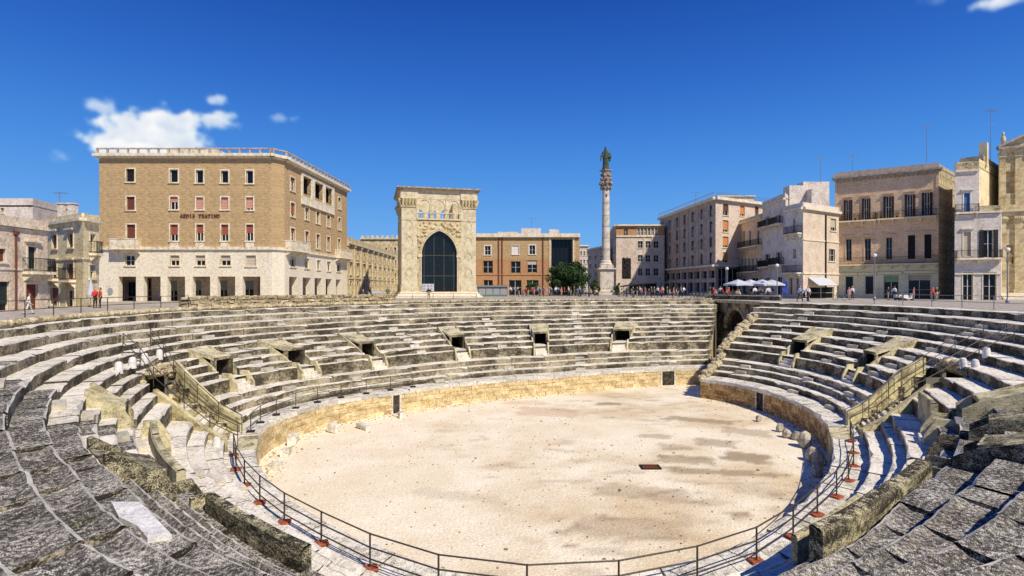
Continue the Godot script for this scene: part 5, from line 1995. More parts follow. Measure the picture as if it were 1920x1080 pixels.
func make_brick_bank():
	var t := thing("brick_office", "long flat roofed office of orange brick with a tall dark porch", "building")
	var z := 115.0
	var A := Vector2((872 - 960.0) / FOCAL * z, z)
	var B := Vector2((1087 - 960.0) / FOCAL * z, z)
	var H := EYE + (537.0 - 445.0) / FOCAL * z
	var ym := EYE + (537.0 - 486.0) / FOCAL * z
	var wf := {"cover": 0.0, "fm": M.frame_white, "fr": 0.2}
	var W := facade(t, A, B, ym, H, [[909, 920, 461, 478, wf], [960, 973, 460, 477, {"cover": 1.0, "cm": M.frame_white, "fr": 0.1, "fm": M.frame_white}], [992.5, 1003.5, 460, 477, wf], [1034, 1073, 449, 600]], M.brick)
	var dk := {"cover": 0.0, "sill": false, "fr": 0.12, "fm": M.brick_red}
	facade(t, A, B, -0.05, ym, [[906, 924, 489, 512, dk], [958, 976, 490, 512, dk], [989, 1007, 488, 511, {"cover": 0.35, "cm": M.shutter_tan, "sill": false, "fr": 0.12, "fm": M.brick_red}], [907, 924, 525, 557, dk], [954, 978, 525, 557, {"name": "shop_window", "cover": 0.0, "sill": false, "fr": 0.0}], [987, 1010, 525, 557, {"name": "shop_window", "cover": 0.0, "sill": false, "fr": 0.0}], [1034, 1073, 449, 600]], M.brick_red)
	var p0 := hit(A, B, 1034, 450)
	var p1 := hit(A, B, 1073, 450)
	var g := G.new()
	var gz := G.new()
	gz.quad(W.p(p0.x, 0, -1.0), W.p(p0.x, H, -1.0), W.p(p1.x, H, -1.0), W.p(p1.x, 0, -1.0))
	obj("glazed_screen", gz, M.dark_glass, t)
	g.quad(W.p(p0.x, 0, -2.5), W.p(p0.x, 0, -0.28), W.p(p0.x, H, -0.28), W.p(p0.x, H, -2.5))
	g.quad(W.p(p1.x, 0, -2.5), W.p(p1.x, H, -2.5), W.p(p1.x, H, -0.28), W.p(p1.x, 0, -0.28))
	obj("porch_recess", g, M.brick_red, t)
	for i in 5:
		obj("porch_grille", wbox(W, lerpf(p0.x, p1.x, (i + 0.5) / 5.0) - 0.05, lerpf(p0.x, p1.x, (i + 0.5) / 5.0) + 0.05, 0.0, hit(A, B, 1050, 449).y, -0.98, -0.9), M.shutter_black, t)
	for px in [935, 941.5, 1018, 1031, 1075.5]:
		var s := hit(A, B, px, 480).x
		obj("pilaster", wbox(W, s - 0.12, s + 0.12, 0.0, H, -0.02, 0.14), M.shutter_brown if px < 1020 else M.trim, t)
	band(t, W, H, H + 0.75, 0.5, M.trim)
	var yb := EYE + (537.0 - 515.0) / FOCAL * z
	obj("string_course", wbox(W, 0.0, p0.x - 0.2, yb - 0.1, yb + 0.1, -0.03, 0.12), M.brick_red, t)
	var C := [A, B, B + Vector2(1, 16), A + Vector2(0, 16)]
	plain_sides(t, C, [0], 0.0, H + 0.6, M.brick)
	flat_roof(t, C, H + 0.5, M.tile_roof)
	for q in [[978, 1016, 428, 4.0], [1032, 1052, 429, 5.0], [932, 972, 433, 6.0]]:
		var s0 := hit(A, B, q[0], 430).x
		var s1 := hit(A, B, q[1], 430).x
		obj("plant_room", wbox(W, s0, s1, H + 0.5, EYE + (537.0 - q[2]) / FOCAL * (z + 4.0), -q[3] - 2.0, -q[3]), M.plaster_white, t)
	antenna(at(997, 431, 120.0), 2.6, "aerial on the flat roof of the brick office")
	# green kiosk and white van-sized stall beside the arch hall
	var k := thing("green_kiosk", "long low green metal kiosk beside the arch hall", "kiosk")
	var KA := Vector2((884 - 960.0) / FOCAL * 99.0, 99.0)
	var KB := Vector2((951 - 960.0) / FOCAL * 99.0, 99.0)
	var KW := Wall.new(KA, KB)
	obj("body", wbox(KW, 0, KW.w, 0.0, 1.65, -2.4, 0.0), M.green_metal, k)
	obj("roof", wbox(KW, -0.2, KW.w + 0.2, 1.65, 1.95, -2.6, 0.25), M.dull_steel, k)
	for i in 5:
		obj("panel", wbox(KW, KW.w * i / 5.0 + 0.08, KW.w * (i + 1) / 5.0 - 0.08, 0.3, 1.5, 0.0, 0.03), M.shutter_grey, k)

func make_column():
	var z := 116.0
	var c := at(1136, 553, z)
	c.y = 0.0
	var t := thing("saint_column", "tall pale stone column on a white pedestal carrying a green bronze saint", "monument", c)
	var ped := G.new()
	ped.cbox(Vector3(0, 0.25, 0), Vector3(3.7, 0.5, 3.7), 0.05)
	ped.cbox(Vector3(0, 0.72, 0), Vector3(3.3, 0.44, 3.3), 0.12)
	ped.cbox(Vector3(0, 2.85, 0), Vector3(2.75, 3.85, 2.75), 0.03)
	ped.cbox(Vector3(0, 4.95, 0), Vector3(3.0, 0.35, 3.0), 0.1)
	ped.cbox(Vector3(0, 5.3, 0), Vector3(3.5, 0.35, 3.5), 0.08)
	var pd := obj("pedestal", ped, M.marble, t)
	var pl := G.new()
	pl.box(Vector3(0, 2.8, 1.39), Vector3(2.1, 2.9, 0.05))
	obj("inscription_panel", pl, M.marble, pd)
	var bs := G.new()
	bs.cbox(Vector3(0, 5.75, 0), Vector3(2.7, 0.55, 2.7), 0.08)
	bs.lathe(Vector3(0, 6.0, 0), [Vector2(1.3, 0), Vector2(1.38, 0.2), Vector2(1.2, 0.42), Vector2(1.05, 0.6), Vector2(1.1, 0.8), Vector2(0.9, 1.1)], 28)
	obj("column_base", bs, M.marble, t)
	var hs := [7.1, 9.3, 11.6, 13.9, 16.2, 18.7, 21.4]
	for i in 6:
		var g := G.new()
		var r0 := lerpf(0.86, 0.7, i / 6.0)
		var r1 := lerpf(0.86, 0.7, (i + 1) / 6.0)
		g.lathe(Vector3(0, 0, 0), [Vector2(r0 - 0.05, hs[i]), Vector2(r0, hs[i] + 0.06), Vector2(r1, hs[i + 1] - 0.06), Vector2(r1 - 0.05, hs[i + 1])], 28)
		g.col = Color.WHITE * rng.randf_range(0.88, 1.0)
		obj("drum", g, M.marble, t)
		if i > 0:
			var rg := G.new()
			rg.lathe(Vector3(0, hs[i] - 0.05, 0), [Vector2(r0 - 0.05, 0), Vector2(r0 + 0.02, 0.01), Vector2(r0 + 0.02, 0.09), Vector2(r0 - 0.05, 0.1)], 28)
			obj("joint_band", rg, M.capital, t)
	for e in [[20.2, 0.0]]:
		var sg := G.new()
		sg.box(Vector3(0, e[0], 0.74), Vector3(0.3, 0.5, 0.1))
		obj("small_shield", sg, M.shutter_brown, t)
	# capital: two tiers of curling leaves with busts between
	var cp := G.new()
	cp.lathe(Vector3(0, 21.4, 0), [Vector2(0.66, 0), Vector2(0.8, 0.1), Vector2(0.72, 0.3), Vector2(0.82, 1.2), Vector2(0.95, 2.4), Vector2(0.8, 2.5), Vector2(0.78, 3.6), Vector2(1.0, 3.9), Vector2(0.0, 3.95)], 20)
	var cap := obj("capital", cp, M.capital, t)
	for tier in [[21.75, 8, 0.95, 0.42], [22.65, 8, 1.12, 0.46], [23.6, 6, 1.02, 0.36], [24.4, 6, 0.92, 0.34]]:
		for i in tier[1]:
			var a: float = TAU * (i + 0.5 * int(tier[0])) / tier[1]
			var d := Vector3(cos(a), 0, sin(a))
			var lf := rock_shape(i + int(tier[0] * 10), Vector3(tier[3] * 0.75, tier[3], tier[3] * 0.75))
			lf.col = Color.WHITE * rng.randf_range(0.7, 1.05)
			var m := obj("carved_leaf", lf, M.capital, cap)
			m.position = Vector3(0, tier[0], 0) + d * tier[2]
	var ab := G.new()
	ab.cbox(Vector3(0, 25.35, 0), Vector3(1.9, 0.3, 1.9), 0.05, 0.5)
	obj("abacus", ab, M.capital, t)
	var stt := statue_mesh()
	var s := MeshInstance3D.new()
	s.mesh = stt
	hang(s, "statue", t)
	s.position = Vector3(-0.05, 25.5, 0)

func make_white_block():
	var t := thing("modern_office", "pale stone office with a brick attic and a tall dark heraldic panel", "building")
	var A := Vector2(22.9, 125.0)
	var B := Vector2(33.5, 125.0)
	var BL := Vector2(25.9, 151.0)
	var C := [A, B, Vector2(36, 150), BL]
	var ya := EYE + (537.0 - 443.0) / FOCAL * 125.0
	var H := EYE + (537.0 - 424.0) / FOCAL * 125.0
	var dk := {"cover": 0.0, "fr": 0.1}
	var sp := []
	for r in [[452, 465], [478, 491], [503, 517]]:
		for c in [[1196, 1205], [1210.5, 1220], [1225.5, 1235]]:
			sp.append([c[0], c[1], r[0], r[1], dk])
	sp.append([1166, 1183, 484, 523])
	sp.append([1180, 1232, 531, 560, {"name": "shop_window", "cover": 0.0, "sill": false, "fr": 0.0}])
	var W := facade(t, A, B, -0.05, ya, sp, M.pink_stone, 0.3)
	var sa := [[1170, 1177, 429, 441, {"cover": 0.0, "fr": 0.08, "fm": M.brick_red}]]
	for i in 6:
		sa.append([1195 + i * 6.6, 1199.5 + i * 6.6, 427, 441, dk])
	var W2 := facade(t, A, B, ya, H, sa, M.brick_red)
	band(t, W2, H, H + 0.35, 0.5, M.trim)
	band(t, W, ya - 0.15, ya + 0.15, 0.2, M.trim, "string_course")
	for c in [1207.5, 1223]:
		var s := hit(A, B, c, 480).x
		obj("pilaster", wbox(W, s - 0.18, s + 0.18, 3.0, ya - 0.2, -0.02, 0.12), M.pink_stone, t)
	var q0 := hit(A, B, 1166, 484)
	var q1 := hit(A, B, 1183, 523)
	var pg := wbox(W, q0.x, q1.x, q1.y, q0.y, -0.29, -0.12)
	obj("heraldic_panel", pg, M.shutter_black, t)
	for i in 18:
		var rk := rock_shape(i, Vector3(0.3, 0.35, 0.15))
		var m := obj("relief", rk, M.shutter_black, t)
		m.position = W.p(lerpf(q0.x + 0.35, q1.x - 0.35, rng.randf()), lerpf(q1.y + 0.3, q0.y + 0.3, rng.randf()), -0.1)
	# side with rows of windows
	var WS := Wall.new(BL, A)
	var hs := []
	for r in 4:
		for c in 6:
			hs.append([WS.w * (c + 0.3) / 6.0, WS.w * (c + 0.7) / 6.0, 2.8 + r * 3.1, 4.6 + r * 3.1])
	obj("wall", wall_mesh(WS, 0, WS.w, -0.05, H, hs), M.grey_stone, t)
	for h in hs:
		window(t, WS, h, {"cover": 0.0, "fr": 0.1})
	band(t, WS, H, H + 0.35, 0.5, M.trim)
	plain_sides(t, C, [0, 3], 0.0, H, M.pink_stone)
	flat_roof(t, C, H + 0.2, M.tile_roof)
	# distant street between the brick office and this block
	for f in [[1085, 1104, 462, 170.0, "pale narrow house at the end of the street behind the tree", M.plaster_white], [1102, 1136, 470, 152.0, "grey brown house in the street behind the column", M.grey_stone]]:
		var n := thing("street_house", f[4], "house")
		var z: float = f[3]
		var a := Vector2((f[0] - 960.0) / FOCAL * z, z)
		var b := Vector2((f[1] - 960.0) / FOCAL * z, z - (0.0 if f[0] < 1100 else 14.0))
		if f[0] > 1100:
			b.x = (f[1] - 960.0) / FOCAL * b.y
		var hh: float = EYE + (537.0 - f[2]) / FOCAL * z
		var s2 := []
		for i in 3:
			for j in 3:
				s2.append([f[0] + 3 + i * (f[1] - f[0]) / 3.2, f[0] + 3 + i * (f[1] - f[0]) / 3.2 + 3, f[2] + 9 + j * 16, f[2] + 17 + j * 16, {"cover": 0.3, "cm": M.shutter_brown}])
		var V := facade(n, a, b, 0.0, hh, s2, f[5])
		band(n, V, hh, hh + 0.4, 0.4, M.trim)
		var CC := [a, b, b + Vector2(2, 12), a + Vector2(2, 12)]
		plain_sides(n, CC, [0], 0.0, hh, f[5])
		flat_roof(n, CC, hh + 0.1, M.tile_roof)

func make_arcade_block():
	var t := thing("arcade_building", "large five storey beige stone block over a dark street arcade", "building")
	var A := Vector2(34.0, 130.8)
	var B := Vector2(35.8, 100.0)
	var D := Vector2(48.6, 108.0)
	var C := [A, B, D, Vector2(50, 132)]
	var H := 17.0
	var y5 := 5.4
	var W := Wall.new(A, B)
	var hs := []
	var px := [1243, 1255.6, 1269.4, 1283.6, 1298.7, 1315.4, 1332.4]
	var rows := [[5.86, 7.77], [8.76, 10.6], [11.4, 13.4], [14.25, 16.2]]
	for x in px:
		var s := hit(A, B, x, 480).x
		for r in rows:
			hs.append([s - 0.62, s + 0.62, r[0], r[1]])
	obj("wall", wall_mesh(W, 0, W.w, y5, H, hs), M.grey_stone, t)
	for i in hs.size():
		var red := (i * 7) % 5 == 0
		window(t, W, hs[i], {"cover": 0.9 if red else 0.25, "cm": M.shutter_brown if red else M.shutter_black, "fr": 0.1, "fm": M.grey_stone})
	var hp := []
	var n := 9
	for i in n:
		hp.append([W.w * (i + 0.12) / n, W.w * (i + 0.88) / n, 0.0, 2.5])
		hp.append([W.w * (i + 0.12) / n, W.w * (i + 0.88) / n, 3.2, 4.6])
	obj("arcade_wall", wall_mesh(W, 0, W.w, -0.05, y5, hp, 0.6), M.grey_stone, t)
	for i in hp.size():
		window(t, W, hp[i], {"name": "shop_window", "cover": 0.0, "fr": 0.0, "sill": false, "rec": 0.55, "bm": M.shutter_grey, "fm": M.shutter_grey})
	band(t, W, y5 - 0.15, y5 + 0.2, 0.6, M.trim, "string_course")
	for i in 6:
		obj("pilaster", wbox(W, W.w * (i + 0.5) / 6.0 - 0.1, W.w * (i + 0.5) / 6.0 + 0.1, y5 + 0.2, H, -0.02, 0.1), M.grey_stone, t)
	var rust := {"cover": 0.8, "cm": cmat(Color8(206, 138, 84), 0.7), "fr": 0.1}
	var rd := {"cover": 0.6, "cm": M.shutter_brown, "fr": 0.1}
	var sp := []
	for r in [[383, 404], [413, 435], [443.5, 464], [473, 492]]:
		sp.append([1355, 1365.5, r[0], r[1], rust if r[0] > 400 else rd])
		sp.append([1387, 1396, r[0] + 2, r[1] + 1, rust])
		sp.append([1415, 1422, r[0] + 4, r[1] + 2, rd])
	var W2 := facade(t, B, D, y5, H, sp, M.pink_stone)
	facade(t, B, D, -0.05, y5, [[1347, 1362, 503, 546, {"name": "shop_window", "cover": 0.0, "sill": false, "fr": 0.0}], [1366, 1384, 503, 546, {"name": "shop_window", "cover": 0.0, "sill": false, "fr": 0.0}], [1388, 1410, 503, 546, {"name": "shop_window", "cover": 0.0, "sill": false, "fr": 0.0}]], M.grey_stone)
	band(t, W2, y5 - 0.15, y5 + 0.2, 0.6, M.trim, "string_course")
	for V in [W, W2]:
		band(t, V, H, H + 0.5, 0.6, M.trim, "cornice", 0.2)
		var rg := G.new()
		var m := int(V.w / 0.5)
		for i in m + 1:
			wbox(V, V.w * i / m - 0.02, V.w * i / m + 0.02, H + 0.5, H + 1.3, 0.3, 0.34, rg)
		wbox(V, 0, V.w, H + 1.26, H + 1.32, 0.29, 0.35, rg)
		obj("roof_railing", rg, M.dull_steel, t)
	plain_sides(t, C, [0, 1], 0.0, H + 0.4, M.grey_stone)
	flat_roof(t, C, H + 0.3, M.tile_roof)
	var ph := G.new()
	ph.box(Vector3(43.5, H + 1.2, -113), Vector3(7, 2.0, 5))
	ph.box(Vector3(43.5, H + 2.28, -113), Vector3(7.6, 0.2, 5.6))
	obj("stair_house", ph, M.trim, t)
	antenna(Vector3(34.9, H + 0.3, -108), 2.4, "white mast with panels on the arcade building", 3)
	# dark canopy of the bus stop or cafe under the pale office
	var cv := thing("street_canopy", "long low dark curved canopy on posts in front of the pale office", "canopy")
	var g := G.new()
	var a := at(1166, 540, 106.0)
	var b := at(1262, 540, 106.0)
	var last := Vector3.ZERO
	for i in 13:
		var q := float(i) / 12.0
		var p := a.lerp(b, q)
		p.y = 1.55 + 0.9 * pow(sin(PI * minf(q * 0.62 + 0.03, 0.5)), 0.7)
		if i > 0:
			g.obox((p + last) * 0.5, (p - last) * 0.5, Vector3.UP * 0.09, Vector3(0, 0, 2.0))
		last = p
	obj("roof_sheet", g, M.shutter_green, cv)
	for q in [0.06, 0.28, 0.5, 0.72, 0.95]:
		var p := a.lerp(b, q)
		for s in [-1.7, 1.7]:
			var pg := G.new()
			pg.tube(Vector3(p.x, 0, p.z + s), Vector3(p.x, 1.55 + 0.9 * pow(sin(PI * minf(q * 0.62 + 0.03, 0.5)), 0.7), p.z + s), 0.05, 0.05, 6)
			obj("post", pg, M.iron, cv)

func make_corner_houses():
	# three old houses in a row, seen aslant
	var dark := {"cover": 0.0, "fr": 0.12, "sill": false, "name": "balcony_door"}
	var t := thing("balcony_house", "narrow weathered house with long iron balconies beside the arcade building", "house")
	var A := Vector2(41.6, 104.0)
	var B := Vector2(41.4, 94.0)
	var C := [A, B, Vector2(50, 94), Vector2(50, 104)]
	var sp := []
	for q in [[1392.5, 1397], [1404, 1409], [1419, 1425]]:
		sp.append([q[0], q[1], 433 - (q[0] - 1393) * 0.05, 461, dark])
	for q in [1389, 1395.5, 1402.5, 1409.5, 1417, 1424]:
		sp.append([q, q + 4.2, 484, 508, dark])
	var W := facade(t, A, B, -0.05, 13.0, sp + [[1391, 1400, 522, 552, dark], [1408, 1422, 521, 552, dark]], M.plaster_peach)
	band(t, W, 13.0, 13.3, 0.4, M.trim)
	band(t, W, 13.3, 13.8, 0.1, M.plaster_peach, "parapet")
	var y1 := hit(A, B, 1410, 462).y
	balcony(t, W, 0.3, W.w - 0.2, y1, 0.8)
	balcony(t, W, 0.3, W.w - 0.2, hit(A, B, 1410, 509).y, 0.9)
	plain_sides(t, C, [0], 0.0, 13.7, M.plaster_peach)
	flat_roof(t, C, 13.2, M.tile_roof)
	t = thing("grey_house", "tall grey white house with two small dark box balconies", "house")
	A = Vector2(41.4, 94.0)
	B = Vector2(40.4, 84.0)
	C = [A, B, Vector2(45.5, 91), Vector2(47, 96)]
	W = facade(t, A, B, -0.05, 14.6, [[1436, 1443, 406, 426, {"cover": 0.0, "hood": true, "sill": false}], [1458, 1465, 402, 421, {"cover": 0.0, "hood": true, "sill": false}], [1434, 1444, 476, 500, dark], [1455.5, 1466, 472, 496, dark], [1436, 1444, 520, 552, dark], [1456, 1467, 519, 552, dark]], M.plaster_white)
	band(t, W, 14.6, 14.85, 0.35, M.trim)
	band(t, W, 14.85, 15.6, 0.08, M.plaster_white, "parapet")
	for q in [[1430, 1446, 428], [1450, 1468, 423], [1430, 1448, 501], [1451, 1470, 497]]:
		var p0 := hit(A, B, q[0], q[2])
		var p1 := hit(A, B, q[1], q[2])
		balcony(t, W, maxf(0.1, p0.x), minf(W.w - 0.1, p1.x), p0.y, 0.9, {"step": 0.09})
	plain_sides(t, C, [0], 0.0, 15.5, M.plaster_white)
	flat_roof(t, C, 14.9, M.tile_roof)
	t = thing("corner_block", "pale pink corner house with a bright blank side, drainpipe and shop awning", "house")
	A = Vector2(40.4, 84.0)
	B = Vector2(40.9, 79.9)
	var D := Vector2(49.2, 85.6)
	C = [A, B, D, Vector2(50, 90)]
	W = facade(t, A, B, -0.05, 12.6, [[1486.5, 1492, 409, 438, dark], [1487, 1493, 466, 485, {"cover": 0.0, "fr": 0.12}], [1480, 1487, 521, 552, dark], [1492, 1499, 521, 552, dark]], M.plaster_white)
	var W2 := facade(t, B, D, -0.05, 12.6, [[1557, 1567, 410, 433, {"cover": 0.7, "cm": M.shutter_tan}], [1554, 1565, 467, 490, {"cover": 0.0}], [1518, 1564, 538, 560, {"name": "shop_window", "cover": 0.0, "sill": false, "fr": 0.0}]], M.plaster_beige)
	for V in [W, W2]:
		band(t, V, 12.6, 12.95, 0.4, M.trim, "cornice", 0.1)
		band(t, V, 12.95, 13.6, 0.06, M.plaster_white, "parapet")
		band(t, V, 8.25, 8.45, 0.1, M.trim, "string_course")
		band(t, V, 3.5, 3.7, 0.12, M.trim, "string_course")
	var q0 := hit(A, B, 1476, 440)
	balcony(t, W, maxf(0.2, q0.x), W.w - 0.2, q0.y, 0.7)
	balcony(t, W, 0.2, W.w - 0.2, 3.75, 0.8)
	var ps := hit(B, D, 1547, 450).x
	var pg := G.new()
	pg.tube(W2.p(ps, 1.2, 0.12), W2.p(ps, 12.2, 0.12), 0.1, 0.1, 8)
	obj("drainpipe", pg, M.iron, t)
	var a0 := hit(B, D, 1515, 520)
	var a1 := hit(B, D, 1551, 520)
	var ag := G.new()
	ag.prism(PackedVector3Array([W2.p(a0.x, a0.y, 0.02), W2.p(a0.x, a0.y - 0.06, 0.02), W2.p(a0.x, a0.y - 1.2, 1.5), W2.p(a0.x, a0.y - 1.14, 1.55)]), W2.u * (a1.x - a0.x))
	obj("awning", ag, M.canvas, t)
	plain_sides(t, C, [0, 1], 0.0, 13.5, M.plaster_white)
	flat_roof(t, C, 13.0, M.tile_roof)
	for q in [[1474, 1508, 350, 86.5], [1500, 1548, 343, 88.0], [1515, 1530, 356, 85.0]]:
		var o := G.new()
		var p := at((q[0] + q[1]) * 0.5, q[2], q[3])
		var ww: float = (q[1] - q[0]) / FOCAL * q[3]
		o.box(Vector3(p.x, (p.y + 12.9) * 0.5, p.z), Vector3(ww, p.y - 12.9, 2.0))
		obj("roof_room", o, M.plaster_white, t)
	# dome of white plaster on the terrace
	var dm := G.new()
	dm.lathe(Vector3(46.6, 14.6, -88.5), [Vector2(1.7, -1.6), Vector2(1.7, 0), Vector2(1.4, 0.8), Vector2(0.7, 1.3), Vector2(0.0, 1.45)], 16)
	obj("roof_dome", dm, M.plaster_white, t)
	antenna(at(1538, 345, 88.0), 4.2, "tall television aerial above the pale pink corner house", 6)
	antenna(at(1598, 322, 92.0), 2.8, "short aerial at the left end of the peach shop house roof", 5)

func make_shop_house():
	var t := thing("shop_house", "peach coloured palace with two rows of tall windows, iron balconies and shops below", "building")
	var A := Vector2(49.7, 87.5)
	var B := Vector2(60.0, 80.0)
	var D := Vector2(68.5, 87.5)
	var C := [A, B, D, Vector2(58, 98)]
	var H := 17.9
	var ysh := 4.85
	var fr := {"cover": 0.0, "hood": true, "sill": false, "leaves": true, "name": "balcony_door", "fm": M.plaster_peach, "bm": M.frame_white}
	var cl := {"cover": 0.0, "hood": true, "sill": false, "name": "balcony_door", "fm": M.plaster_peach, "bm": M.shutter_grey}
	var up := []
	for q in [[1586, 1594, 375, 415], [1620, 1628, 372, 412], [1661, 1671, 368, 409.5], [1701, 1711, 364.5, 406], [1733, 1743, 361, 403]]:
		up.append([q[0], q[1], q[2], q[3], fr])
	for q in [[1586, 1597, 448, 489, 1], [1621, 1633, 447, 488, 1], [1661, 1673, 445, 486.5, 1], [1702, 1716, 441, 485.5, 0], [1733, 1746.5, 439.5, 484.5, 0]]:
		up.append([q[0], q[1], q[2], q[3], cl if q[4] else {"cover": 1.0, "cm": M.shutter_black, "hood": true, "sill": false, "name": "balcony_door", "fm": M.plaster_peach}])
	var W := facade(t, A, B, ysh, H, up, M.plaster_peach)
	var sw := {"name": "shop_window", "cover": 0.0, "sill": false, "fr": 0.0, "bars": false, "rec": 0.25}
	var W1 := facade(t, A, B, -0.05, ysh, [[1585, 1600, 518, 552, sw], [1622, 1638, 517.5, 552, sw], [1657, 1685, 516.5, 570, {"name": "shop_window", "cover": 0.28, "cm": cmat(Color8(150, 172, 132), 0.6), "sill": false, "fr": 0.0, "rec": 0.25}], [1703, 1745, 515.5, 570, {"name": "shop_window", "cover": 0.22, "cm": M.shutter_tan, "sill": false, "fr": 0.0, "rec": 0.25}]], M.shop_front, 0.3, "shop_front")
	for q in [[1575, 1608, 511], [1609, 1643, 510.5], [1646, 1691, 509], [1694, 1754, 507.5]]:
		var p0 := hit(A, B, q[0], q[2])
		var p1 := hit(A, B, q[1], q[2])
		var ag := G.new()
		ag.prism(PackedVector3Array([W1.p(p0.x, p0.y, 0.02), W1.p(p0.x, p0.y - 0.5, 0.02), W1.p(p0.x, p0.y - 0.42, 0.4), W1.p(p0.x, p0.y - 0.1, 0.4)]), W1.u * (p1.x - p0.x))
		obj("sign_canopy", ag, M.shop_front, t)
	var b0 := hit(A, B, 1568, 416)
	var b1 := hit(A, B, 1643, 412)
	balcony(t, W, b0.x, b1.x, b0.y, 0.8)
	b0 = hit(A, B, 1645, 411)
	b1 = hit(A, B, 1756, 404)
	balcony(t, W, b0.x, b1.x, b0.y, 0.8)
	balcony(t, W, 0.1, W.w - 0.1, ysh + 0.2, 0.95)
	# potted plants and rugs on the upper balcony
	for q in [1575, 1583, 1604, 1612, 1640, 1652, 1682]:
		var p := hit(A, B, q, 412)
		var m := thing("balcony_plant", "reddish leafy pot plant on the upper balcony of the peach house", "plant", W.p(p.x, b0.y, 0.55), 0.0, "plants on the balcony")
		var pg := G.new()
		pg.lathe(Vector3.ZERO, [Vector2(0.12, 0), Vector2(0.18, 0.3), Vector2(0.15, 0.3), Vector2(0, 0.28)], 9)
		obj("pot", pg, M.rust, m)
		obj("foliage", leaf_ball(q * 3, Vector3(0, 0.62, 0), Vector3(0.34, 0.4, 0.3), 160, 0.1, Color(0.34, 0.1, 0.06), Color(0.12, 0.16, 0.05)), M.paint, m)
	for x in [0.15, W.w - 0.15]:
		obj("quoin_strip", wbox(W, x - 0.15, x + 0.15, ysh, H, -0.02, 0.08), M.plaster_peach, t)
	band(t, W, H, H + 0.3, 0.35, M.tile_roof, "cornice", 0.3)
	for i in 24:
		obj("cornice_bracket", wbox(W, W.w * (i + 0.3) / 24.0, W.w * (i + 0.6) / 24.0, H - 0.3, H, -0.02, 0.3), M.tile_roof, t)
	band(t, W, H + 0.3, H + 0.55, 0.6, M.tile_roof, "cornice", 0.45)
	band(t, W, H + 0.55, H + 1.25, 0.2, M.grey_stone, "parapet", 0.1)
	var WS := Wall.new(B, D)
	obj("wall", wall_mesh(WS, 0, WS.w, -0.05, H + 1.1, [[WS.w * 0.42, WS.w * 0.52, 5.2, 6.6]]), M.rubble, t)
	window(t, WS, [WS.w * 0.42, WS.w * 0.52, 5.2, 6.6], {"cover": 0.0, "fr": 0.0})
	plain_sides(t, C, [0, 1], 0.0, H + 1.1, M.plaster_peach)
	flat_roof(t, C, H + 0.6, M.tile_roof)
	antenna(at(1737, 305, 88.0), 5.6, "tall thin aerial on the roof of the peach shop house", 4)

func make_narrow_house():
	var t := thing("narrow_house", "narrow white house with a blue balcony door between shop house and church", "house")
	var A := Vector2(57.6, 74.0)
	var B := Vector2(62.1, 72.2)
	var C := [A, B, Vector2(69, 80), Vector2(64.5, 82)]
	var yt := EYE + (537.0 - 400.0) / FOCAL * 73.0
	var W := facade(t, A, B, -0.05, yt, [[1806.5, 1820, 435, 480, {"cover": 1.0, "cm": M.shutter_tan, "hood": true, "sill": false, "name": "balcony_door"}], [1844, 1862, 431, 483, {"cover": 0.0, "sill": false, "leaves": true, "name": "balcony_door"}], [1805.5, 1824, 510, 570, {"name": "shop_door", "cover": 0.0, "sill": false}], [1843.5, 1868, 510, 570, {"name": "shop_door", "cover": 0.0, "sill": false}]], M.plaster_white)
	band(t, W, yt, yt + 0.2, 0.3, M.trim)
	band(t, W, 3.3, 3.5, 0.15, M.trim, "string_course")
	balcony(t, W, 0.05, W.w - 0.05, hit(A, B, 1830, 484).y, 0.8)
	# terrace wall and set back tower
	var E := Vector2(A.x, A.y)
	var F := A.lerp(B, 0.53)
	var K := Vector2(69.3, 81.0)
	var HT := EYE + (537.0 - 322.0) / FOCAL * 73.5
	var V := facade(t, E, F, yt + 0.2, HT, [[1807, 1818.5, 362, 397, {"cover": 1.0, "cm": M.blue_door, "hood": true, "sill": false, "name": "balcony_door", "fm": M.frame_white}]], M.plaster_white)
	band(t, V, HT, HT + 0.25, 0.25, M.trim)
	band(t, V, HT + 0.25, HT + 1.3, 0.02, M.rubble, "parapet")
	balcony(t, V, 0.05, V.w - 0.05, yt + 0.22, 0.35)
	var V2 := Wall.new(F, K)
	obj("wall", wall_mesh(V2, 0, V2.w, yt + 0.2, HT + 1.6, []), M.plaster_cream, t)
	obj("wall", wbox(V2, 2.5, V2.w, HT + 1.6, HT + 2.4, -2.5, 0.0), M.rubble, t)
	obj("chimney", wbox(V2, 3.2, 4.0, HT + 1.0, HT + 4.2, -0.6, 0.25), M.plaster_cream, t)
	obj("parapet", wbox(W, W.w * 0.53, W.w, yt + 0.2, yt + 0.95, -0.25, 0.0), M.rubble, t)
	plain_sides(t, [E, F, K, Vector2(67.0, 84.5)], [0, 1], yt, HT + 1.2, M.plaster_white)
	flat_roof(t, [E, F, K, Vector2(67.0, 84.5)], HT + 0.6, M.tile_roof)
	plain_sides(t, C, [0], 0.0, yt, M.plaster_white)
	flat_roof(t, C, yt + 0.1, M.tile_roof)
	antenna(at(1857, 300, 79.0), 7.0, "tall aerial mast on the narrow white house", 6)

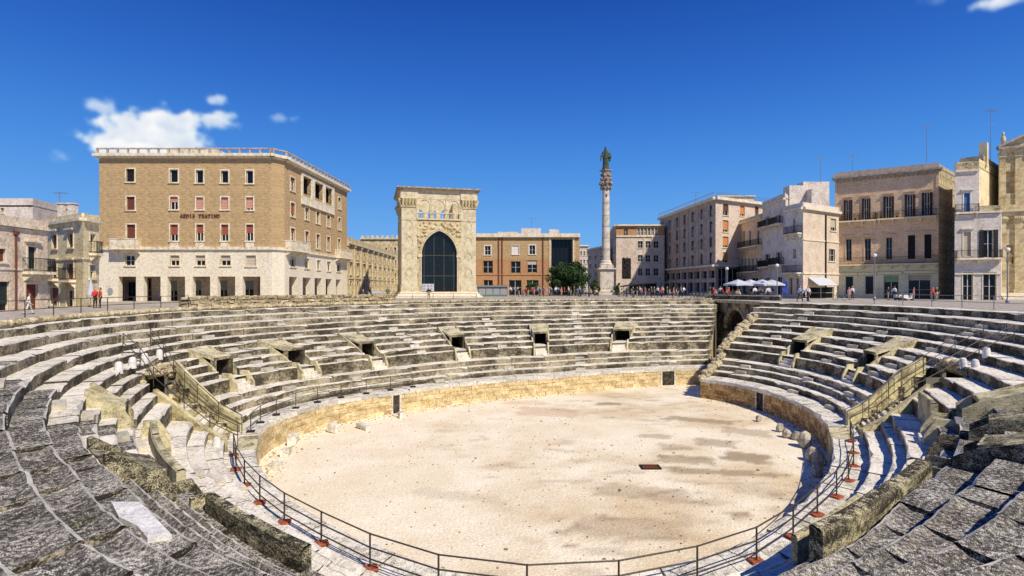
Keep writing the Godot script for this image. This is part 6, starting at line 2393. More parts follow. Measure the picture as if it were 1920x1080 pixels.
func make_church():
	var t := thing("church", "ornate honey coloured church front with niches, pilasters and a curved pediment", "church")
	var A := Vector2(65.4, 76.3)
	var B := Vector2(81.0, 69.5)
	var C := [A, B, Vector2(98, 96), Vector2(90.5, 104)]
	var W := Wall.new(A, B)
	var ye := EYE + (537.0 - 402.0) / FOCAL * 75.6
	var H := EYE + (537.0 - 283.0) / FOCAL * 76.2
	var n0 := hit(A, B, 1887, 460)
	var n1 := hit(A, B, 1901, 494)
	var dr := [W.w * 0.42, W.w * 0.58, 1.0, 5.2]
	var u0 := hit(A, B, 1886, 322)
	var u1 := hit(A, B, 1902, 362)
	obj("wall", wall_mesh(W, 0, W.w, -0.05, H, [[n0.x, n1.x, n1.y, n0.y], [u0.x, u1.x, u1.y, u0.y], dr], 0.5), M.lecce, t)
	for q in [[n0, n1], [u0, u1]]:
		var ng := G.new()
		ng.quad(W.p(q[0].x, q[1].y, -0.48), W.p(q[0].x, q[0].y, -0.48), W.p(q[1].x, q[0].y, -0.48), W.p(q[1].x, q[1].y, -0.48))
		obj("niche_back", ng, M.lecce, t)
	window(t, W, dr, {"name": "portal", "cover": 1.0, "cm": M.wood_door, "fr": 0.5, "sill": false, "rec": 0.4, "fm": M.lecce})
	var ns := MeshInstance3D.new()
	ns.mesh = statue_small
	hang(ns, "niche_statue", t)
	ns.position = W.p((n0.x + n1.x) * 0.5, n1.y, -0.2)
	ns.rotation.y = atan2(W.n.x, W.n.z)
	for px in [1878, 1908, 1945, 1985]:
		var s := hit(A, B, px, 480).x
		obj("pilaster", wbox(W, s - 0.38, s + 0.38, 1.4, ye - 0.9, -0.02, 0.28), M.lecce, t)
		obj("pilaster_base", wbox(W, s - 0.5, s + 0.5, 0.0, 1.4, -0.02, 0.4), M.lecce, t)
		obj("pilaster_capital", wbox(W, s - 0.5, s + 0.5, ye - 0.9, ye - 0.2, -0.02, 0.42), M.lecce_pale, t)
		obj("upper_pilaster", wbox(W, s - 0.34, s + 0.34, ye + 1.3, H - 0.9, -0.02, 0.24), M.lecce, t)
		obj("pilaster_capital", wbox(W, s - 0.44, s + 0.44, H - 0.9, H - 0.3, -0.02, 0.36), M.lecce_pale, t)
		for k in 5:
			var rk := rock_shape(k + int(px), Vector3(0.2, 0.3, 0.16))
			var m := obj("carved_leaf", rk, M.lecce, t)
			m.position = W.p(s - 0.4 + k * 0.2, ye - 0.55, 0.42)
	band(t, W, ye - 0.2, ye + 0.35, 0.45, M.lecce)
	band(t, W, ye + 0.35, ye + 0.6, 0.7, M.lecce_pale)
	band(t, W, ye + 0.6, ye + 1.3, 0.25, M.lecce, "attic_band")
	band(t, W, H - 0.3, H + 0.1, 0.4, M.lecce)
	band(t, W, H + 0.1, H + 0.4, 0.75, M.tile_roof, "cornice", 0.3)
	# raking gable and curved pediment over the middle
	var gb := G.new()
	gb.prism(PackedVector3Array([W.p(0.0, H + 0.4, 0.1), W.p(W.w, H + 0.4, 0.1), W.p(W.w * 0.5, H + 4.6, 0.1)]), W.n * -0.6)
	obj("gable", gb, M.lecce, t)
	for s in [[-0.3, 0.5], [1.03, 0.5]]:
		var rg := G.new()
		var a := W.p(W.w * s[0] if s[0] > 0 else s[0], H + 0.45, 0.2)
		var b := W.p(W.w * s[1], H + 4.75, 0.2)
		rg.obox((a + b) * 0.5, (b - a) * 0.5, Vector3.UP * 0.16, W.n * 0.5)
		obj("raking_cornice", rg, M.tile_roof, t)
	var pc := PackedVector3Array()
	for i in 13:
		var q := PI - PI * i / 12.0
		pc.append(W.p(W.w * 0.5 + cos(q) * 4.2, ye + 0.6 + sin(q) * 2.0, 0.2))
	var pg := G.new()
	pg.path(Array(pc), 0.28, 8)
	obj("curved_pediment", pg, M.lecce_pale, t)
	# pinnacle at the corner
	var pn := G.new()
	pn.lathe(W.p(0.35, H + 0.4, 0.1), [Vector2(0.3, 0), Vector2(0.3, 0.4), Vector2(0.16, 0.5), Vector2(0.3, 0.9), Vector2(0.28, 1.3), Vector2(0.12, 1.6), Vector2(0.18, 1.8), Vector2(0.0, 2.2)], 12)
	obj("pinnacle", pn, M.lecce, t)
	for i in 5:
		var sg := wbox(W, -0.2, W.w, 0.0, 0.9 - i * 0.18, 0.5 + i * 0.4, 0.9 + i * 0.4)
		obj("entrance_step", sg, M.travertine, t)
	plain_sides(t, C, [0], 0.0, H, M.lecce)
	flat_roof(t, C, H, M.tile_roof)


# ------------------------------------------------------------------ figures: tapered bones joined smoothly and skinned as one surface
func figure(bones: Array, cell: float, k: float) -> ArrayMesh:
	var lo := Vector3(1e9, 1e9, 1e9)
	var hi := -lo
	for b in bones:
		for q in [[b[0], b[2]], [b[1], b[3]]]:
			var e: Vector3 = Vector3.ONE * (q[1] + cell * 2.5)
			lo = lo.min(q[0] - e)
			hi = hi.max(q[0] + e)
	var nx := int((hi.x - lo.x) / cell) + 2
	var ny := int((hi.y - lo.y) / cell) + 2
	var nz := int((hi.z - lo.z) / cell) + 2
	var f := PackedFloat32Array()
	f.resize(nx * ny * nz)
	f.fill(9.0)
	var best := PackedFloat32Array()
	best.resize(nx * ny * nz)
	best.fill(9.0)
	var who := PackedInt32Array()
	who.resize(nx * ny * nz)
	for bi in bones.size():
		var b: Array = bones[bi]
		var a: Vector3 = b[0]
		var ab: Vector3 = b[1] - b[0]
		var l2 := maxf(ab.length_squared(), 1e-8)
		var m: float = maxf(b[2], b[3]) + k + cell * 2.0
		var p0 := ((a.min(b[1]) - Vector3.ONE * m - lo) / cell).floor()
		var p1 := ((a.max(b[1]) + Vector3.ONE * m - lo) / cell).ceil()
		for z in range(maxi(0, int(p0.z)), mini(nz, int(p1.z) + 1)):
			for y in range(maxi(0, int(p0.y)), mini(ny, int(p1.y) + 1)):
				for x in range(maxi(0, int(p0.x)), mini(nx, int(p1.x) + 1)):
					var p := lo + Vector3(x, y, z) * cell
					var t := clampf((p - a).dot(ab) / l2, 0.0, 1.0)
					var d: float = (p - a - ab * t).length() - lerpf(b[2], b[3], t)
					var i := (z * ny + y) * nx + x
					if d < best[i]:
						best[i] = d
						who[i] = bi
					var h := maxf(k - absf(f[i] - d), 0.0) / k
					f[i] = minf(f[i], d) - h * h * k * 0.25
	var idx := PackedInt32Array()
	idx.resize(nx * ny * nz)
	idx.fill(-1)
	var vs := PackedVector3Array()
	var cs := PackedColorArray()
	var off := [0, 1, nx, nx + 1, nx * ny, nx * ny + 1, nx * ny + nx, nx * ny + nx + 1]
	for z in nz - 1:
		for y in ny - 1:
			for x in nx - 1:
				var i := (z * ny + y) * nx + x
				var neg := 0
				for o in off:
					if f[i + o] < 0.0:
						neg += 1
				if neg == 0 or neg == 8:
					continue
				var sum := Vector3.ZERO
				var n := 0
				for e in [[0, 1], [2, 3], [4, 5], [6, 7], [0, 2], [1, 3], [4, 6], [5, 7], [0, 4], [1, 5], [2, 6], [3, 7]]:
					var fa := f[i + off[e[0]]]
					var fb := f[i + off[e[1]]]
					if (fa < 0.0) != (fb < 0.0):
						var t := fa / (fa - fb)
						var pa := Vector3(e[0] & 1, (e[0] >> 1) & 1, e[0] >> 2)
						var pb := Vector3(e[1] & 1, (e[1] >> 1) & 1, e[1] >> 2)
						sum += pa.lerp(pb, t)
						n += 1
				idx[i] = vs.size()
				vs.append(lo + (Vector3(x, y, z) + sum / n) * cell)
				cs.append(bones[who[i]][4])
	var tri := PackedInt32Array()
	for z in range(1, nz - 1):
		for y in range(1, ny - 1):
			for x in range(1, nx - 1):
				var i := (z * ny + y) * nx + x
				for ax in 3:
					var st_: int = [1, nx, nx * ny][ax]
					if (f[i] < 0.0) == (f[i + st_] < 0.0):
						continue
					var u: int = [nx, nx * ny, 1][ax]
					var w: int = [nx * ny, 1, nx][ax]
					var q := [idx[i - u - w], idx[i - w], idx[i], idx[i - u]]
					if q.min() < 0:
						continue
					if f[i] < 0.0:
						q.reverse()
					for e in [0, 1, 2, 0, 2, 3]:
						tri.append(q[e])
	var nrm := PackedVector3Array()
	nrm.resize(vs.size())
	for i in range(0, tri.size(), 3):
		var m := (vs[tri[i + 2]] - vs[tri[i]]).cross(vs[tri[i + 1]] - vs[tri[i]])
		for j in 3:
			nrm[tri[i + j]] += m
	for i in nrm.size():
		nrm[i] = nrm[i].normalized()
	var arr := []
	arr.resize(Mesh.ARRAY_MAX)
	arr[Mesh.ARRAY_VERTEX] = vs
	arr[Mesh.ARRAY_NORMAL] = nrm
	arr[Mesh.ARRAY_COLOR] = cs
	arr[Mesh.ARRAY_INDEX] = tri
	var am := ArrayMesh.new()
	am.add_surface_from_arrays(Mesh.PRIMITIVE_TRIANGLES, arr)
	return am

func lin(r: int, g: int, b: int) -> Color:
	return Color8(r, g, b).srgb_to_linear()

func person_mesh(pose: String, shirt: Color, legs: Color, hair: Color, tall: float) -> ArrayMesh:
	var skin := lin(206, 160, 128)
	var shoe := lin(60, 52, 46)
	var s := tall / 1.75
	var hip := 0.92
	var B := []
	var sit := pose == "sit"
	if sit:
		hip = 0.5
	var V := func(x: float, y: float, z: float) -> Vector3: return Vector3(x, y, z) * s
	var add := func(a: Vector3, b: Vector3, r0: float, r1: float, c: Color): B.append([a, b, r0 * s, r1 * s, c])
	var top := hip + 0.5
	add.call(V.call(0, hip, 0), V.call(0, hip + 0.22, 0), 0.145, 0.13, legs)
	for sx in [-1.0, 1.0]:
		add.call(V.call(sx * 0.07, hip + 0.2, 0), V.call(sx * 0.09, top - 0.02, 0.0), 0.115, 0.105, shirt)
		add.call(V.call(sx * 0.06, top, 0), V.call(sx * 0.17, top - 0.03, 0), 0.075, 0.065, shirt)
		var st_ := 0.0
		if pose == "walk":
			st_ = sx * 0.24
		var h: Vector3 = V.call(sx * 0.09, hip - 0.02, 0)
		var kn: Vector3 = V.call(sx * 0.1, hip - 0.44, st_ * 0.6 + 0.03)
		var an: Vector3 = V.call(sx * 0.1, 0.08, st_ - (0.1 if st_ < 0.0 else 0.0))
		if sit:
			kn = V.call(sx * 0.12, 0.5, 0.42)
			an = V.call(sx * 0.12, 0.08, 0.44)
		add.call(h, kn, 0.088, 0.06, legs)
		add.call(kn, an, 0.058, 0.04, legs if legs.v < 0.5 or pose != "short" else skin)
		add.call(an + Vector3(0, -0.035 * s, -0.03 * s), an + Vector3(0, -0.04 * s, 0.15 * s), 0.04, 0.034, shoe)
		var sh: Vector3 = V.call(sx * 0.2, top - 0.05, 0)
		var el: Vector3 = V.call(sx * 0.26, top - 0.32, -0.03 - sx * st_ * 0.3)
		var ha: Vector3 = V.call(sx * 0.24, top - 0.55, 0.08 - st_ * 0.5)
		if pose == "hips":
			el = V.call(sx * 0.4, top - 0.26, -0.06)
			ha = V.call(sx * 0.2, top - 0.42, 0.08)
		if sit or (pose == "phone" and sx > 0):
			el = V.call(sx * 0.25, top - 0.3, 0.06)
			ha = V.call(sx * 0.12, top - 0.22, 0.3)
		add.call(sh, el, 0.055, 0.043, shirt)
		add.call(el, ha, 0.04, 0.03, skin)
		var hd := (ha - el).normalized()
		add.call(ha, ha + hd * 0.09 * s, 0.035, 0.03, skin)
		for q in [-0.03, -0.01, 0.012, 0.03]:
			add.call(ha + hd * 0.09 * s + Vector3(0, 0, q * s), ha + hd * 0.16 * s + Vector3(-sx * 0.02 * s, 0, q * s), 0.011, 0.009, skin)
		add.call(ha + hd * 0.03 * s, ha + hd * 0.08 * s + Vector3(0, 0, 0.055 * s), 0.013, 0.01, skin)
	add.call(V.call(0, top + 0.02, 0), V.call(0, top + 0.13, 0.015), 0.055, 0.05, skin)
	var hc: Vector3 = V.call(0, top + 0.235, 0.02)
	add.call(hc + V.call(0, -0.05, 0.02), hc + V.call(0, 0.035, 0.0), 0.075, 0.092, skin)
	add.call(hc + V.call(0, 0.0, 0.095), hc + V.call(0, -0.025, 0.108), 0.014, 0.016, skin)
	add.call(hc + V.call(0, 0.06, -0.025), hc + V.call(0, -0.02, -0.05), 0.09, 0.075, hair)
	var m := figure(B, 0.034 * s, 0.035 * s)
	m.surface_set_material(0, M.paint)
	return m

var statue_small: ArrayMesh

func statue_mesh() -> ArrayMesh:
	# bishop in mitre and cope, one hand raised in blessing, staff arm drawn in
	var w := Color.WHITE
	var b := [
		[Vector3(0, 0.2, 0), Vector3(0, 2.4, 0), 0.62, 0.56, w], [Vector3(-0.2, 0.15, 0.15), Vector3(-0.1, 2.2, 0.1), 0.38, 0.3, w], [Vector3(0.28, 0.15, 0.1), Vector3(0.15, 2.2, 0.1), 0.34, 0.3, w],
		[Vector3(0, 2.4, 0), Vector3(0.0, 3.5, 0), 0.58, 0.5, w], [Vector3(-0.42, 3.45, 0), Vector3(0.42, 3.5, 0), 0.3, 0.3, w],
		[Vector3(0.5, 3.45, 0), Vector3(0.85, 2.7, 0.15), 0.3, 0.3, w], [Vector3(0.85, 2.7, 0.15), Vector3(0.5, 2.5, 0.5), 0.26, 0.14, w], [Vector3(0.8, 3.2, -0.1), Vector3(0.85, 1.9, 0.0), 0.28, 0.2, w],
		[Vector3(-0.5, 3.45, 0), Vector3(-0.85, 2.75, 0.25), 0.27, 0.22, w], [Vector3(-0.85, 2.75, 0.25), Vector3(-1.05, 2.1, 0.55), 0.2, 0.12, w], [Vector3(-1.05, 2.1, 0.55), Vector3(-1.1, 1.7, 0.6), 0.12, 0.09, w],
		[Vector3(0, 3.7, 0.05), Vector3(-0.05, 4.0, 0.08), 0.17, 0.17, w], [Vector3(-0.05, 4.12, 0.1), Vector3(-0.05, 4.28, 0.1), 0.24, 0.22, w], [Vector3(-0.05, 4.0, 0.3), Vector3(-0.05, 3.75, 0.32), 0.12, 0.1, w],
		[Vector3(-0.05, 4.3, 0.05), Vector3(-0.08, 4.85, 0.05), 0.23, 0.06, w], [Vector3(0.0, 0.1, 0), Vector3(0.0, 0.12, 0), 0.75, 0.75, w]]
	var m := figure(b, 0.075, 0.16)
	m.surface_set_material(0, M.bronze)
	var sm := []
	for e in b:
		sm.append([e[0] * 0.36, e[1] * 0.36, e[2] * 0.36, e[3] * 0.36, w])
	statue_small = figure(sm, 0.045, 0.05)
	statue_small.surface_set_material(0, M.lecce)
	return m

# ------------------------------------------------------------------ plants
func leaf_ball(seed_: int, c: Vector3, r: Vector3, n: int, size: float, c0: Color, c1: Color, g: G = null) -> G:
	if g == null:
		g = G.new()
	var q := RandomNumberGenerator.new()
	q.seed = seed_
	for i in n:
		var d := Vector3(q.randfn(), q.randfn(), q.randfn()).normalized()
		var p := c + d * r * pow(q.randf(), 0.28)
		var ax := Vector3(q.randfn(), q.randfn() * 0.6, q.randfn()).normalized()
		var b := ax.cross(d + Vector3(q.randfn(), q.randfn(), q.randfn()) * 0.5).normalized()
		var s := size * q.randf_range(0.6, 1.3)
		g.col = c0.lerp(c1, q.randf())
		var tip := p + ax * s
		var m := p + ax * s * 0.5
		g.tri(p, m + b * s * 0.33, tip)
		g.tri(p, tip, m - b * s * 0.33)
	return g

func tree(called: String, label: String, p: Vector3, trunk_h: float, r: Vector3, clumps: int, leaves: int, size: float, seed_: int, c0: Color, c1: Color, group := ""):
	var t := thing(called, label, "tree", p, 0.0, group)
	var q := RandomNumberGenerator.new()
	q.seed = seed_
	var ctr := Vector3(0, trunk_h + r.y * 0.75, 0)
	var tg := G.new()
	tg.tube(Vector3.ZERO, Vector3(0.05, trunk_h * 0.6, 0.02), r.x * 0.07, r.x * 0.055, 9)
	tg.tube(Vector3(0.05, trunk_h * 0.6, 0.02), Vector3(0, trunk_h + r.y * 0.3, 0), r.x * 0.055, r.x * 0.04, 9)
	var tr := obj("trunk", tg, M.bark, t)
	var cg := G.new()
	for i in clumps:
		var d := Vector3(q.randfn(), q.randfn() * 0.9, q.randfn()).normalized()
		var e := ctr + d * r * q.randf_range(0.4, 0.92)
		var cr := r * q.randf_range(0.18, 0.33)
		leaf_ball(seed_ * 31 + i, e, cr, leaves / clumps, size, c0 * q.randf_range(0.75, 1.2), c1, cg)
		if i % 4 == 0:
			var lg := G.new()
			lg.tube(Vector3(0, trunk_h * 0.9, 0), e, r.x * 0.03, r.x * 0.01, 6)
			obj("limb", lg, M.bark, tr)
	obj("crown", cg, M.leafy, t)

func make_trees():
	M.leafy = cmat(Color(1, 1, 1), 0.55)
	M.leafy.backlight_enabled = true
	M.leafy.backlight = Color(0.12, 0.2, 0.05)
	var d0 := Color(0.028, 0.065, 0.02)
	var d1 := Color(0.07, 0.13, 0.035)
	var ground := func(px: float, z: float) -> Vector3: return Vector3((px - 960.0) / FOCAL * z, 0, -z)
	tree("round_tree", "broad dark green round tree between the brick office and the column", ground.call(1067, 108.0), 0.9, Vector3(4.1, 3.2, 3.6), 80, 26000, 0.3, 4, d0 * 0.8, d1 * 0.8)
	tree("small_tree", "small round green tree in front of the brick office windows", ground.call(1001, 108.0), 0.8, Vector3(1.4, 1.1, 1.3), 16, 2600, 0.22, 9, d0 * 1.3, d1 * 1.2)
	tree("street_shrub", "dark shrub just left of the column pedestal", ground.call(1116, 112.0), 0.3, Vector3(1.3, 1.6, 1.2), 16, 2400, 0.22, 14, d0, d1)
	tree("street_shrub", "dark shrub just right of the column pedestal", ground.call(1156, 114.0), 0.3, Vector3(0.9, 1.3, 0.9), 12, 1600, 0.2, 15, d0, d1)
	tree("roof_tree", "grey green tree top showing over the roof beside the arch hall", ground.call(896, 140.0), 11.0, Vector3(1.9, 2.2, 1.9), 20, 3600, 0.3, 19, Color(0.05, 0.065, 0.035), Color(0.1, 0.11, 0.06))

# ------------------------------------------------------------------ railings
func railing(label: String, pts: Array, heights: Array, r: float, plates: Material, mat: Material, hpost: float):
	var t := thing("iron_railing", label, "railing")
	for p in pts:
		var g := G.new()
		g.tube(p, p + Vector3.UP * hpost, r * 1.25, r * 1.25, 7)
		obj("post", g, mat, t)
		if plates:
			var b := G.new()
			b.cbox(p + Vector3.UP * 0.04, Vector3(0.42, 0.08, 0.36), 0.02, rng.randf() * 0.6)
			obj("base_plate", b, plates, t)
	for h in heights:
		var l := []
		for i in pts.size():
			l.append(pts[i] + Vector3.UP * h)
		var g := G.new()
		g.path(l, r, 6)
		obj("rail", g, mat, t)

func ring_pts(t: float, a: float, b: float, step: float, y: float) -> Array:
	var out := []
	var th := a
	var s := signf(b - a)
	while (th - b) * s < 0.0:
		out.append(spot(t, th, y))
		var r := spline(R0, th) + t * spline(WD, th)
		th += s * rad_to_deg(step / r)
	return out

func near_rail(y: float) -> Array:
	var out := []
	var th := 203.0
	while th < 344.0:
		var t := lerpf(0.092, 0.055, smooth(262.0, 298.0, th))
		out.append(spot(t, th, y))
		th += rad_to_deg(2.3 / (spline(R0, th) + t * spline(WD, th)))
	return out

func make_railings():
	var y0 := EYE - 7.85
	railing("thin iron railing on the podium edge below the brick palace", ring_pts(0.045, 188.0, 126.0, 2.0, y0), [0.32, 0.66, 1.0], 0.02, M.iron, M.steel, 1.02)
	railing("iron railing with rusty red base plates round the near podium edge", near_rail(y0), [0.3, 0.62, 1.0], 0.022, M.rust, M.steel, 1.02)
	railing("street railing along the rim in front of the two old houses", ring_pts(1.16, 205.0, 156.0, 2.5, 0.0), [0.5, 1.0], 0.024, null, M.steel, 1.02)
	railing("street railing along the rim in front of the shop house and church", ring_pts(1.06, 395.0, 352.0, 3.0, 0.0), [0.5, 1.0], 0.026, null, M.dull_steel, 1.05)
	railing("low rail on the steps in front of the arch hall", [at(741, 560, 78.0) * Vector3(1, 0, 1), at(773, 560, 78.0) * Vector3(1, 0, 1), at(812, 560, 78.0) * Vector3(1, 0, 1), at(850, 560, 78.0) * Vector3(1, 0, 1), at(893, 560, 78.0) * Vector3(1, 0, 1)], [0.4, 0.8], 0.03, null, M.rust, 0.82)

# ------------------------------------------------------------------ curved parapets and loose stones
func ring_wall(label: String, k: float, a: float, b: float, y0: float, y1: float, thick: float, mat: Material, panel: float):
	var t := thing("curved_parapet", label, "parapet")
	var th := a
	while th < b - 0.5:
		var r := spline(R0, th) + tk(k, th) * spline(WD, th)
		var e := minf(th + rad_to_deg(panel / r), b)
		if b - e < 1.0:
			e = b
		var g := G.new()
		g.col = Color.WHITE * rng.randf_range(0.85, 1.08)
		var n := 4
		var h := rng.randf_range(-0.03, 0.05)
		for i in n:
			var t0 := lerpf(th + 0.03, e - 0.03, float(i) / n)
			var t1 := lerpf(th + 0.03, e - 0.03, float(i + 1) / n)
			var o0 := out_dir(t0) * thick
			var o1 := out_dir(t1) * thick
			var A := ring(k, t0, y0)
			var B := ring(k, t1, y0)
			var up := Vector3.UP * (y1 - y0 + h)
			var bev := Vector3.UP * 0.05
			g.quad(A, B, B + up - bev, A + up - bev)
			g.quad(A + up - bev, B + up - bev, B + up + o1 * 0.2, A + up + o0 * 0.2)
			g.quad(A + up + o0 * 0.2, B + up + o1 * 0.2, B + up + o1 * 0.8, A + up + o0 * 0.8)
			g.quad(A + up + o0 * 0.8, B + up + o1 * 0.8, B + up - bev + o1, A + up - bev + o0)
			g.quad(A + up - bev + o0, B + up - bev + o1, B + o1, A + o0)
		for t2 in [th + 0.03, e - 0.03]:
			var A := ring(k, t2, y0)
			var o := out_dir(t2) * thick
			g.quad(A, A + Vector3.UP * (y1 - y0 + h - 0.04), A + o + Vector3.UP * (y1 - y0 + h - 0.04), A + o)
		obj("panel", g, mat, t)
		th = e

func make_loose_stones():
	ring_wall("low curved parapet along the upper walk below the two old houses", 3.98, 213.0, 233.5, EYE - 6.6, EYE - 5.25, 0.26, M.parapet, 2.4)
	ring_wall("short curved parapet black with lichen and painted shade near the white slab", 3.98, 240.0, 252.0, EYE - 6.6, EYE - 5.3, 0.28, M.parapet_lichen_shade, 2.2)  # lichen stone with shade painted in
	ring_wall("curved yellow parapet on the right bank between stair and entrance", 3.98, 333.0, 343.5, EYE - 6.6, EYE - 5.15, 0.26, M.parapet, 2.2)
	ring_wall("thick long parapet black with lichen and painted shade on the near right rows", 3.98, 279.5, 299.5, EYE - 6.6, EYE - 5.05, 0.42, M.parapet_lichen_shade, 3.2)  # blackened stone, lichen and painted shade together
	ring_wall("yellow stone parapet in front of the black parapet on the right", 3.0, 281.5, 293.0, EYE - 7.0, EYE - 5.95, 0.22, M.parapet, 2.6)
	# grey boulders at the foot of the right podium
	var bl := [[1463, 797, 0.36], [1477, 808, 0.4], [1494, 812, 0.42], [1511, 826, 0.62], [1521, 851, 0.52], [1541, 858, 0.5], [1532, 880, 0.45], [1423, 778, 0.3]]
	for i in bl.size():
		var b: Array = bl[i]
		var z: float = FOCAL * 9.4 / (b[1] + 10.0 - 537.0)
		var p := at(b[0], 537, z)
		var c := Vector3(CX, 0, -CZ)
		var g := rock_shape(60 + i, Vector3(b[2] * 0.8, b[2], b[2] * 0.75))
		g.col = Color.WHITE * rng.randf_range(0.9, 1.1)
		var o := obj("boulder", g, M.boulder)
		var dd := Vector3(p.x, 0, p.z) - c
		var th := rad_to_deg(atan2(-dd.z, dd.x))
		if th < 50.0:
			th += 360.0
		var lim: float = spline(R0, th) - b[2] - 0.15
		if dd.length() > lim:
			dd = dd.normalized() * lim
		o.position = Vector3(c.x + dd.x, FLOOR_Y + b[2] * 0.62, c.z + dd.z)
		o.rotation.y = rng.randf() * TAU
		tag(o, "largest upright grey boulder in the row at the arena wall" if i == 3 else ("lone small grey boulder by the doorway in the brown arena wall" if i == 7 else "rounded grey boulder lying at the foot of the brown arena wall"), "boulder", "boulders along the arena wall")
	# squared white blocks fallen on the left of the arena
	var wb := [[517, 872, 0.7, 0.34, 0.5], [536, 846, 0.8, 0.4, 0.5], [549, 826, 0.7, 0.6, 0.5], [626, 802, 0.7, 0.5, 0.45], [681, 797, 1.2, 0.3, 0.4], [752, 776, 0.7, 0.4, 0.4]]
	for i in wb.size():
		var b: Array = wb[i]
		var z: float = FOCAL * 9.5 / (b[1] + 8.0 - 537.0)
		var p := at(b[0], 537, z)
		var g := G.new()
		stone_box(g, Vector3.ZERO, Vector3(b[2] * 0.5, 0, 0), Vector3(0, b[3] * 0.5, 0), Vector3(0, 0, b[4] * 0.5), 0.06)
		var o := obj("fallen_block", g, M.coping)
		o.position = Vector3(p.x, FLOOR_Y + b[3] * 0.5, p.z)
		o.rotation = Vector3(rng.randf_range(-0.06, 0.06), rng.randf() * TAU, rng.randf_range(-0.12, 0.12))
		tag(o, "long low white stone lying on the sand by the arena wall" if i == 4 else ("white stone block beside the small doorway of the yellow arena wall" if i == 5 else "squared white stone block fallen on the sand by the arena wall"), "stone block", "fallen white blocks")
	# worn white stubs standing on the rows
	var stubs := [[222, 688, 4.1], [248, 680, 4.0], [271, 672, 3.9], [299, 667, 3.8], [406, 830, 7.1], [1806, 684, 4.2], [1829, 682, 4.0], [1850, 676, 3.9]]
	for s in stubs:
		var p := on_seat(s[0], s[1] + 7.0)
		var g := G.new()
		g.lathe(Vector3(0, -0.15, 0), [Vector2(0.19, 0), Vector2(0.18, 0.35), Vector2(0.15, 0.52), Vector2(0.08, 0.58), Vector2(0, 0.59)], 10)
		var o := obj("stone_stub", g, M.white_slab)
		o.position = p
		tag(o, "short rounded white stone stub standing on a seat row by the " + ("right stair" if s[0] > 1000 else "left stair"), "stone stub", "white stubs by the " + ("right" if s[0] > 1000 else "left") + " stair")
	# bright replacement slab in the rows painted darker for shade
	var poly := PackedVector3Array()
	var mid := on_seat(262, 970)
	for q in [[208, 938], [262, 938], [322, 1000], [276, 1006], [256, 982], [222, 966]]:
		var z: float = FOCAL * (EYE - mid.y - 0.06) / (q[1] - 537.0)
		var p := at(q[0], q[1], z)
		p.y = mid.y - 0.06
		poly.append(p)
	var sl := G.new()
	sl.prism(poly, Vector3.UP * 0.09)
	tag(obj("replacement_slab", sl, M.white_slab), "smooth bright new stone slab mended into the lichened rows painted darker for shade", "slab")

func on_seat(px: float, py: float) -> Vector3:
	# where the sight line of a picture point first meets the seats
	var z := 3.0
	while z < 80.0:
		var p := at(px, py, z)
		if p.y <= seat_height(p):
			return Vector3(p.x, seat_height(p), p.z)
		z += 0.05
	return at(px, py, 80.0)

func seat_height(p: Vector3) -> float:
	var d := Vector2(p.x - CX, -p.z - CZ)
	var th := rad_to_deg(d.angle())
	if th < 50.0:
		th += 360.0
	var t := (d.length() - spline(R0, th)) / spline(WD, th)
	if t < 0.0:
		return FLOOR_Y
	var y := ky(0, th)
	for k in range(1, 14):
		if tk(k, th) <= t:
			y = ky(k, th)
	return y

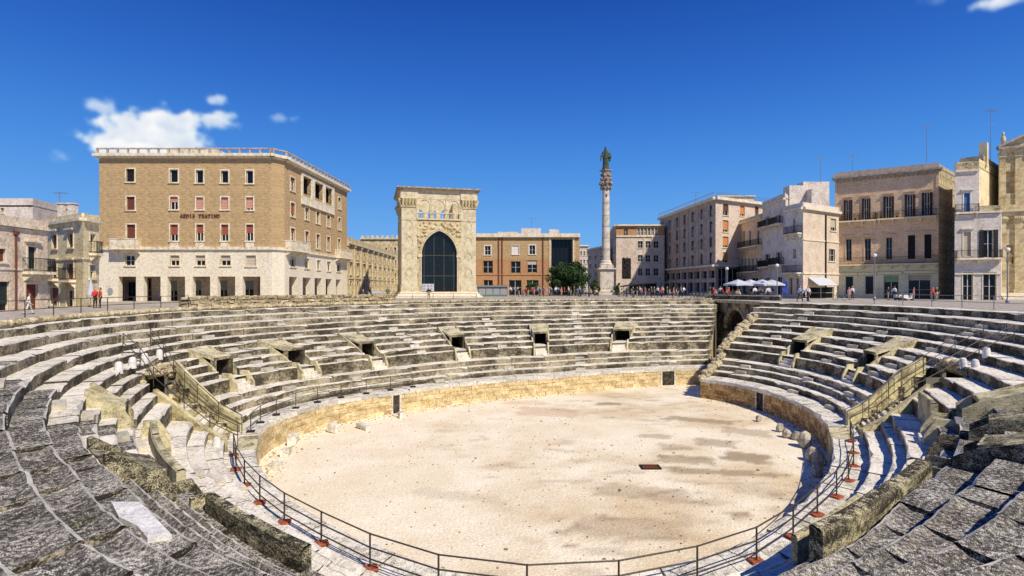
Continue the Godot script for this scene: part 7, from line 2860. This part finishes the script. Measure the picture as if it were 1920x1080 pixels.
# ------------------------------------------------------------------ people and things of the square
func make_square_life():
	var pal := [lin(214, 60, 52), lin(232, 230, 226), lin(48, 56, 84), lin(34, 34, 38), lin(120, 150, 190), lin(196, 176, 140), lin(90, 110, 84), lin(190, 120, 130)]
	var leg := [lin(50, 58, 82), lin(36, 36, 40), lin(170, 156, 130), lin(84, 92, 104)]
	var hair := [lin(40, 30, 24), lin(92, 66, 44), lin(150, 142, 134), lin(22, 20, 20)]
	var protos := {}
	var cols := ["red", "white", "navy", "black", "light blue", "tan", "olive", "pink"]
	var poses := ["stand", "walk", "sit", "hips", "walk", "sit", "phone", "stand"]
	var words := {"stand": "standing", "walk": "walking", "sit": "sitting", "hips": "with hands on hips", "phone": "holding a phone"}
	for i in 8:
		var m := MeshInstance3D.new()
		m.mesh = person_mesh(poses[i], pal[i], leg[(i * 3 + 1) % 4], hair[i % 4], 1.62 + 0.03 * ((i * 5) % 7))
		protos[i] = m
	# bearing, distance, which, turn, where
	var list := [
		[804, 68.0, 3, 0.2, "before the arch hall", 0.0], [178, 46.0, 0, 1.2, "beside the brick palace", 0.0], [188, 46.5, 0, -0.8, "beside the brick palace", 0.0],
		[681, 72.5, 2, 0.5, "by the printed banner", 0.0], [692, 72.0, 3, 2.6, "by the printed banner", 0.0], [727, 72.6, 6, 3.6, "by the printed banner", 0.0],
		[1500, 66.0, 4, 0.4, "behind the right bank", 0.0], [1508, 66.5, 2, 1.3, "behind the right bank", 0.0], [1515, 66.0, 1, -0.6, "behind the right bank", 0.0],
		[1592, 74.0, 7, 0.3, "near the peach shop house", 0.0], [1598, 74.5, 1, -0.5, "near the peach shop house", 0.0], [1665, 72.0, 3, 0.9, "near the peach shop house", 0.0], [1677, 72.6, 1, 2.2, "near the peach shop house", 0.0], [1713, 70.0, 7, 1.0, "near the peach shop house", 0.0], [1749, 67.0, 0, 0.2, "by the narrow house", 0.0], [1756, 67.6, 3, 0.0, "by the narrow house", 0.0],
		[1440, 72.0, 1, 2.8, "by the cafe parasols", 0.0]]
	var rr := RandomNumberGenerator.new()
	rr.seed = 44
	for i in 30:
		list.append([958 + i * 5.6 + rr.randf_range(-2, 2), rr.randf_range(96.0, 106.0), rr.randi_range(0, 7), rr.randf() * TAU, "in the crowd below the round tree", 0.0])
	for i in 22:
		list.append([1166 + i * 5.6 + rr.randf_range(-2, 2), rr.randf_range(88.0, 100.0), rr.randi_range(0, 7), rr.randf() * TAU, "around the dark canopy", 0.0])
	for i in 20:
		list.append([1330 + i * 6.2 + rr.randf_range(-2, 2), rr.randf_range(75.0, 84.0), [5, 2, 1, 4, 0, 3][rr.randi_range(0, 5)], rr.randf() * TAU, "at the cafe tables", 0.0])
	var used := {}
	for e in list:
		var p := Vector3((e[0] - 960.0) / FOCAL * e[1], 0, -e[1])
		if p.x > 19.15 - 2.4 and p.x < 19.15 + 2.4 and e[1] > 110.0:
			continue
		var o: MeshInstance3D = protos[e[2]].duplicate()
		o.name = numbered("person")
		add_child(o)
		o.position = p
		o.rotation.y = e[3]
		tag(o, "person in a %s top %s %s" % [cols[e[2]], words[poses[e[2]]], e[4]], "person", "people " + e[4])
		if poses[e[2]] == "sit":
			chair(p, e[3], e[4])
	# a child in white by the street railing
	var ch := MeshInstance3D.new()
	ch.mesh = person_mesh("walk", lin(236, 234, 228), lin(226, 222, 212), hair[1], 1.28)
	hang(ch, "person", null)
	ch.position = at(54, 537, 36.0) * Vector3(1, 0, 1)
	ch.rotation.y = 2.2
	tag(ch, "small person dressed in white walking by the street railing", "person")
	parasols()
	lamps()
	bicycles()
	banner()
	scooters()

var chair_proto: Node3D

func chair(p: Vector3, turn: float, where: String):
	if chair_proto == null:
		var t := thing("cafe_chair", "plain metal cafe chair " + where, "chair", p, turn, "cafe chairs " + where)
		var s := G.new()
		s.cbox(Vector3(0, 0.4, 0.06), Vector3(0.42, 0.04, 0.42), 0.012)
		obj("seat", s, M.dull_steel, t)
		var b := G.new()
		b.cbox(Vector3(0, 0.72, -0.17), Vector3(0.42, 0.3, 0.03), 0.01)
		obj("backrest", b, M.dull_steel, t)
		for x in [-0.18, 0.18]:
			for z in [-0.14, 0.24]:
				var l := G.new()
				l.tube(Vector3(x, 0, z), Vector3(x, 0.4 if z > 0 else 0.86, z if z > 0 else z - 0.03), 0.014, 0.014, 5)
				obj("leg", l, M.dull_steel, t)
		chair_proto = t
	else:
		copy(chair_proto, "cafe_chair", p, turn, "plain metal cafe chair " + where, "cafe chairs " + where)

func parasols():
	var first: Node3D = null
	var i := 0
	for q in [[1384, 78.0], [1407, 80.0], [1429, 78.5], [1447, 80.5]]:
		var p := Vector3((q[0] - 960.0) / FOCAL * q[1], 0, -q[1])
		if first == null:
			var t := thing("cafe_parasol", "white square cafe parasol beside the arcade building", "parasol", p, 0.3, "white cafe parasols")
			var pg := G.new()
			pg.tube(Vector3.ZERO, Vector3.UP * 2.75, 0.04, 0.035, 8)
			obj("pole", pg, M.dull_steel, t)
			var bg := G.new()
			bg.cbox(Vector3(0, 0.06, 0), Vector3(0.7, 0.12, 0.7), 0.03)
			obj("base", bg, M.grey_stone, t)
			var cg := G.new()
			for k in 4:
				var a := Vector3(1.55, 2.05, 0).rotated(Vector3.UP, PI * 0.25 + k * PI * 0.5) * Vector3(1.25, 1, 1.25)
				var b := Vector3(1.55, 2.05, 0).rotated(Vector3.UP, PI * 0.75 + k * PI * 0.5) * Vector3(1.25, 1, 1.25)
				var m := (a + b) * 0.5 + Vector3.UP * 0.06
				cg.tri(Vector3(0, 2.72, 0), a, m)
				cg.tri(Vector3(0, 2.72, 0), m, b)
				cg.quad(a, a + Vector3.DOWN * 0.22, m + Vector3.DOWN * 0.22, m)
				cg.quad(m, m + Vector3.DOWN * 0.22, b + Vector3.DOWN * 0.22, b)
			obj("canopy", cg, M.canvas, t)
			for k in 4:
				var rg := G.new()
				rg.tube(Vector3(0, 2.68, 0), Vector3(1.55, 2.04, 0).rotated(Vector3.UP, PI * 0.25 + k * PI * 0.5) * Vector3(1.25, 1, 1.25), 0.015, 0.015, 5)
				obj("rib", rg, M.dull_steel, t)
			first = t
		else:
			copy(first, "cafe_parasol", p, 0.3 + i * 0.1)
		i += 1
	var fp := at(170, 537, 47.5) * Vector3(1, 0, 1)
	var t2 := thing("folded_parasol", "folded white parasol by the corner of the brick palace", "parasol", fp)
	var g := G.new()
	g.tube(Vector3.ZERO, Vector3.UP * 2.3, 0.03, 0.03, 7)
	obj("pole", g, M.dull_steel, t2)
	var c := G.new()
	c.lathe(Vector3(0, 0.8, 0), [Vector2(0.26, 0), Vector2(0.32, 0.25), Vector2(0.2, 0.8), Vector2(0.05, 1.5), Vector2(0, 1.52)], 9)
	obj("canopy", c, M.canvas, t2)

func lamps():
	for q in [[1640, 71.0, 478, "near the peach shop house"], [1889, 60.0, 467, "in front of the church"], [1457, 76.0, 497, "beside the cafe parasols"], [1363, 82.0, 503, "in front of the dark shop windows"]]:
		var h: float = EYE + (537.0 - q[2]) / FOCAL * q[1]
		var t := thing("street_lamp", "slender street lamp with a white globe " + q[3], "street lamp", Vector3((q[0] - 960.0) / FOCAL * q[1], 0, -q[1]), 0.0, "globe street lamps")
		var g := G.new()
		g.lathe(Vector3.ZERO, [Vector2(0.18, 0), Vector2(0.16, 0.3), Vector2(0.07, 0.45), Vector2(0.05, h - 0.35), Vector2(0.09, h - 0.3), Vector2(0, h - 0.3)], 10)
		obj("pole", g, M.dull_steel, t)
		var b := G.new()
		var pr := []
		for i in 9:
			pr.append(Vector2(0.24 * sin(PI * i / 8.0), h - 0.3 + 0.24 - 0.24 * cos(PI * i / 8.0)))
		b.lathe(Vector3.ZERO, pr, 14)
		obj("globe", b, M.bulb, t)

func bicycles():
	var first: Node3D = null
	var i := 0
	for q in [[1297, 76.0, 0.4], [1304, 76.5, 0.5], [1311, 77.0, 0.35], [1319, 76.4, 0.45], [1326, 77.2, 0.6], [1574, 70.0, -0.2]]:
		var p := Vector3((q[0] - 960.0) / FOCAL * q[1], 0, -q[1])
		if first == null:
			var t := thing("bicycle", "parked bicycle at the rim above the gateway", "bicycle", p, q[2], "parked bicycles")
			var fr := G.new()
			var R := Vector3(-0.5, 0.34, 0)
			var F := Vector3(0.55, 0.34, 0)
			var Bk := Vector3(-0.05, 0.3, 0)
			var S := Vector3(-0.18, 0.85, 0)
			var Hd := Vector3(0.38, 0.82, 0)
			for e in [[R, Bk], [Bk, S], [S, Hd], [Hd, Bk], [S, R], [Hd, F]]:
				fr.tube(e[0], e[1], 0.02, 0.02, 6)
			obj("frame", fr, M.dull_steel, t)
			for c in [R, F]:
				var w := G.new()
				var l := []
				for k in 17:
					l.append(c + Vector3(cos(TAU * k / 16) * 0.33, sin(TAU * k / 16) * 0.33, 0))
				w.path(l, 0.02, 5)
				var wo := obj("wheel", w, M.iron, t)
				var sp := G.new()
				for k in 8:
					sp.tube(c, c + Vector3(cos(TAU * k / 8) * 0.32, sin(TAU * k / 8) * 0.32, 0), 0.004, 0.004, 3, false)
				obj("spokes", sp, M.dull_steel, wo)
			var sd := G.new()
			sd.cbox(S + Vector3(-0.02, 0.08, 0), Vector3(0.26, 0.06, 0.14), 0.02)
			obj("saddle", sd, M.iron, t)
			var hb := G.new()
			hb.path([Hd + Vector3(-0.12, 0.2, -0.28), Hd + Vector3(0.02, 0.2, -0.1), Hd + Vector3(0.02, 0.2, 0.1), Hd + Vector3(-0.12, 0.2, 0.28)], 0.015)
			hb.tube(Hd, Hd + Vector3(0.01, 0.2, 0), 0.015, 0.015, 6)
			obj("handlebar", hb, M.dull_steel, t)
			first = t
		else:
			copy(first, "bicycle", p, q[2], "parked bicycle in front of the peach shop house" if q[0] > 1500 else "", "")
		i += 1

func banner():
	var t := thing("printed_banner", "white printed banner on a frame between the rough wall and the arch hall", "banner")
	var a := at(697, 537, 72.0) * Vector3(1, 0, 1)
	var b := at(716, 537, 72.0) * Vector3(1, 0, 1)
	var W := Wall.new(Vector2(a.x, 72.0), Vector2(b.x, 72.0))
	obj("sheet", wbox(W, 0, W.w, 0.25, 1.15, -0.02, 0.0), M.canvas, t)
	for s in [0.0, W.w]:
		obj("post", wbox(W, s - 0.03, s + 0.03, 0.0, 1.2, -0.06, -0.02), M.iron, t)
	for i in 4:
		obj("print", wbox(W, 0.1 + i * 0.3, 0.3 + i * 0.3, 0.45 + 0.1 * (i % 2), 0.9, 0.0, 0.005), M.shutter_grey, t)
	var f := thing("blue_flag", "narrow blue upright banner beside the pale pink corner house", "flag", at(1467, 537, 80.0) * Vector3(1, 0, 1))
	var g := G.new()
	g.tube(Vector3.ZERO, Vector3.UP * 2.6, 0.025, 0.025, 6)
	obj("pole", g, M.dull_steel, f)
	var c := G.new()
	var n := 8
	for i in n:
		var y0 := 0.6 + 1.9 * i / n
		var y1 := 0.6 + 1.9 * (i + 1) / n
		c.quad(Vector3(0.03, y0, 0.05 * sin(i)), Vector3(0.03, y1, 0.05 * sin(i + 1)), Vector3(0.65, y1, 0.08 * sin(i + 2)), Vector3(0.65, y0, 0.08 * sin(i + 1)))
	obj("cloth", c, M.blue_cloth if M.has("blue_cloth") else cmat(Color8(40, 66, 150), 0.8), f)

func scooters():
	var first: Node3D = null
	for q in [[1692, 70.5, 0.3], [1702, 70.0, 0.2], [1684, 71.2, 0.5]]:
		var p := Vector3((q[0] - 960.0) / FOCAL * q[1], 0, -q[1])
		if first:
			copy(first, "motor_scooter", p, q[2])
			continue
		var t := thing("motor_scooter", "white motor scooter parked in front of the shops", "scooter", p, q[2], "parked scooters")
		var bd := G.new()
		bd.prism(PackedVector3Array([Vector3(-0.75, 0.35, -0.16), Vector3(-0.7, 0.72, -0.16), Vector3(-0.1, 0.7, -0.16), Vector3(0.0, 0.34, -0.16), Vector3(0.35, 0.3, -0.16), Vector3(0.5, 0.9, -0.16), Vector3(0.6, 0.88, -0.16), Vector3(0.5, 0.22, -0.16), Vector3(-0.3, 0.22, -0.16)]), Vector3(0, 0, 0.32))
		obj("body", bd, M.frame_white, t)
		for x in [-0.55, 0.62]:
			var w := G.new()
			w.tube(Vector3(x, 0.24, -0.06), Vector3(x, 0.24, 0.06), 0.24, 0.24, 14)
			obj("wheel", w, M.iron, t)
		var s := G.new()
		s.cbox(Vector3(-0.4, 0.78, 0), Vector3(0.65, 0.12, 0.28), 0.04)
		obj("seat", s, M.iron, t)
		var h := G.new()
		h.tube(Vector3(0.5, 1.02, -0.3), Vector3(0.5, 1.02, 0.3), 0.02, 0.02, 6)
		h.tube(Vector3(0.62, 0.4, 0), Vector3(0.5, 1.02, 0), 0.03, 0.03, 6)
		obj("handlebar", h, M.iron, t)
		first = t
